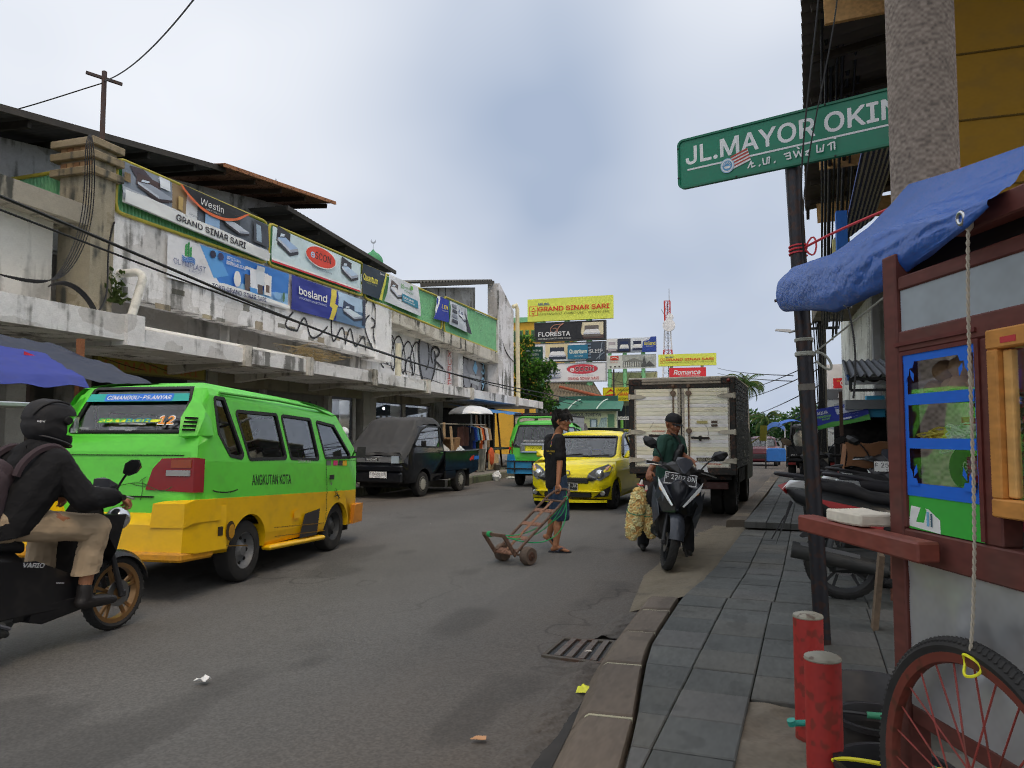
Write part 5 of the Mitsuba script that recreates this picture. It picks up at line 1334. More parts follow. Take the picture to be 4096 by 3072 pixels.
def scooter(label, col, rim=None, steer=0, front='beak', group=None, num=None, seatcol='1d1e20', stand=True, accent=None, name='scooter', rack=False):
    k = new(name, label=label, cat='motor scooter', group=group)
    C1, BK1, MB = mt(col, .3, .25), mt('1b1c1e', .55, .4), mt('2a2b2d', .5, .5)
    rim = rim or mt('1f2022', .4, .4)
    AC = mt(accent, .3, .3) if accent else C1
    tyre(k, 0, .275, .10, rim, 5)
    body = lambda w, pts: [(s * w * math.cos(t) ** 1.0, 0, 0) for s in (1,) for t in (0,)]
    ring = lambda y, zb, zt, w: [(w * math.copysign(abs(math.cos(t)) ** .7, math.cos(t)), y, (zb + zt) / 2 + (zt - zb) / 2 * math.copysign(abs(math.sin(t)) ** .8, math.sin(t))) for t in np.linspace(0, 2 * pi, 20)[:-1]]
    add('side_cover', loft([ring(-.40, .80, .86, .04), ring(-.32, .70, .87, .09), ring(-.05, .56, .80, .14), ring(.2, .42, .74, .155), ring(.42, .30, .70, .14), ring(.52, .28, .62, .09)]), C1, k, 40)
    for q in (-1, 1):
        add('side_panel', hull([(q * x, y, z) for x, y, z in ((.15, .45, .33), (.165, .3, .42), (.165, .1, .6), (.13, -.2, .74), (.15, .1, .68), (.155, .42, .6), (.1, .2, .5))]), AC, k, 30)
    add('seat', loft([ring(-.33, .82, .90, .09), ring(-.2, .79, .90, .125), ring(.08, .74, .86, .14), ring(.2, .70, .80, .145), ring(.4, .68, .78, .12), ring(.5, .66, .74, .07)]), mt(seatcol, .7, .3), k, 50)
    add('grab_rail', tube([(-.11, -.1, .86), (-.13, -.3, .90), (-.08, -.44, .92), (.08, -.44, .92), (.13, -.3, .90), (.11, -.1, .86)], .014, 8, 26), mt('2c2d30', .5, .4), k)
    t = add('tail_light', hull([(x, y, z) for x, y, z in ((-.08, -.41, .79), (.08, -.41, .79), (0, -.45, .83), (-.09, -.36, .86), (.09, -.36, .86), (0, -.38, .76))]), mt('8c1a18', .15, .1), k)
    adds('rear_fender', [hull([(q * x, y, z) for q in (-1, 1) for x, y, z in ((.05, -.36, .72), (.06, -.42, .5), (.055, -.47, .38), (.04, -.34, .7))]), hull([(q * .05, y, z) for q in (-1, 1) for y, z in ((-.3, .45), (-.2, .58), (.1, .57), (.1, .54), (-.2, .55), (-.28, .44))])], BK1, k)
    if num:
        plate(k, plane((.13, -.475, .47), (-1, 0, 0), (0, .12, 1)), num, '01-27', 'e2e2de', '1c1c1c', .26, .11) if num[0] == '*' else None
    add('engine', [bx(.03, .14, -.12, .42, .2, .38, .04), hull([(.06, y, z) for y, z in ((-.1, .2), (-.1, .36), (.4, .26), (.4, .4))] + [(.17, y, z) for y, z in ((-.06, .22), (-.06, .34), (.36, .28), (.36, .38))])], MB, k)
    for q in (-1, 1):
        s_ = add('shock_absorber', cyl((q * .11, -.12, .3), (q * .11, -.02, .66), .022, sides=10), mt('3a3b3d', .5, .4), k)
    e = add('exhaust', [cyl((-.17 + .34, .28, .24), (.18, -.36, .36), .05, .062, sides=18), tube([(.05, .36, .22), (.14, .34, .2), (.17, .24, .25)], .02, 8, 10)], MB, k)
    add('heat_shield', hull([(.222, .1, .27), (.235, -.3, .33), (.2, .1, .34), (.215, -.3, .42), (.19, .1, .24), (.19, -.3, .30)]), mt('56585a', .4, .4, 0, .5), e)
    add('floorboard', hull([(q * x, y, z) for q in (-1, 1) for x, y, z in ((.15, .48, .24), (.17, .5, .33), (.13, .92, .24), (.16, .98, .33), (.12, .6, .2))]), BK1, k)
    add('leg_shield', loft([[(x * w, y - .02 * x * x * 4, z) for x, y in ((-1, y0), (-.5, y0 + .03), (.5, y0 + .03), (1, y0), (.5, y0 - .03), (-.5, y0 - .03))] for z, y0, w in ((.30, .98, .16), (.5, 1.03, .215), (.72, 1.06, .22), (.88, 1.08, .17), (.95, 1.08, .11))]), BK1, k, 40)
    with at(0, 0, 0):
        if front == 'beak':
            add('front_cowl', hull([(0, 1.40, .60), (0, 1.30, .88), (-.10, 1.26, .93), (.10, 1.26, .93), (-.205, 1.22, .86), (.205, 1.22, .86), (-.23, 1.17, .70), (.23, 1.17, .70), (-.12, 1.33, .58), (.12, 1.33, .58), (-.18, 1.04, .84), (.18, 1.04, .84), (-.2, 1.04, .5), (.2, 1.04, .5), (0, 1.1, .5)]), C1, k, 20)
            add('nose_panel', hull([(0, 1.425, .61), (-.13, 1.28, .82), (.13, 1.28, .82), (-.05, 1.26, .9), (.05, 1.26, .9), (0, 1.33, .87), (0, 1.2, .7)]), mt('202329', .25, .2), k, 20)
            for q in (-1, 1):
                hl = add('headlight', hull([(q * x, y, z) for x, y, z in ((.015, 1.418, .575), (.02, 1.40, .66), (.13, 1.335, .56), (.20, 1.24, .66), (.12, 1.30, .76), (.1, 1.2, .65))]), mt('15171a', .08, .1), k, 20)
                add('light_strip', hull([(q * x, y, z) for x, y, z in ((.045, 1.412, .645), (.06, 1.405, .635), (.20, 1.285, .80), (.222, 1.25, .89), (.21, 1.255, .87), (.13, 1.28, .7), (.15, 1.25, .76))]), mt('dfe4e8', .1, .05), hl, 20)
                add('indicator', hull([(q * x, y, z) for x, y, z in ((.165, 1.315, .755), (.19, 1.29, .77), (.205, 1.27, .83), (.175, 1.3, .8), (.17, 1.25, .78))]), mt('cf8a3a', .15, .05), hl)
                add('wing_panel', hull([(q * x, y, z) for x, y, z in ((.16, 1.30, .52), (.25, 1.15, .62), (.255, 1.1, .8), (.21, 1.05, .4), (.24, 1.02, .6), (.2, 1.18, .7))]), C1, k, 20)
            add('horn_cover', hull([(q * x, y, z) for q in (-1, 1) for x, y, z in ((.15, 1.18, .58), (.17, 1.1, .5), (.1, 1.08, .3), (.13, 1.0, .32), (.08, 1.2, .5))]), BK1, k, 20)
        else:
            add('front_cowl', hull([(0, 1.34, .72), (-.14, 1.24, .84), (.14, 1.24, .84), (-.2, 1.1, .6), (.2, 1.1, .6), (0, 1.2, .45), (-.1, 1.02, .86), (.1, 1.02, .86)]), C1, k, 20)
            add('headlight', mov(trimesh.creation.icosphere(3, .085), (0, 1.3, .8)), mt('c5cacf', .06, .1, 0, .8), k)
    XF.append(XF[-1] @ trimesh.transformations.rotation_matrix(math.radians(steer), [0, -.45, 1], [0, 1.16, .8]))
    with at(0, 1.28, 0):
        XF.append(XF[-1] @ trimesh.transformations.translation_matrix((0, -1.28, 0)))
        tyre(k, 1.28, .265, .085, rim, 5, .265)
        add('front_fender', grid(lambda u, v: ((u - .5) * .13 * (1 + 0 * v), 1.28 + (.305 - .03 * (2 * u - 1) ** 2 * 1.4) * np.cos(.25 + 2.0 * v), .265 + (.305 - .03 * (2 * u - 1) ** 2 * 1.4) * np.sin(.25 + 2.0 * v)), 9, 24, .006), C1, k, 50)
        for q in (-1, 1):
            add('fork', [cyl((q * .075, 1.285, .25), (q * .07, 1.17, .62), .022, .018, sides=12), bx(q * .075 - .02, q * .075 + .02, 1.26, 1.31, .24, .29, .008)], mt('2b2c2e', .4, .4), k)
        add('handlebar_cover', [hull([(q * x, y, z) for q in (-1, 1) for x, y, z in ((0, 1.28, .93), (.05, 1.30, .95), (.15, 1.16, 1.0), (.2, 1.08, .985), (.15, 1.02, .95), (.11, 1.0, 1.0), (.10, 1.06, 1.045), (.06, 1.2, 1.04))]), *mirx2([hull([(.14, 1.08, .95), (.14, 1.14, .95), (.16, 1.1, 1.02), (.24, 1.03, .97), (.24, 1.07, .97), (.23, 1.05, 1.02)])])], BK1, k, 20)
        add('visor', hull([(q * x, y, z) for q in (-1, 1) for x, y, z in ((0, 1.31, .95), (.09, 1.20, 1.06), (.07, 1.14, 1.10), (0, 1.16, 1.11), (.03, 1.28, .97), (.08, 1.14, 1.04))]), mt('3b3f45', .2, .2), k, 20)
        add('speedometer', bx(-.07, .07, 1.02, 1.08, 1.02, 1.055, .015), mt('0e0f10', .1, .1), k)
        for q in (-1, 1):
            add('grip', cyl((q * .20, 1.05, .99), (q * .345, 1.01, .985), .019, sides=12), mt('141414', .9, .4), k)
            add('brake_lever', tube([(q * .2, 1.1, .985), (q * .28, 1.11, .98), (q * .36, 1.08, .97)], .007, 6), mt('b5b7b9', .3, .3, 0, .8), k)
            mr = add('mirror', hull([(q * (.355 + a * .082), 1.06 + b, 1.19 + c * .055 + a * .02) for a, c in ((-1, -.4), (-.75, .75), (-.1, 1.0), (.8, .7), (1, .1), (.6, -.9), (-.3, -1.0)) for b in (0,)] + [(q * (.355 + a * .05), 1.10, 1.19 + c * .03) for a, c in ((-1, 0), (0, 1), (1, 0), (0, -1))]), mt('1f2022', .3, .3), k, 30)
            add('mirror_glass', hull([(q * (.355 + a * .072), 1.058 + b, 1.19 + c * .046 + a * .02) for a, c in ((-1, -.4), (-.75, .75), (-.1, 1.0), (.8, .7), (1, .1), (.6, -.9), (-.3, -1.0)) for b in (0, .003)]), CHR, mr, False)
            add('mirror_stem', tube([(q * .19, 1.08, 1.0), (q * .23, 1.09, 1.08), (q * .31, 1.08, 1.16)], .008, 6, 8), mt('1f2022', .4, .3), mr)
        XF.pop()
    XF.pop()
    if stand:
        add('side_stand', tube([(-.1, .42, .25), (-.2, .5, .03), (-.24, .5, .012)], .012, 6), mt('2b2b2b', .6, .6), k)
    return k


with at(-4.55, 3.27, 0, -1, 1.0):
    k = scooter('black scooter ridden past the green minibus, its front wheel bronze', '191a1c', mt('8a6a44', .35, .35, 0, .6), front='plain', stand=False)
    a = Art(lambda x, y: np.stack([.198 + 0 * x, .22 + x, .70 + y - .5 * x * .35], -1), .004)
    a.text('VARIO', .16, -.07, .028, 'a9acb0', .15, True, .3)
    a.rect(.40, -.17, .46, -.162, '8a8d92')
    put(new('side_lettering', k), a.out, None, False)
    for q in (-1, 1):
        add('flank', hull([(q * x, y, z) for x, y, z in ((.16, -.35, .70), (.17, .5, .62), (.18, .45, .30), (.17, -.1, .30), (.19, .1, .48), (.12, .95, .42), (.13, .98, .26), (.1, .2, .24), (.14, -.4, .60))]), mt('191a1c', .3, .25), k, 25)
    add('side_rack', [tube([(.2, -.1, .35), (.23, .15, .32), (.22, .3, .25)], .012, 6), hull([(.17, -.4, .2), (.24, -.4, .25), (.24, -.05, .2), (.17, -.05, .15), (.2, -.4, .36), (.22, 0, .3)])], mt('4e5056', .5, .6), k)
k5 = None
with at(-1.085, 9.53, .015, 187, 1.06, ry=-8):
    k = scooter('dark grey parked scooter facing the camera beside the kerb with a black front plate', '3a3e46', None, 9)
    plate(k, plane((.155, 1.292, .80 + .04), (-1, 0, 0), (0, -.18, 1)), 'F 2202 DN', '01-26', '1b1c1e', 'd9dadb', .31, .11)
    a = Art(plane((-.16, 1.312, .83), (1, 0, 0), (0, 0, 1)), .001)
    add('plate_holder', bx(-.17, .17, 1.262, 1.288, .825, .845, .004), mt('8e9092', .3, .3, 0, .8), k)


def blob(o, rx, ry, rz, ang, s, amp=.3, sub=4, f=3.0):
    v = trimesh.creation.icosphere(sub)
    q = v.vertices * np.array([rx, ry, rz]) * (1 + amp * (meshkit.fbm(v.vertices * f + s, 3)[:, None] - .5))
    m = trimesh.Trimesh(q, v.faces, process=False)
    m.apply_transform(trimesh.transformations.euler_matrix(*[math.radians(a) for a in ang]))
    m.apply_translation(o)
    return m


for lb, o, rz_, sz in (('long plastic bag of yellow crackers hanging from the parked scooter, outer one', (-1.43, 9.32, .47), 10, (.105, .11, .33)), ('second bag of yellow crackers hanging close against the parked scooter', (-1.285, 9.42, .44), -6, (.085, .10, .28))):
    kk = new('cracker_bag', label=lb, cat='bag')
    cr = []
    for i in range(240):
        a_, h = R.uniform(0, 2 * pi), R.uniform(-.95, .95)
        rr = math.sqrt(max(.05, 1 - abs(h) ** 3)) * R.uniform(.8, .97)
        c = np.array([rr * sz[0] * math.cos(a_), rr * sz[1] * math.sin(a_), h * sz[2]])
        ex_, s0 = rng.normal(size=3), R.uniform(.02, .034)
        w_, s_, u_, _ = frame(np.zeros(3), ex_)
        n_ = c / np.array(sz) / np.linalg.norm(c / np.array(sz))
        e1 = np.cross(n_, ex_ / np.linalg.norm(ex_))
        e1 /= np.linalg.norm(e1)
        e2 = np.cross(n_, e1)
        cr.append((mov(tube([c + s0 * (math.cos(t) * e1 + .75 * math.sin(t) * e2) + n_ * .006 * math.sin(3 * t) for t in np.linspace(0, 2 * pi * .9, 9)], .0075, 5), (0, 0, 0)), mt(R.choice(['f0d79a', 'e8c882', 'f4e0ae', 'dfb870']), .7, .15)))
    cr.append((blob((0, 0, 0), sz[0] * .86, sz[1] * .86, sz[2] * .93, (0, 0, 0), 2, .1), mt('d8b47a', .8, .3)))
    with at(*o, ry=rz_):
        put(new('crackers', kk), cr, None, 40)
        labels['__'.join(['%s' % kk, 'crackers'])] = dict(kind='stuff')
        add('knot', [hull([(a, b, c) for a, b, c in ((-.03, 0, sz[2]), (.03, 0, sz[2]), (0, .03, sz[2]), (0, -.03, sz[2]), (0, 0, sz[2] + .09), (.02, 0, sz[2] + .08))])], mt('d9d4cc', .3, .2), kk)
        add('green_tie', tube([(sz[0] * 1.04 * math.cos(t), sz[1] * 1.04 * math.sin(t), .03 + .03 * math.sin(t)) for t in np.linspace(0, 2 * pi, 24)[:-1]], .006, 5, close=True), mt('2f7a5a', .5, .2), kk)
        add('red_tie', tube([(.035 * math.cos(t), .035 * math.sin(t), sz[2] + .02) for t in np.linspace(0, 2 * pi, 14)[:-1]], .008, 5, close=True), mt('c02f2c', .5, .2), kk)
# ---------------------------------------------------------------- people
SK, SK2, HAIR = mt('9c6a4c', .55, .2), mt('86563c', .55, .2), mt('121112', .6, .15)


def unit(v):
    v = np.asarray(v, float)
    return v / np.linalg.norm(v)


def hand(w, d, n, curl=.6, thumb=1, s=1.0, spread=1.0):
    w, d, n = np.asarray(w, float), unit(d), np.asarray(n, float)
    n = unit(n - d * (n @ d))
    l = np.cross(d, n) * thumb
    B = [(w, .024 * s, w + d * .03 * s, .024 * s)]
    for i, (ln, off) in enumerate(((.072, .030), (.080, .010), (.074, -.010), (.058, -.029))):
        kn = w + d * (.088 - .004 * abs(i - 1)) * s + l * off * s * spread
        B.append((w + d * .02 * s + l * off * .6 * s, .017 * s, kn, .0115 * s))
        p, a = kn, .25 * curl
        for j, f in enumerate((.45, .32, .23)):
            a += curl * (.55 + .2 * j) + .05 * (i - 1)
            q = p + (d * math.cos(a) + n * math.sin(a)) * ln * f * s
            B.append((p, (.0105 - .0013 * j) * s, q, (.0095 - .0015 * j) * s))
            p = q
    t0 = w + d * .025 * s + l * .026 * s
    t1 = t0 + unit(l * .75 + d * .7 + n * .35) * .038 * s
    t2 = t1 + unit(l * .15 + d * .85 + n * (.3 + .4 * curl)) * .032 * s
    return B + [(w + d * .02 * s, .02 * s, t0, .016 * s), (t0, .015 * s, t1, .0125 * s), (t1, .012 * s, t2, .009 * s)]


def head(c, f, up=(0, 0, 1), s=1.0):
    """Bones and frame of a head at c facing f: skull, jaw, nose, ears, lips."""
    f = unit(f)
    r_ = unit(np.cross(f, up))
    u = np.cross(r_, f)
    P = lambda x, y, z: np.asarray(c) + (r_ * x + f * y + u * z) * s
    B = [(P(0, -.022, .035), .084 * s, P(0, .02, .04), .078 * s), (P(0, .0, .02), .074 * s, P(0, .045, -.02), .056 * s), (P(0, .03, -.04), .052 * s, P(0, .062, -.085), .027 * s), (P(-.042, .01, -.055), .024 * s, P(-.014, .066, -.095), .019 * s), (P(.042, .01, -.055), .024 * s, P(.014, .066, -.095), .019 * s),
         (P(0, .088, .012), .010 * s, P(0, .112, -.022), .012 * s), (P(-.011, .097, -.026), .009 * s, P(.011, .097, -.026), .009 * s), (P(-.022, .083, -.058), .009 * s, P(.022, .083, -.058), .009 * s), (P(-.04, .078, .032), .012 * s, P(.04, .078, .032), .012 * s), (P(-.05, .05, -.015), .022 * s, P(.05, .05, -.015), .022 * s)]
    for q in (-1, 1):
        B += [(P(q * .082, -.008, .018), .013 * s, P(q * .088, -.016, .0), .012 * s), (P(q * .088, -.016, .0), .012 * s, P(q * .080, -.006, -.03), .010 * s)]
    return B, P


def face(k, P, s=1.0):
    for q in (-1, 1):
        e = add('eye', mov(trimesh.creation.icosphere(2, .0125 * s), P(q * .033, .0765, .012)), mt('d8d0c6', .2, .05), k, True)
        add('iris', mov(trimesh.creation.icosphere(2, .007 * s), P(q * .033, .0835, .012)), mt('1c120c', .15, 0), e, True)
        add('eyelid', tube([P(q * .018, .086, .018), P(q * .033, .0895, .0235), P(q * .05, .081, .016)], .0045 * s, 6, 8), SK2, e)
        add('eyebrow', tube([P(q * .014, .092, .036), P(q * .034, .0925, .043), P(q * .055, .079, .036)], [.0035 * s, .005 * s, .0025 * s], 6), HAIR, k)
    add('lips', [tube([P(-.024, .084, -.0555), P(-.008, .0945, -.0525), P(0, .0935, -.0535), P(.008, .0945, -.0525), P(.024, .084, -.0555)], .0045 * s, 6, 12), tube([P(-.02, .0845, -.06), P(0, .094, -.0645), P(.02, .0845, -.06)], .0055 * s, 6, 10)], mt('7c4438', .5, .1), k)


def cloth(name, bones, col, k, res=.028, amp=.012, it=5, f=(9, 9, 5), cut=(), rough=.85, dirt=.15):
    """Clothing that follows the body: a grown skin with folds, cut open at the given (point, outward normal) planes."""
    m = skin(bones, res, it)
    n = m.vertex_normals
    w = meshkit.fbm(m.vertices * np.array(f) + 3.1, 3) - .5
    w2 = np.abs(meshkit.fbm(m.vertices @ np.array([[6, 3, 0], [2, 7, 5], [4, -4, 9.]]) + 7, 3) - .5)
    m = trimesh.Trimesh(m.vertices + n * (amp * (w - 1.4 * w2 + .3))[:, None], m.faces, process=False)
    if cut:
        mm = mani(m)
        for p, nn in cut:
            nn = unit(nn)
            mm = mm.trim_by_plane(tuple(-nn), float(-nn @ np.asarray(p)))
        m = tri(mm)
    return add(name, m, mt(col, rough, dirt, 0), k, 60, 'cloth')


V = lambda *a: np.array(a, float)
# --- the man pulling the handcart
k = new('person', label='young man in a black t-shirt and blue shorts seen from behind, pulling the handcart', cat='person')
hd, P = head(V(-2.325, 9.24, 1.575), (1, -.12, 0), s=1.02)
shR, shL, elR, elL, wrR, wrL = V(-2.315, 9.11, 1.355), V(-2.515, 9.375, 1.36), V(-2.305, 9.075, 1.075), V(-2.55, 9.43, 1.08), V(-2.315, 9.015, .825), V(-2.53, 9.42, .84)
hpR, hpL, knR, knL, anR, anL = V(-2.345, 9.19, .86), V(-2.43, 9.31, .86), V(-2.325, 9.15, .46), V(-2.43, 9.37, .45), V(-2.365, 9.09, .085), V(-2.545, 9.43, .15)
chest, neck = V(-2.40, 9.25, 1.25), V(-2.375, 9.255, 1.40)
foot = lambda a, d, s=1: [(a, .04, a + V(0, 0, -.03), .038), (a + V(0, 0, -.03), .036, a - d * .035 + V(0, 0, -.05), .03), (a + V(0, 0, -.025), .036, a + d * .1 + V(0, 0, -.052), .026)] + [(a + d * .1 + V(0, 0, -.052) + V(-d[1], d[0], 0) * o, .02, a + d * (.165 - abs(o + .02) * .8) + V(0, 0, -.066) + V(-d[1], d[0], 0) * o * 1.25, .0105) for o in (-.034, -.017, 0, .017, .032)]
body = hd + [(neck, .052, V(-2.345, 9.245, 1.50), .05), (neck, .06, chest, .1), (shR, .05, elR, .038), (elR, .038, wrR, .026), (shL, .05, elL, .038), (elL, .038, wrL, .026), (chest, .11, (hpR + hpL) / 2, .11), (hpR, .08, knR, .055), (knR, .052, knR * .55 + anR * .45 + V(-.015, .01, 0), .05), (knR * .55 + anR * .45, .05, anR, .034), (hpL, .08, knL, .055), (knL, .052, knL * .55 + anL * .45 + V(-.02, .01, 0), .05), (knL * .55 + anL * .45, .05, anL, .034), (shR, .05, neck, .05), (shL, .05, neck, .05)]
body += hand(wrR, (-.02, -.05, -1), (-.3, -.9, 0), .95, -1) + hand(wrL, (.1, 0, -1), (.5, -.6, 0), .45, 1) + foot(anR + V(0, 0, .005), unit(V(1, .12, 0))) + [(anL, .04, anL + V(-.01, 0, -.02), .038), (anL + V(-.01, 0, -.02), .034, anL + V(-.045, 0, -.01), .03), (anL, .036, anL + V(.06, -.01, -.085), .028), (anL + V(.06, -.01, -.085), .03, anL + V(.1, -.01, -.115), .014)]
add('body', skin(body, .011, 5), SK, k, True)
face(k, P, 1.02)
hb = [(P(0, -.03, .05), .092, P(0, .03, .065), .086), (P(0, -.055, .02), .078, P(0, -.05, -.02), .064), (P(0, -.06, -.03), .055, P(0, -.055, -.065), .04)]
hm = skin(hb + [(P(q * .05, .02, .075), .05, P(q * .045, .075, .07), .034) for q in (-1, 1)], .012, 4)
hair = [trimesh.Trimesh(hm.vertices + hm.vertex_normals * (.016 * (meshkit.fbm(hm.vertices * 45, 3) - .45))[:, None], hm.faces, process=False)]
for i in range(520):
    t, z = R.uniform(-1.0, 1.0) * pi, R.uniform(.02, 1)
    a0 = P(.092 * math.sin(t) * math.sqrt(1 - (z - .1) ** 2 * .9), .0 + .10 * math.cos(t) * math.sqrt(1 - (z - .1) ** 2 * .8), .045 + .1 * z)
    d0 = unit(a0 - P(0, 0, -.02)) * .012
    fwd = max(0, math.cos(t))
    a2 = a0 + d0 * 1.4 + (P(0, 1, 0) - P(0, 0, 0)) * .032 * fwd + V(0, 0, -.035 - .03 * R.random() - .015 * fwd)
    hair.append(tube([a0 - d0 * .3, a0 + d0 * 1.3 + V(0, 0, .003), a2 + V(R.uniform(-.008, .008), R.uniform(-.008, .008), 0)], [.004, .0042, .0008], 4))
add('hair', hair, HAIR, k, 50)
mid = V(-2.40, 9.25, 1.05)
tsh = [(neck + V(0, 0, -.03), .066, chest, .115), (shR + V(0, 0, .0), .062, neck + V(0, 0, -.02), .058), (shL, .062, neck + V(0, 0, -.02), .058), (shR + V(-.03, .035, -.05), .085, V(-2.37, 9.20, .82), .112), (shL + V(.03, -.035, -.05), .085, V(-2.435, 9.30, .82), .108), (chest, .12, V(-2.40, 9.25, .80), .125), (shR, .062, shR * .3 + elR * .7, .064), (shL, .06, shL * .3 + elL * .7, .062)]
sh = cloth('t_shirt', tsh, '17171a', k, .016, .018, 4, (8, 8, 4), [((0, 0, .755), (0, 0, -1)), (neck + V(.01, 0, .035), (.12, 0, 1))], .9, .1)


def onto(mesh_key, art_pts, origin, ex, ey, d):
    """Casts a flat print onto a mesh of the scene along d."""
    w = meshkit.WRITTEN[scene[mesh_key]['filename']]
    mm = trimesh.Trimesh(w[0], w[1], process=False)
    for m, c in art_pts.out:
        v, f = trimesh.remesh.subdivide_to_size(m.vertices, m.faces, .02)
        loc, ray, _ = mm.ray.intersects_location(v, np.tile(unit(d), (len(v), 1)), multiple_hits=False)
        q = v.copy()
        q[ray] = loc - unit(d) * (.004 + .001 * art_pts.out.index((m, c)))
        yield trimesh.Trimesh(q, f, process=False), c


bx_ = unit(V(-2.315 + 2.515, 9.11 - 9.375, 0))
bd = V(.8, .6, 0)
a = Art(plane(V(-2.56, 9.22, 1.1) - bd * .2 + V(0, 0, 0), bx_, (0, 0, 1)), .0005)
a.ell(.17, .205, .033, .033, 'c9563e')
a.ell(.17, .185, .026, .02, 'd9c94a')
a.rect(.135, .195, .205, .21, '5a4f9a')
a.text('KALIJU KEBBIAN', .08, .105, .022, 'b79b34', .185, True)
a.rect(.125, .08, .205, .086, 'b79b34')
put(new('shirt_print', sh), list(onto(sh, a, None, None, None, bd)), None, False)
cloth('shorts', [((hpR + hpL) / 2 + V(0, 0, .02), .118, (hpR + hpL) / 2 + V(0, 0, -.06), .12), (hpR + V(0, 0, .02), .1, knR + V(.02, 0, -.03), .098), (hpL + V(0, 0, .02), .1, knL + V(.01, 0, -.04), .092)], '2c3f57', k, .018, .016, 4, (9, 9, 3), [(knR + V(0, 0, -.09), (.1, 0, -1))], .85, .25)
for a_, d_, z_, tl, cc in ((anR, unit(V(1, .12, 0)), .0, 0, '23262e'), (anL, unit(V(1, 0, 0)), .0, 1, '1e1f24')):
    out = [(-.075, -.024), (-.085, 0), (-.075, .026), (.05, .036), (.13, .045), (.175, .03), (.185, 0), (.165, -.035), (.1, -.042), (.03, -.03)]
    m = extr(sg.Polygon(out).buffer(.006), .016, 'z', 0)
    if tl:
        m.apply_transform(trimesh.transformations.rotation_matrix(math.radians(54), [0, 1, 0], [.12, 0, 0]))
        m.apply_translation((-2.555, 9.43, .008))
    else:
        m.apply_transform(trimesh.transformations.rotation_matrix(math.atan2(d_[1], d_[0]), [0, 0, 1]))
        m.apply_translation((a_[0], a_[1], .001))
    s_ = add('flip_flop', m, mt(cc, .8, .3), k, 30)
    if not tl:
        pd = V(-d_[1], d_[0], 0)
        b0 = V(a_[0], a_[1], .02)
        add('strap', [tube([b0 + d_ * .03 - pd * .036, b0 + d_ * .075 - pd * .03 + V(0, 0, .035), b0 + d_ * .128 + V(0, 0, .016)], .009, 6, 10), tube([b0 + d_ * .03 + pd * .036, b0 + d_ * .075 + pd * .03 + V(0, 0, .035), b0 + d_ * .128 + V(0, 0, .016)], .009, 6, 10)], mt('39445c', .7, .2), s_)
    else:
        add('strap', tube([(-2.52, 9.40, .125), (-2.475, 9.40, .10), (-2.455, 9.43, .055)], .009, 6, 10), mt('23262e', .7, .2), s_)
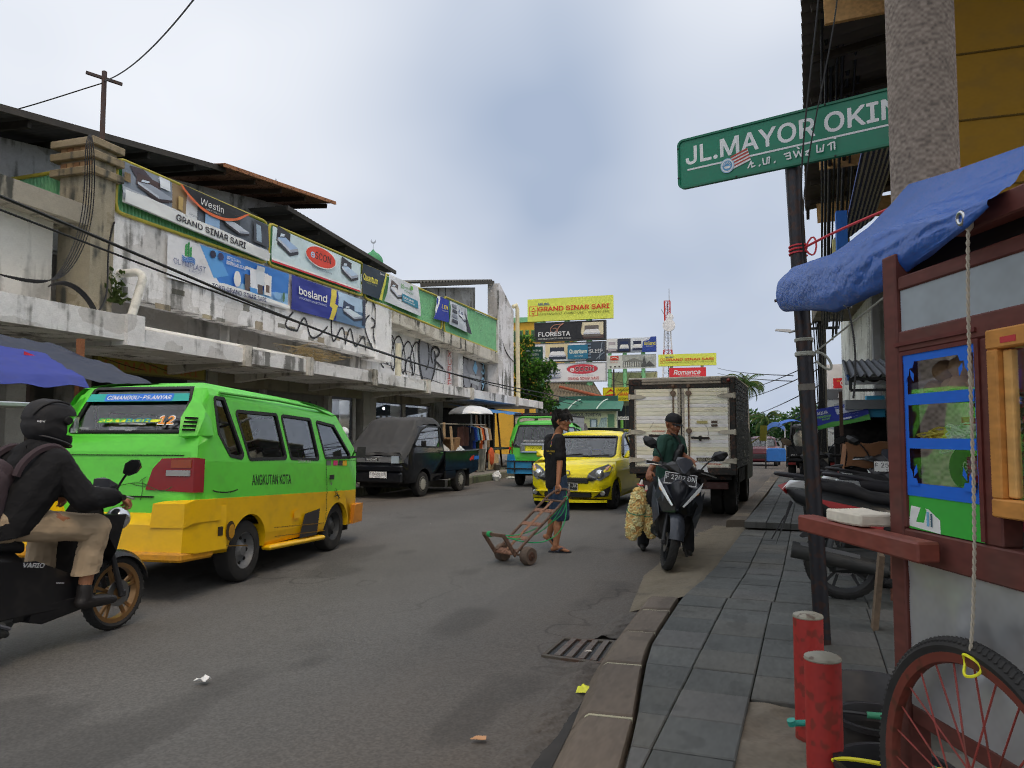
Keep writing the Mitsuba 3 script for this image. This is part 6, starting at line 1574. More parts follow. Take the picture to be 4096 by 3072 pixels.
# --- the handcart
k = new('handcart', label='rusty two-wheeled hand truck pulled by the young man', cat='handcart')
RU = mt('5e4a40', .75, .7, 2)
with at(-2.6, 8.22, 0, -27.3):
    y_, z_ = lambda t: -.14 + .80 * t, lambda t: .14 + .52 * t
    gp_ = [(-.15, y_(0), z_(0)), (-.15, y_(.5), z_(.5)), (-.15, y_(.98), z_(.98)), (-.135, y_(1.1), z_(1.1)), (-.07, y_(1.2), z_(1.19)), (0, y_(1.22), z_(1.21)), (.07, y_(1.2), z_(1.19)), (.135, y_(1.1), z_(1.1)), (.15, y_(.98), z_(.98)), (.15, y_(.5), z_(.5)), (.15, y_(0), z_(0))]
    add('frame_tube', tube(gp_, .016, 8, 60), RU, k)
    for t in (.24, .5, .76):
        add('slat', hull([(q * .15, y_(t) + a, z_(t) + a * .65 + b) for q in (-1, 1) for a in (-.022, .022) for b in (.004, .012)]), mt('7d5c4a', .8, .7, 2), k, False)
    add('cross_tube', cyl((-.15, y_(.97), z_(.97)), (.15, y_(.97), z_(.97)), .014, sides=10), RU, k)
    add('centre_strip', hull([(q * .02, y_(t), z_(t) + b) for q in (-1, 1) for t in (.02, .93) for b in (.013, .019)]), mt('84604c', .8, .7, 2), k, False)
    add('toe_plate', hull([(q * .15, y, z) for q in (-1, 1) for y, z in ((-.17, .115), (-.17, .125), (-.10, .16), (-.10, .17))]), mt('7a5a48', .8, .7, 2), k, False)
    for q in (-1, 1):
        add('toe_arm', bar((q * .155, -.15, .11), (q * .155, -.33, .335), .018, .04), RU, k, False)
    add('toe_bar', bar((-.165, -.335, .34), (.165, -.335, .34), .03, .035), RU, k, False)
    add('axle', cyl((-.20, 0, .095), (.20, 0, .095), .012, sides=8), RU, k)
    adds('axle_bracket', [bar((q * .14, -.06, .19), (q * .14, 0, .09), .03, .03) for q in (-1, 1)], RU, k, False)
    for q in (-1, 1):
        lw = lathe([(0, -.045), (.088, -.05), (.097, -.035), (.099, 0), (.096, .035), (.088, .05), (0, .045)], 30, 'x', (q * .20, 0, .098))
        lw.vertices[:, 1:] += (meshkit.fbm(lw.vertices * 40, 3) - .5)[:, None] * .012
        w_ = add('wheel', lw, mt('5b4f47', .95, .8), k, 50)
        add('hub', [cyl((q * .245, 0, .098), (q * .256, 0, .098), .05, .045), cyl((q * .25, 0, .098), (q * .275, 0, .098), .014)], mt('4a3a32', .8, .7, 2), w_)
    g = mt('1f9a5a', .6, .15)
    rope = new('rope', label='green plastic rope looped from the cart handle to its toe bar', cat='rope')
    put(rope, [tube(p, .0055, 6, 40) for p in ([(.14, y_(1.05), z_(1.05)), (.05, .45, .42), (-.02, .0, .30), (-.06, -.32, .36)], [(.14, y_(1.04), z_(1.04)), (.09, .4, .36), (.05, .1, .27), (-.05, -.33, .36)], [(.15, y_(1.02), z_(1.02)), (.2, .45, .28), (.16, .2, .22), (.0, -.1, .28), (-.06, -.33, .355)], [(.02, y_(1.22), z_(1.2)), (.01, .72, .45), (-.02, .62, .40)])] +
        [tube([(.145 + .024 * math.cos(t), y_(1.03) + .01 * math.sin(2 * t), z_(1.03) + .024 * math.sin(t)) for t in np.linspace(0, 2 * pi * 2.5, 40)], .005, 5)] + [tube([(-.06 + .012 * t, -.335 + .026 * math.cos(t * 6), .34 + .026 * math.sin(t * 6)) for t in np.linspace(-2, 2, 60)], .005, 5)], g, 40)
# --- the man in the cap behind the scooter
k = new('person', label='man in a black cap and dark green t-shirt behind the parked scooter', cat='person')
fB = unit(V(.72, -.62, -.22))
hd, P = head(V(-.965, 9.22, 1.525), fB, s=.98)
shR, shL, elR, elL, wrR, wrL = V(-1.075, 9.10, 1.345), V(-.905, 9.35, 1.345), V(-1.135, 8.99, 1.13), V(-.86, 9.20, 1.17), V(-1.185, 8.72, 1.0), V(-.73, 9.06, 1.11)
neck, chest, hip = V(-1.005, 9.235, 1.395), V(-1.0, 9.235, 1.22), V(-1.02, 9.28, .88)
body = hd + [(neck, .055, V(-.985, 9.23, 1.47), .052), (neck, .06, chest, .1), (shR, .05, elR, .042), (elR, .042, wrR, .028), (shL, .05, elL, .042), (elL, .042, wrL, .028), (shR, .055, neck, .05), (shL, .055, neck, .05), (chest, .11, hip, .11), (hip + V(-.1, -.05, 0), .085, V(-1.33, 9.5, .46), .06), (V(-1.33, 9.5, .46), .06, V(-1.40, 9.66, .06), .045), (hip + V(.1, .05, 0), .085, V(-.83, 9.3, .46), .06), (V(-.83, 9.3, .46), .06, V(-.82, 9.33, .06), .045)]
body += hand(wrR, (.05, -.85, -.55), (.35, -.3, -1), .9, 1) + hand(wrL, (.85, -.35, -.4), (.2, -.3, -1), .7, -1)
add('body', skin(body, .011, 5), SK2, k, True)
face(k, P, .98)
cloth('t_shirt', [(neck + V(0, 0, -.03), .07, chest, .12), (shR, .066, neck + V(0, 0, -.02), .058), (shL, .066, neck + V(0, 0, -.02), .058), (shR + V(.03, .05, -.06), .095, V(-1.06, 9.2, .9), .115), (shL + V(-.03, -.05, -.06), .095, V(-.99, 9.33, .9), .115), (shR, .066, shR * .3 + elR * .7, .068), (shL, .066, shL * .3 + elL * .7, .066)], '24463f', k, .018, .016, 4, (9, 9, 5), [((0, 0, .86), (0, 0, -1)), (neck + V(0, 0, .03), (.1, -.05, 1))], .9, .1)
cloth('trousers', [(hip, .115, hip + V(0, 0, -.05), .115), (hip + V(-.1, -.05, 0), .1, V(-1.33, 9.5, .46), .08), (V(-1.33, 9.5, .46), .08, V(-1.40, 9.66, .08), .07), (hip + V(.1, .05, 0), .1, V(-.83, 9.3, .46), .08), (V(-.83, 9.3, .46), .08, V(-.82, 9.33, .08), .07)], '26282d', k)
for q, w_ in ((-1.40, 9.66), (-.82, 9.33)):
    add('shoe', skin([(V(q, w_, .05), .045, V(q + .03, w_ - .18, .035), .032)], .02, 3), mt('1a1a1a', .7, .3), k)
capm = skin([(P(0, -.018, .06), .094, P(0, .012, .06), .092)], .014, 3)
cp = add('cap', tri(mani(capm).trim_by_plane(tuple(unit(P(0, -.05, 1) - P(0, 0, 0))), float(unit(P(0, -.05, 1) - P(0, 0, 0)) @ P(0, 0, .045)))), mt('15171b', .8, .1), k, 50)
add('peak', grid(lambda u, v: np.moveaxis(P(0, 0, 0) + np.multiply.outer((u - .5) * .155 * (1 - .25 * v ** 2), P(1, 0, 0) - P(0, 0, 0)) + np.multiply.outer(.078 * np.sqrt(1 - (2 * u - 1) ** 2 * .55) + .085 * v * np.sqrt(np.clip(1.02 - (2 * u - 1) ** 2, 0, 1)), P(0, 1, 0) - P(0, 0, 0)) + np.multiply.outer(.048 - .012 * (2 * u - 1) ** 2 - .02 * v, P(0, 0, 1) - P(0, 0, 0)), -1, 0), 17, 8, .006), mt('15171b', .8, .1), cp, 50)
sb = new('sling_bag', label='small black sling bag across the chest of the man in the cap', cat='bag')
put(sb, [skin([(V(-.905, 9.10, 1.16), .05, V(-.865, 9.13, 1.27), .045), (V(-.93, 9.09, 1.12), .04, V(-.9, 9.1, 1.2), .05)], .015, 3)], mt('17181b', .4, .15), 50)
add('strap', tube([(-.87, 9.13, 1.30), (-.93, 9.16, 1.40), (-1.0, 9.2, 1.44)], .014, 6, 10), mt('17181b', .6, .1), sb)
add('paper', grid(lambda u, v: (-.70 + .13 * u + .02 * v, 8.98 - .03 * u, 1.10 - .085 * v - .035 * u + .012 * np.sin(u * 6)), 8, 6, .001), mt('e6e8ea', .7, .1), label='white sheet of paper held by the man in the cap', cat='paper')
# --- the rider in front
k = new('person', label='rider in a black helmet, black jumper and beige trousers on the nearest scooter', cat='person')
with at(-4.55, 3.28, 0, -1):
    hd, P = head(V(0, .69, 1.475), (.12, 1, -.08))
    shR, shL, elR, elL, wrR, wrL = V(.20, .60, 1.235), V(-.20, .60, 1.235), V(.335, .70, 1.0), V(-.335, .70, 1.0), V(.29, .99, .985), V(-.29, .99, .985)
    neck, chest, hip = V(0, .585, 1.32), V(0, .50, 1.1), V(0, .34, .88)
    kn, an = V(.235, .88, .80), V(.205, .83, .40)
    mx = lambda p: p * V(-1, 1, 1)
    legs = [(hip + V(.09, .02, 0), .09, kn, .065), (kn, .062, an, .042), (hip + V(-.09, .02, 0), .09, mx(kn), .065), (mx(kn), .062, mx(an), .042)]
    body = hd + legs + [(neck, .055, V(0, .64, 1.40), .052), (neck, .06, chest, .1), (shR, .05, elR, .042), (elR, .042, wrR, .028), (shL, .05, elL, .042), (elL, .042, wrL, .028), (chest, .12, hip, .12)]
    body += hand(wrR, (.1, .75, -.25), (-.1, -.3, -1), 1.1, -1) + hand(wrL, (-.1, .75, -.25), (.1, -.3, -1), 1.1, 1)
    add('body', skin(body, .012, 5), SK, k, True)
    face(k, P)
    cloth('jumper', [(neck + V(0, -.01, -.01), .08, chest, .155), (shR, .085, neck, .07), (shL, .085, neck, .07), (shR + V(-.04, -.02, -.05), .13, hip + V(.07, -.02, -.06), .15), (shL + V(.04, -.02, -.05), .13, hip + V(-.07, -.02, -.06), .15), (chest, .16, hip + V(0, .06, .0), .15), (shR, .085, elR, .085), (elR, .085, wrR, .044), (shL, .085, elL, .085), (elL, .085, wrL, .044)], '121214', k, .024, .03, 4, (6, 6, 6), [((0, 0, .755), (0, .1, -1)), (neck + V(0, .02, .06), (0, .4, 1)), (wrR + V(0, .01, 0), (0, 1, 0))], .95, .05)
    cloth('trousers', [(hip + V(.09, .02, -.02), .10, kn + V(0, 0, -.01), .086), (kn + V(0, 0, -.02), .086, an + V(0, .0, .08), .078), (hip + V(-.09, .02, -.02), .105, mx(kn), .098), (mx(kn), .098, mx(an) + V(0, 0, .08), .088), (hip + V(-.08, -.03, -.02), .125, hip + V(.08, -.03, -.02), .125)], 'a08c74', k, .02, .028, 4, (8, 8, 8), [((0, 0, .405), (0, .1, -1))], .9, .25)
    for q in (1, -1):
        add('shoe', skin([(V(q * .205, .83, .40), .048, V(q * .205, .83, .33), .052), (V(q * .205, .81, .30), .048, V(q * .215, .98, .285), .040), (V(q * .21, .98, .285), .042, V(q * .215, 1.06, .275), .03)], .018, 3), mt('1d1c1b', .5, .3), k)
    hc = P(0, .01, .035)
    hs = skin([(P(0, -.05, .055), .128, P(0, .05, .065), .120), (P(0, -.055, .0), .122, P(0, .03, -.03), .118), (P(0, .05, -.06), .10, P(0, .08, -.085), .082)], .02, 6)
    hs = mani(hs).trim_by_plane((0, .3, 1), float(V(0, .3, 1) @ (P(0, .0, -.105)) / math.sqrt(1.09)) if False else float(P(0, 0, -.10)[2] * .958 + P(0, 0, -.1)[1] * .287)) if False else mani(hs)
    face_cut = manifold3d.Manifold.hull_points(np.array([P(x, y, z) for x in (-.2, .2) for y, z in ((.055, .075), (.055, -.055), (.25, .085), (.25, -.06))]))
    low = manifold3d.Manifold.hull_points(np.array([P(x, y, z) for x in (-.3, .3) for y, z in ((-.3, -.085), (.3, -.16), (-.3, -.5), (.3, -.5))]))
    hl = add('helmet', tri(hs - face_cut - low), mt('202022', .75, .2), k, 40)
    add('visor', tri((skin and manifold3d.Manifold.hull_points(np.array([P(.128 * math.sin(t), .055 + .125 * math.cos(t), z) for t in np.linspace(-1.35, 1.35, 15) for z in (.075, .02)] + [P(.135 * math.sin(t), .05 + .128 * math.cos(t), -.03) for t in np.linspace(-1.3, 1.3, 15)])) - manifold3d.Manifold.hull_points(np.array([P(.125 * math.sin(t), .052 + .122 * math.cos(t), z) for t in np.linspace(-1.4, 1.4, 15) for z in (.1, .02, -.05)])))), mt('ffffff'), hl, 40, 'pane')
    adds('visor_pivot', [cyl(P(q * .118, .045, .04), P(q * .140, .045, .04), .03, .024) for q in (1, -1)], mt('161617', .5, .2), hl)
    add('rim_trim', tube([P(.128 * math.cos(t), .01 + .138 * math.sin(t), -.098 - .035 * math.sin(t)) for t in np.linspace(0, 2 * pi, 40)[:-1]], .006, 6, close=True), mt('3a3a3c', .5, .2), hl)
    add('ridge', tube([P(.10, .06, .15), P(.09, -.05, .155), P(.085, -.13, .11), P(.07, -.165, .06)], .008, 6, 20), mt('1a1a1c', .7, .2), hl)
    a = Art(lambda x, y: np.array(P(0, 0, 0)) + np.multiply.outer(x, P(0, -1, 0) - P(0, 0, 0)) * -1 + np.multiply.outer(y, P(0, 0, 1) - P(0, 0, 0)) + np.multiply.outer(.1305 - .0 * x, P(1, 0, 0) - P(0, 0, 0)) - np.multiply.outer(np.clip(-x - .06, 0, 1) * .75, P(1, 0, 0) - P(0, 0, 0)), .003)
    a.ell(-.115, .02, .026, .015, 'd5d7d9')
    a.ell(-.115, .02, .023, .012, '202022')
    a.text('RSV', -.133, .0145, .011, 'e6e8ea', .036, True)
    put(new('helmet_sticker', hl), a.out, None, False)
    bp = new('backpack', label='dark plum backpack worn by the rider on the nearest scooter', cat='backpack')
    bm = skin([(V(.0, .31, 1.16), .12, V(0, .20, .95), .15), (V(.07, .24, 1.12), .1, V(.09, .16, .90), .12), (V(-.07, .24, 1.12), .1, V(-.09, .16, .90), .12)], .025, 4)
    put(bp, [trimesh.Trimesh(bm.vertices + bm.vertex_normals * (.03 * (meshkit.fbm(bm.vertices * 7, 3) - .5))[:, None], bm.faces, process=False)], mt('3a2e33', .9, .15), 50)
    add('front_pocket', skin([(V(-.05, .06, .95), .07, V(.09, .04, .90), .075), (V(0, .05, .86), .08, V(.09, .05, .86), .07)], .02, 3), mt('42343a', .9, .15), bp)
    add('strap', [tube([(q * .13, .36, 1.16), (q * .15, .46, 1.30), (q * .16, .60, 1.335), (q * .165, .72, 1.24), (q * .15, .72, 1.05)], .026, 6, 20) for q in (1,)], mt('3c3136', .9, .1), bp)
    add('strap', tube([(-.13, .36, 1.16), (-.15, .46, 1.30), (-.16, .60, 1.335), (-.165, .72, 1.24)], .026, 6, 20), mt('3c3136', .9, .1), bp)
    add('zip_tag', bx(.02, .10, -.045, -.038, 1.0, 1.025, .003), mt('9a949a', .5, .1), bp, False)
    ap = Art(lambda x, y: np.stack([.425 - .12 * x, .70 + x, 1.02 + y - .12 * x], -1), .002)
    for i in range(9):
        ap.curve([(.02 + .02 * i, .02 * math.sin(i)), (.05 + .02 * i, .04 - .01 * i), (.04 + .025 * i, -.02)], .005, '8a8c92', 8)
# ---------------------------------------------------------------- the street-name sign and its pole
pt = lambda z: V(.352 - .0364 * (z - .12), 5.245 - .015 * (z - .12), z)
k = new('sign_pole', label='leaning dark metal pole carrying the green street-name sign', cat='pole')
add('tube', tube([pt(.05), pt(1.0), pt(2.0), pt(3.15)], .049, 20), mt('2e2f33', .4, .5, 2, .4), k)
add('collar', cyl(pt(1.70), pt(1.74), .052, sides=20), mt('6d6a62', .5, .5), k)
s = new('street_sign', label='green street-name sign reading Jl. Mayor Oking in white letters', cat='street sign')
ex = unit(V(.941, -.339, 0))
ey = unit(V(0, 0, 1) + ex * -.01)
en = np.cross(ex, ey)
o = pt(3.15) + en * .075 - ex * .765
o[2] = 3.128
GS = mt('0c7a5c', .35, .2)
with at(0, 0, 0):
    XF.append(np.array([[*c, 0] for c in (ex, ey, en)] + [[0, 0, 0, 1]]).T)
    XF[-1][:3, 3] = o
    pl = sg.box(0, 0, 1.58, .352).buffer(-.045).buffer(.045)
    add('panel', extr(pl, .022, 'z', -.022), GS, s, 30)
    add('raised_rim', extr(pl.difference(pl.buffer(-.014)), .010, 'z', .0), mt('0a6b50', .35, .25), s, 30)
    add('bolts', [mov(trimesh.creation.icosphere(1, .007), p) for p in ((.007, .29, .01), (.006, .08, .01), (.4, .345, .01), (1.0, .345, .01), (.42, .007, .01), (1.05, .007, .01))], mt('3a3d3c', .5, .6), s, kind='stuff')
    a = Art(plane((0, 0, 0), (1, 0, 0), (0, 1, 0)), .0012)
    W_ = 'dfe5e2'
    a.text('JL.MAYOR OKING', .06, .168, .118, W_, 1.50, True)
    a.rect(.07, .122, 1.52, .134, W_)
    gl = lambda x, P_: [a.line([(x + p * .05, .045 + q * .05) for p, q in st], .009, W_) for st in P_]
    gl(.50, [[(0, .1), (.4, .9), (.5, .1), (.9, .2)], [(.2, .5), (.7, .6)]])
    gl(.57, [[(.1, 0), (.2, .15)]])
    gl(.60, [[(0, .9), (.1, .1), (.5, .1), (.6, .9), (.9, .9)], [(.9, .9), (.8, .1)]])
    gl(.67, [[(.1, 0), (.2, .15)]])
    gl(.74, [[(0, .8), (.7, .9), (.8, .1), (.3, .1)], [(.2, .5), (.7, .5)]])
    gl(.80, [[(0, .9), (.3, .1), (.6, .8), (.9, .1), (1.1, .9)], [(.5, 1.3), (.7, 1.1)]])
    gl(.87, [[(.1, .5), (.5, .6), (.1, .1), (.5, 0)]])
    gl(.94, [[(.1, 1), (.1, .1), (.8, .1), (.9, .9)], [(.5, .1), (.5, .5)]])
    gl(1.01, [[(0, .7), (.4, .9), (.4, .0)], [(.4, .9), (.8, .9), (.8, 0)], [(.8, 1.4), (.95, 1.3)]])
    put(new('lettering', s), a.out, None, False)
    a = Art(plane((0, 0, .004), (1, 0, 0), (0, 1, 0)), .001)
    a.poly([(.40, .065), (.52, .10), (.50, .185), (.385, .15)], 'dcdcda')
    for i in range(4):
        a.poly([(.40 - .0035 * i * 1.1 - .002, .078 + .021 * i), (.517 - .005 * i, .112 + .021 * i), (.514 - .005 * i, .122 + .021 * i), (.397 - .004 * i, .088 + .021 * i)], 'b5463c')
    put(new('striped_sticker', s), a.out, None, False)
    a = Art(plane((0, 0, .006), (1, 0, 0), (0, 1, 0)), .001)
    a.ell(.36, .095, .048, .05, '9fc2dc')
    a.ell(.36, .095, .042, .044, 'dfe8ee')
    a.ell(.36, .095, .034, .035, '5e9ac4')
    a.poly([(.335, .09), (.385, .09), (.375, .075), (.345, .075)], 'e8eef2')
    for t in np.linspace(.3, pi - .3, 6):
        a.line([(.36 + .015 * math.cos(t), .095 + .015 * math.sin(t)), (.36 + .028 * math.cos(t), .095 + .028 * math.sin(t))], .004, 'e8eef2')
    put(new('round_sticker', s), a.out, None, False)
    XF.pop()


def coil(z, r=.056, n=3, h=.03):
    c = pt(z)
    return [c + V(r * math.cos(t), r * math.sin(t), h * (t / (2 * pi * n) - .5)) for t in np.linspace(0, 2 * pi * n, 16 * n)]


tie = new('red_string', label='red string tied around the pole and running to the blue tarp', cat='string')
put(tie, [tube(coil(2.60, .054, 3, .07), .006, 5), tube([pt(2.61) + V(.04, -.03, 0), V(.6, 4.5, 2.60), V(.93, 4.1, 2.63)], .008, 5, 12), tube([pt(2.6) + V(.04, -.04, 0), pt(2.66) + V(.10, -.05, 0), pt(2.56) + V(.09, -.05, 0), pt(2.6) + V(.04, -.04, 0)], .006, 5, 12)] + [tube([V(.93, 4.1, 2.63), V(.98 + .03 * i, 4.08, 2.66 - .03 * i)], .012, 5) for i in (-1, 0, 1)], mt('d2454c', .5, .1), 40)
add('grey_string', [tube(coil(2.33, .055, 3, .12), .005, 5), tube(coil(2.37, .056, 2, .02), .008, 5), tube([pt(2.36) + V(.05, -.03, 0), pt(2.3) + V(.14, -.06, 0)], .006, 5, 6), tube([pt(2.33) + V(.05, -.03, 0), pt(2.22) + V(.1, -.06, 0)], .005, 5, 6), tube(coil(2.02, .053, 2, .02), .006, 5), tube(coil(1.93, .054, 3, .02), .008, 5), tube([pt(1.93) + V(.05, -.02, 0), pt(1.9) + V(.13, -.04, 0), pt(1.84) + V(.15, -.05, 0), pt(1.88) + V(.06, -.05, 0)], .008, 5, 16), tube([pt(1.93) + V(.05, 0, 0), V(.75, 4.9, 2.25)], .006, 5)], mt('a9aaa0', .7, .2), label='pale string knotted around the pole below the tarp', cat='string')
wire('iron_rod', 'rusty iron rod tied crosswise to the sign pole', [pt(2.31) + V(-.16, .05, -.02), pt(2.33) + V(.45, -.06, .05)], .010, 4, 0, 8, '4a3a34', cat='rod')
wire('black_wire', 'thin black wires hanging in front of the green street-name sign', [V(.42, 4.9, 4.8), V(.34, 4.95, 3.6), V(.28, 4.98, 3.0), pt(2.55) + V(.03, -.06, 0)], .006, 30)
wire('black_wire', 'second thin black wire hanging in front of the street-name sign', [V(.50, 4.9, 4.8), V(.42, 4.95, 3.6), V(.30, 4.98, 2.95), pt(2.3) + V(.05, -.06, 0)], .005, 30)
put(new('wire_coil', 'sign_pole'), [tube([pt(2.47 - .05 * t) + V(.055 * math.cos(t * 2.2), -.055 * abs(math.sin(t * 2.2)) - .01, 0) for t in np.linspace(0, 5, 40)], .005, 5)], mt('18181a', .5, .2))
# ---------------------------------------------------------------- bollards
for lb, (x, y), h in (('scuffed red bollard with a grey domed cap, nearest the camera', (.20, 3.02), .495), ('scuffed red bollard standing behind the first, next to the pole', (.187, 3.66), .50)):
    b = new('bollard', label=lb, cat='bollard')
    add('post', cyl((x, y, .06), (x, y, .12 + h), .0625, sides=32), mt('9a2c28', .55, .5, 2), b)
    add('cap', lathe([(.063, 0), (.0645, .004), (.062, .012), (.04, .02), (0, .024)], 32, o=(x, y, .12 + h)), mt('8f8a7e', .5, .7, 2, .3), b)
# ---------------------------------------------------------------- the food cart (local: y along its long side, x into it)
WD, ZN, YW = mt('5c2f27', .6, .45, 3), mt('9fa4a8', .45, .35, 0, .5), mt('b9803c', .65, .3, 3)
k = new('food_cart', label='red-brown wooden street food cart with a glass case and one spoked wheel', cat='food cart')
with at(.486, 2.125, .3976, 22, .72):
    for x, y in ((.06, .505), (.70, .505), (.06, -1.2), (.70, -1.2)):
        add('corner_post', bx(x, x + .09, y, y + .095, -.37, 2.16, .006), WD, k, 20)
    for z0, z1, x in ((.29, .36, .07), (.92, 1.045, .062), (1.75, 1.835, .062), (2.005, 2.06, .068), (2.11, 2.19, .0)):
        add('rail', bx(x, x + .07, -1.2, .502 if z1 < 2.1 else .05, z0, z1, .006), WD, k, 20)
    add('recess_board', bx(.14, .15, -1.2, .5, 2.0, 2.16), mt('2a211e', .9, .4), k, False)  # added dark board, its colour stands in for the shade in the gap
    adds('moulding', [bx(.054, .062, .03, .52, 1.775, 1.79), bx(.056, .07, .018, .04, 1.055, 1.75), bx(.056, .07, .47, .49, 1.055, 1.75), bx(.056, .07, .03, .49, 1.735, 1.75)], mt('5a2620', .6, .3, 3), k, 20)
    add('mullion', bx(.064, .14, -.055, .03, 1.046, 1.75, .006), WD, k, 20)
    add('mullion', bx(.064, .14, -.99, -.9, 1.046, 1.75, .006), WD, k, 20)
    dent = lambda u, v: (.075 + .035 * np.exp(-((u - .28) / .11) ** 2 - ((v - .55) / .2) ** 2) * (1 + .5 * np.sin(u * 60)) + .016 * (meshkit.fbm(np.stack([u * 6, v * 3, u * 0], -1), 3) - .5) - .02 * np.exp(-((u - .17) / .05) ** 2 - ((v - .6) / .25) ** 2), .50 - 1.7 * u, .36 + .56 * v)
    add('zinc_panel', grid(dent, 170, 60, .002), mt('b4b8ba', .36, .3, 0, .55), k, 60)
    add('name_panel', bx(.078, .085, -1.2, .5, 1.835, 2.005), mt('9aa3a8', .5, .3, 0, .2), k, False)
    adds('back_panel', [bx(.70, .72, -1.2, .5, .3, 1.05), bx(.70, .72, -1.2, .5, 1.8, 2.1), bx(.12, .7, .53, .545, .3, 1.05)], mt('4a2520', .8, .4), k, False)
    for z in (1.052, 1.21, 1.385, 1.56):
        add('shelf', bx(.14, .68, -.9, .5, z - .012, z), mt('5b5a52', .7, .5), k, False)
    add('cart_floor', bx(.1, .7, -1.2, .5, .9, .93), mt('4a2520', .8, .4), k, False)
    add('roof_board', [bx(.10, .75, -1.25, .5, 2.165, 2.18)], mt('4a3a34', .9, .5), k, False)
    g = add('glass_pane', bx(.070, .073, .035, .475, 1.05, 1.745), GLS, k, False, 'pane')
    a = Art(lambda s_, z: np.stack([.068 + 0 * s_, .475 - np.asarray(s_), 1.05 + np.asarray(z)], -1), .0008)
    BT, GT = '1560c8', '35a53a'
    a.rect(0, 0, .44, .145, GT)
    a.poly([(.0, .01), (.2, -.0), (.2, .05), (.13, .085), (.02, .09)], 'd6d9d6')
    a.poly([(.05, .03), (.09, .1), (.12, .08), (.1, .03)], GT)
    a.rect(.12, .02, .135, .075, '6fa8c8')
    a.rect(.145, .02, .155, .07, '3a5a6a')
    for r_ in ((0, .13, .44, .18), (0, .13, .03, .70), (.425, .13, .44, .70), (0, .655, .44, .70), (.03, .315, .425, .355), (.03, .485, .425, .528)):
        a.rect(*r_, BT)
    for sx, cx in ((1, .0), (-1, .44)):
        for sy, cy in ((1, .17), (-1, .66)):
            q = lambda p: (cx + sx * p[0], cy + sy * p[1])
            a.poly([q(p) for p in ((.02, .0), (.09, .0), (.075, .03), (.055, .03), (.05, .055), (.03, .075), (.02, .08))], BT)
            a.poly([q(p) for p in ((.06, .035), (.085, .055), (.08, .085), (.062, .06))], BT)
    put(new('tape', g), a.out, None, False)
    f = new('framed_window', k)
    put(f, [bx(.03, .075, -.105, -.055, 1.21, 1.70, .005), bx(.03, .075, -.62, -.57, 1.21, 1.70, .005), bx(.028, .075, -.62, -.055, 1.70, 1.765, .005), bx(.028, .075, -.62, -.055, 1.15, 1.21, .005)], YW, 20)
    add('frame_edge', [bx(.05, .078, -.145, -.108, 1.215, 1.695, .004)], mt('c99a58', .6, .3, 3), f, 20)
    add('red_mark', bx(.0265, .0275, -.2, -.13, 1.715, 1.735), mt('b8383a', .6, .3), f, False)
    add('pane', bx(.062, .065, -.57, -.107, 1.21, 1.70), GLS, f, False, 'pane')
    adds('inner_board', [bx(.3, .31, -.9, -.06, 1.05, 1.30), bx(.3, .31, -.9, -.06, 1.33, 1.48)], mt('1e6a3c', .6, .3), k, False)
    add('back_board', bx(.42, .43, .0, .5, 1.05, 1.75), mt('c0464c', .7, .3), k, False)
    add('plank_handle', [bx(-.06, .03, .22, 1.2, .952, 1.028, .008)], mt('74382c', .6, .5, 3), k, 20)
    # wheel
    w = add('wheel', lathe([(.51, -.024), (.532, -.034), (.555, -.016), (.56, 0), (.555, .016), (.532, .034), (.51, .024), (.51, -.024)], 96, 'x', (-.02, -.01, .175)), mt('262525', .85, .5), k, 40)
    wc, wr = V(-.02, -.01, .175), .56
    ww = lambda x, r, t: wc + V(x, r * math.cos(t), r * math.sin(t))
    add('tread', [bar(ww(q * .004, wr - .001, t), ww(q * .026, wr - .014, t + .022), .010, .008) for t in np.arange(0, 2 * pi, .045) for q in (-1, 1)], mt('2c2b2b', .9, .5), w, False, kind='stuff')
    add('rim', lathe([(.478, -.018), (.51, -.024), (.514, -.02), (.514, .02), (.51, .024), (.478, .018), (.472, 0), (.478, -.018)], 96, 'x', wc), mt('6a3428', .55, .7, 2), w, 40)
    add('hub', [cyl(ww(-.05, 0, 0), ww(.05, 0, 0), .024), cyl(ww(-.045, 0, 0), ww(-.038, 0, 0), .045), cyl(ww(.038, 0, 0), ww(.045, 0, 0), .045), cyl(ww(-.09, 0, 0), ww(.12, 0, 0), .011)], mt('5a3a30', .5, .7, 2), w)
    for i in range(28):
        t = i * 2 * pi / 28
        q = 1 if i % 2 else -1
        add('spoke', cyl(ww(q * .042, .038, t + (1.15 if (i // 2) % 2 else -1.15)), ww(0, .475, t), .0034, sides=6), mt('8a3a34', .5, .5, 2), w)
    # things hung on and set in the cart
    yl = mt('dede2a', .4, .1)
    r_ = new('yellow_ribbon', label='yellow plastic ribbon knotted on the cart wheel rim', cat='ribbon')
    strip_ = lambda P_, w_, n=30: grid(lambda u, v: np.moveaxis(np.apply_along_axis(lambda t: 0, 0, u)[..., None] * 0 + np.array([smoothpath(P_, n)[int(round(x * (n - 1)))] for x in u[:, 0]])[:, None, :] + np.array([w_[0], w_[1], w_[2]]) * (v[..., None] - .5), -1, 0), n, 3, .0008)
    put(r_, [tube([(-.05 + .012 * math.cos(t * 2), -.03 + .04 * math.cos(t), .665 + .034 * math.sin(t)) for t in np.linspace(0, 2 * pi * 2.2, 60)], .005, 5), strip_([(-.05, -.03, .69), (-.07, -.10, .685), (-.07, -.12, .65), (-.06, -.08, .60)], (.0, .01, .018)), strip_([(-.05, -.02, .65), (-.05, .03, .57), (-.05, .03, .45), (-.05, -.0, .36), (-.06, -.04, .33), (-.06, -.045, .37)], (.0, .012, .006))], yl, 40)
    st_ = new('hanging_string', label='thin twisted string hanging from the tarp grommet down to the cart wheel', cat='string')
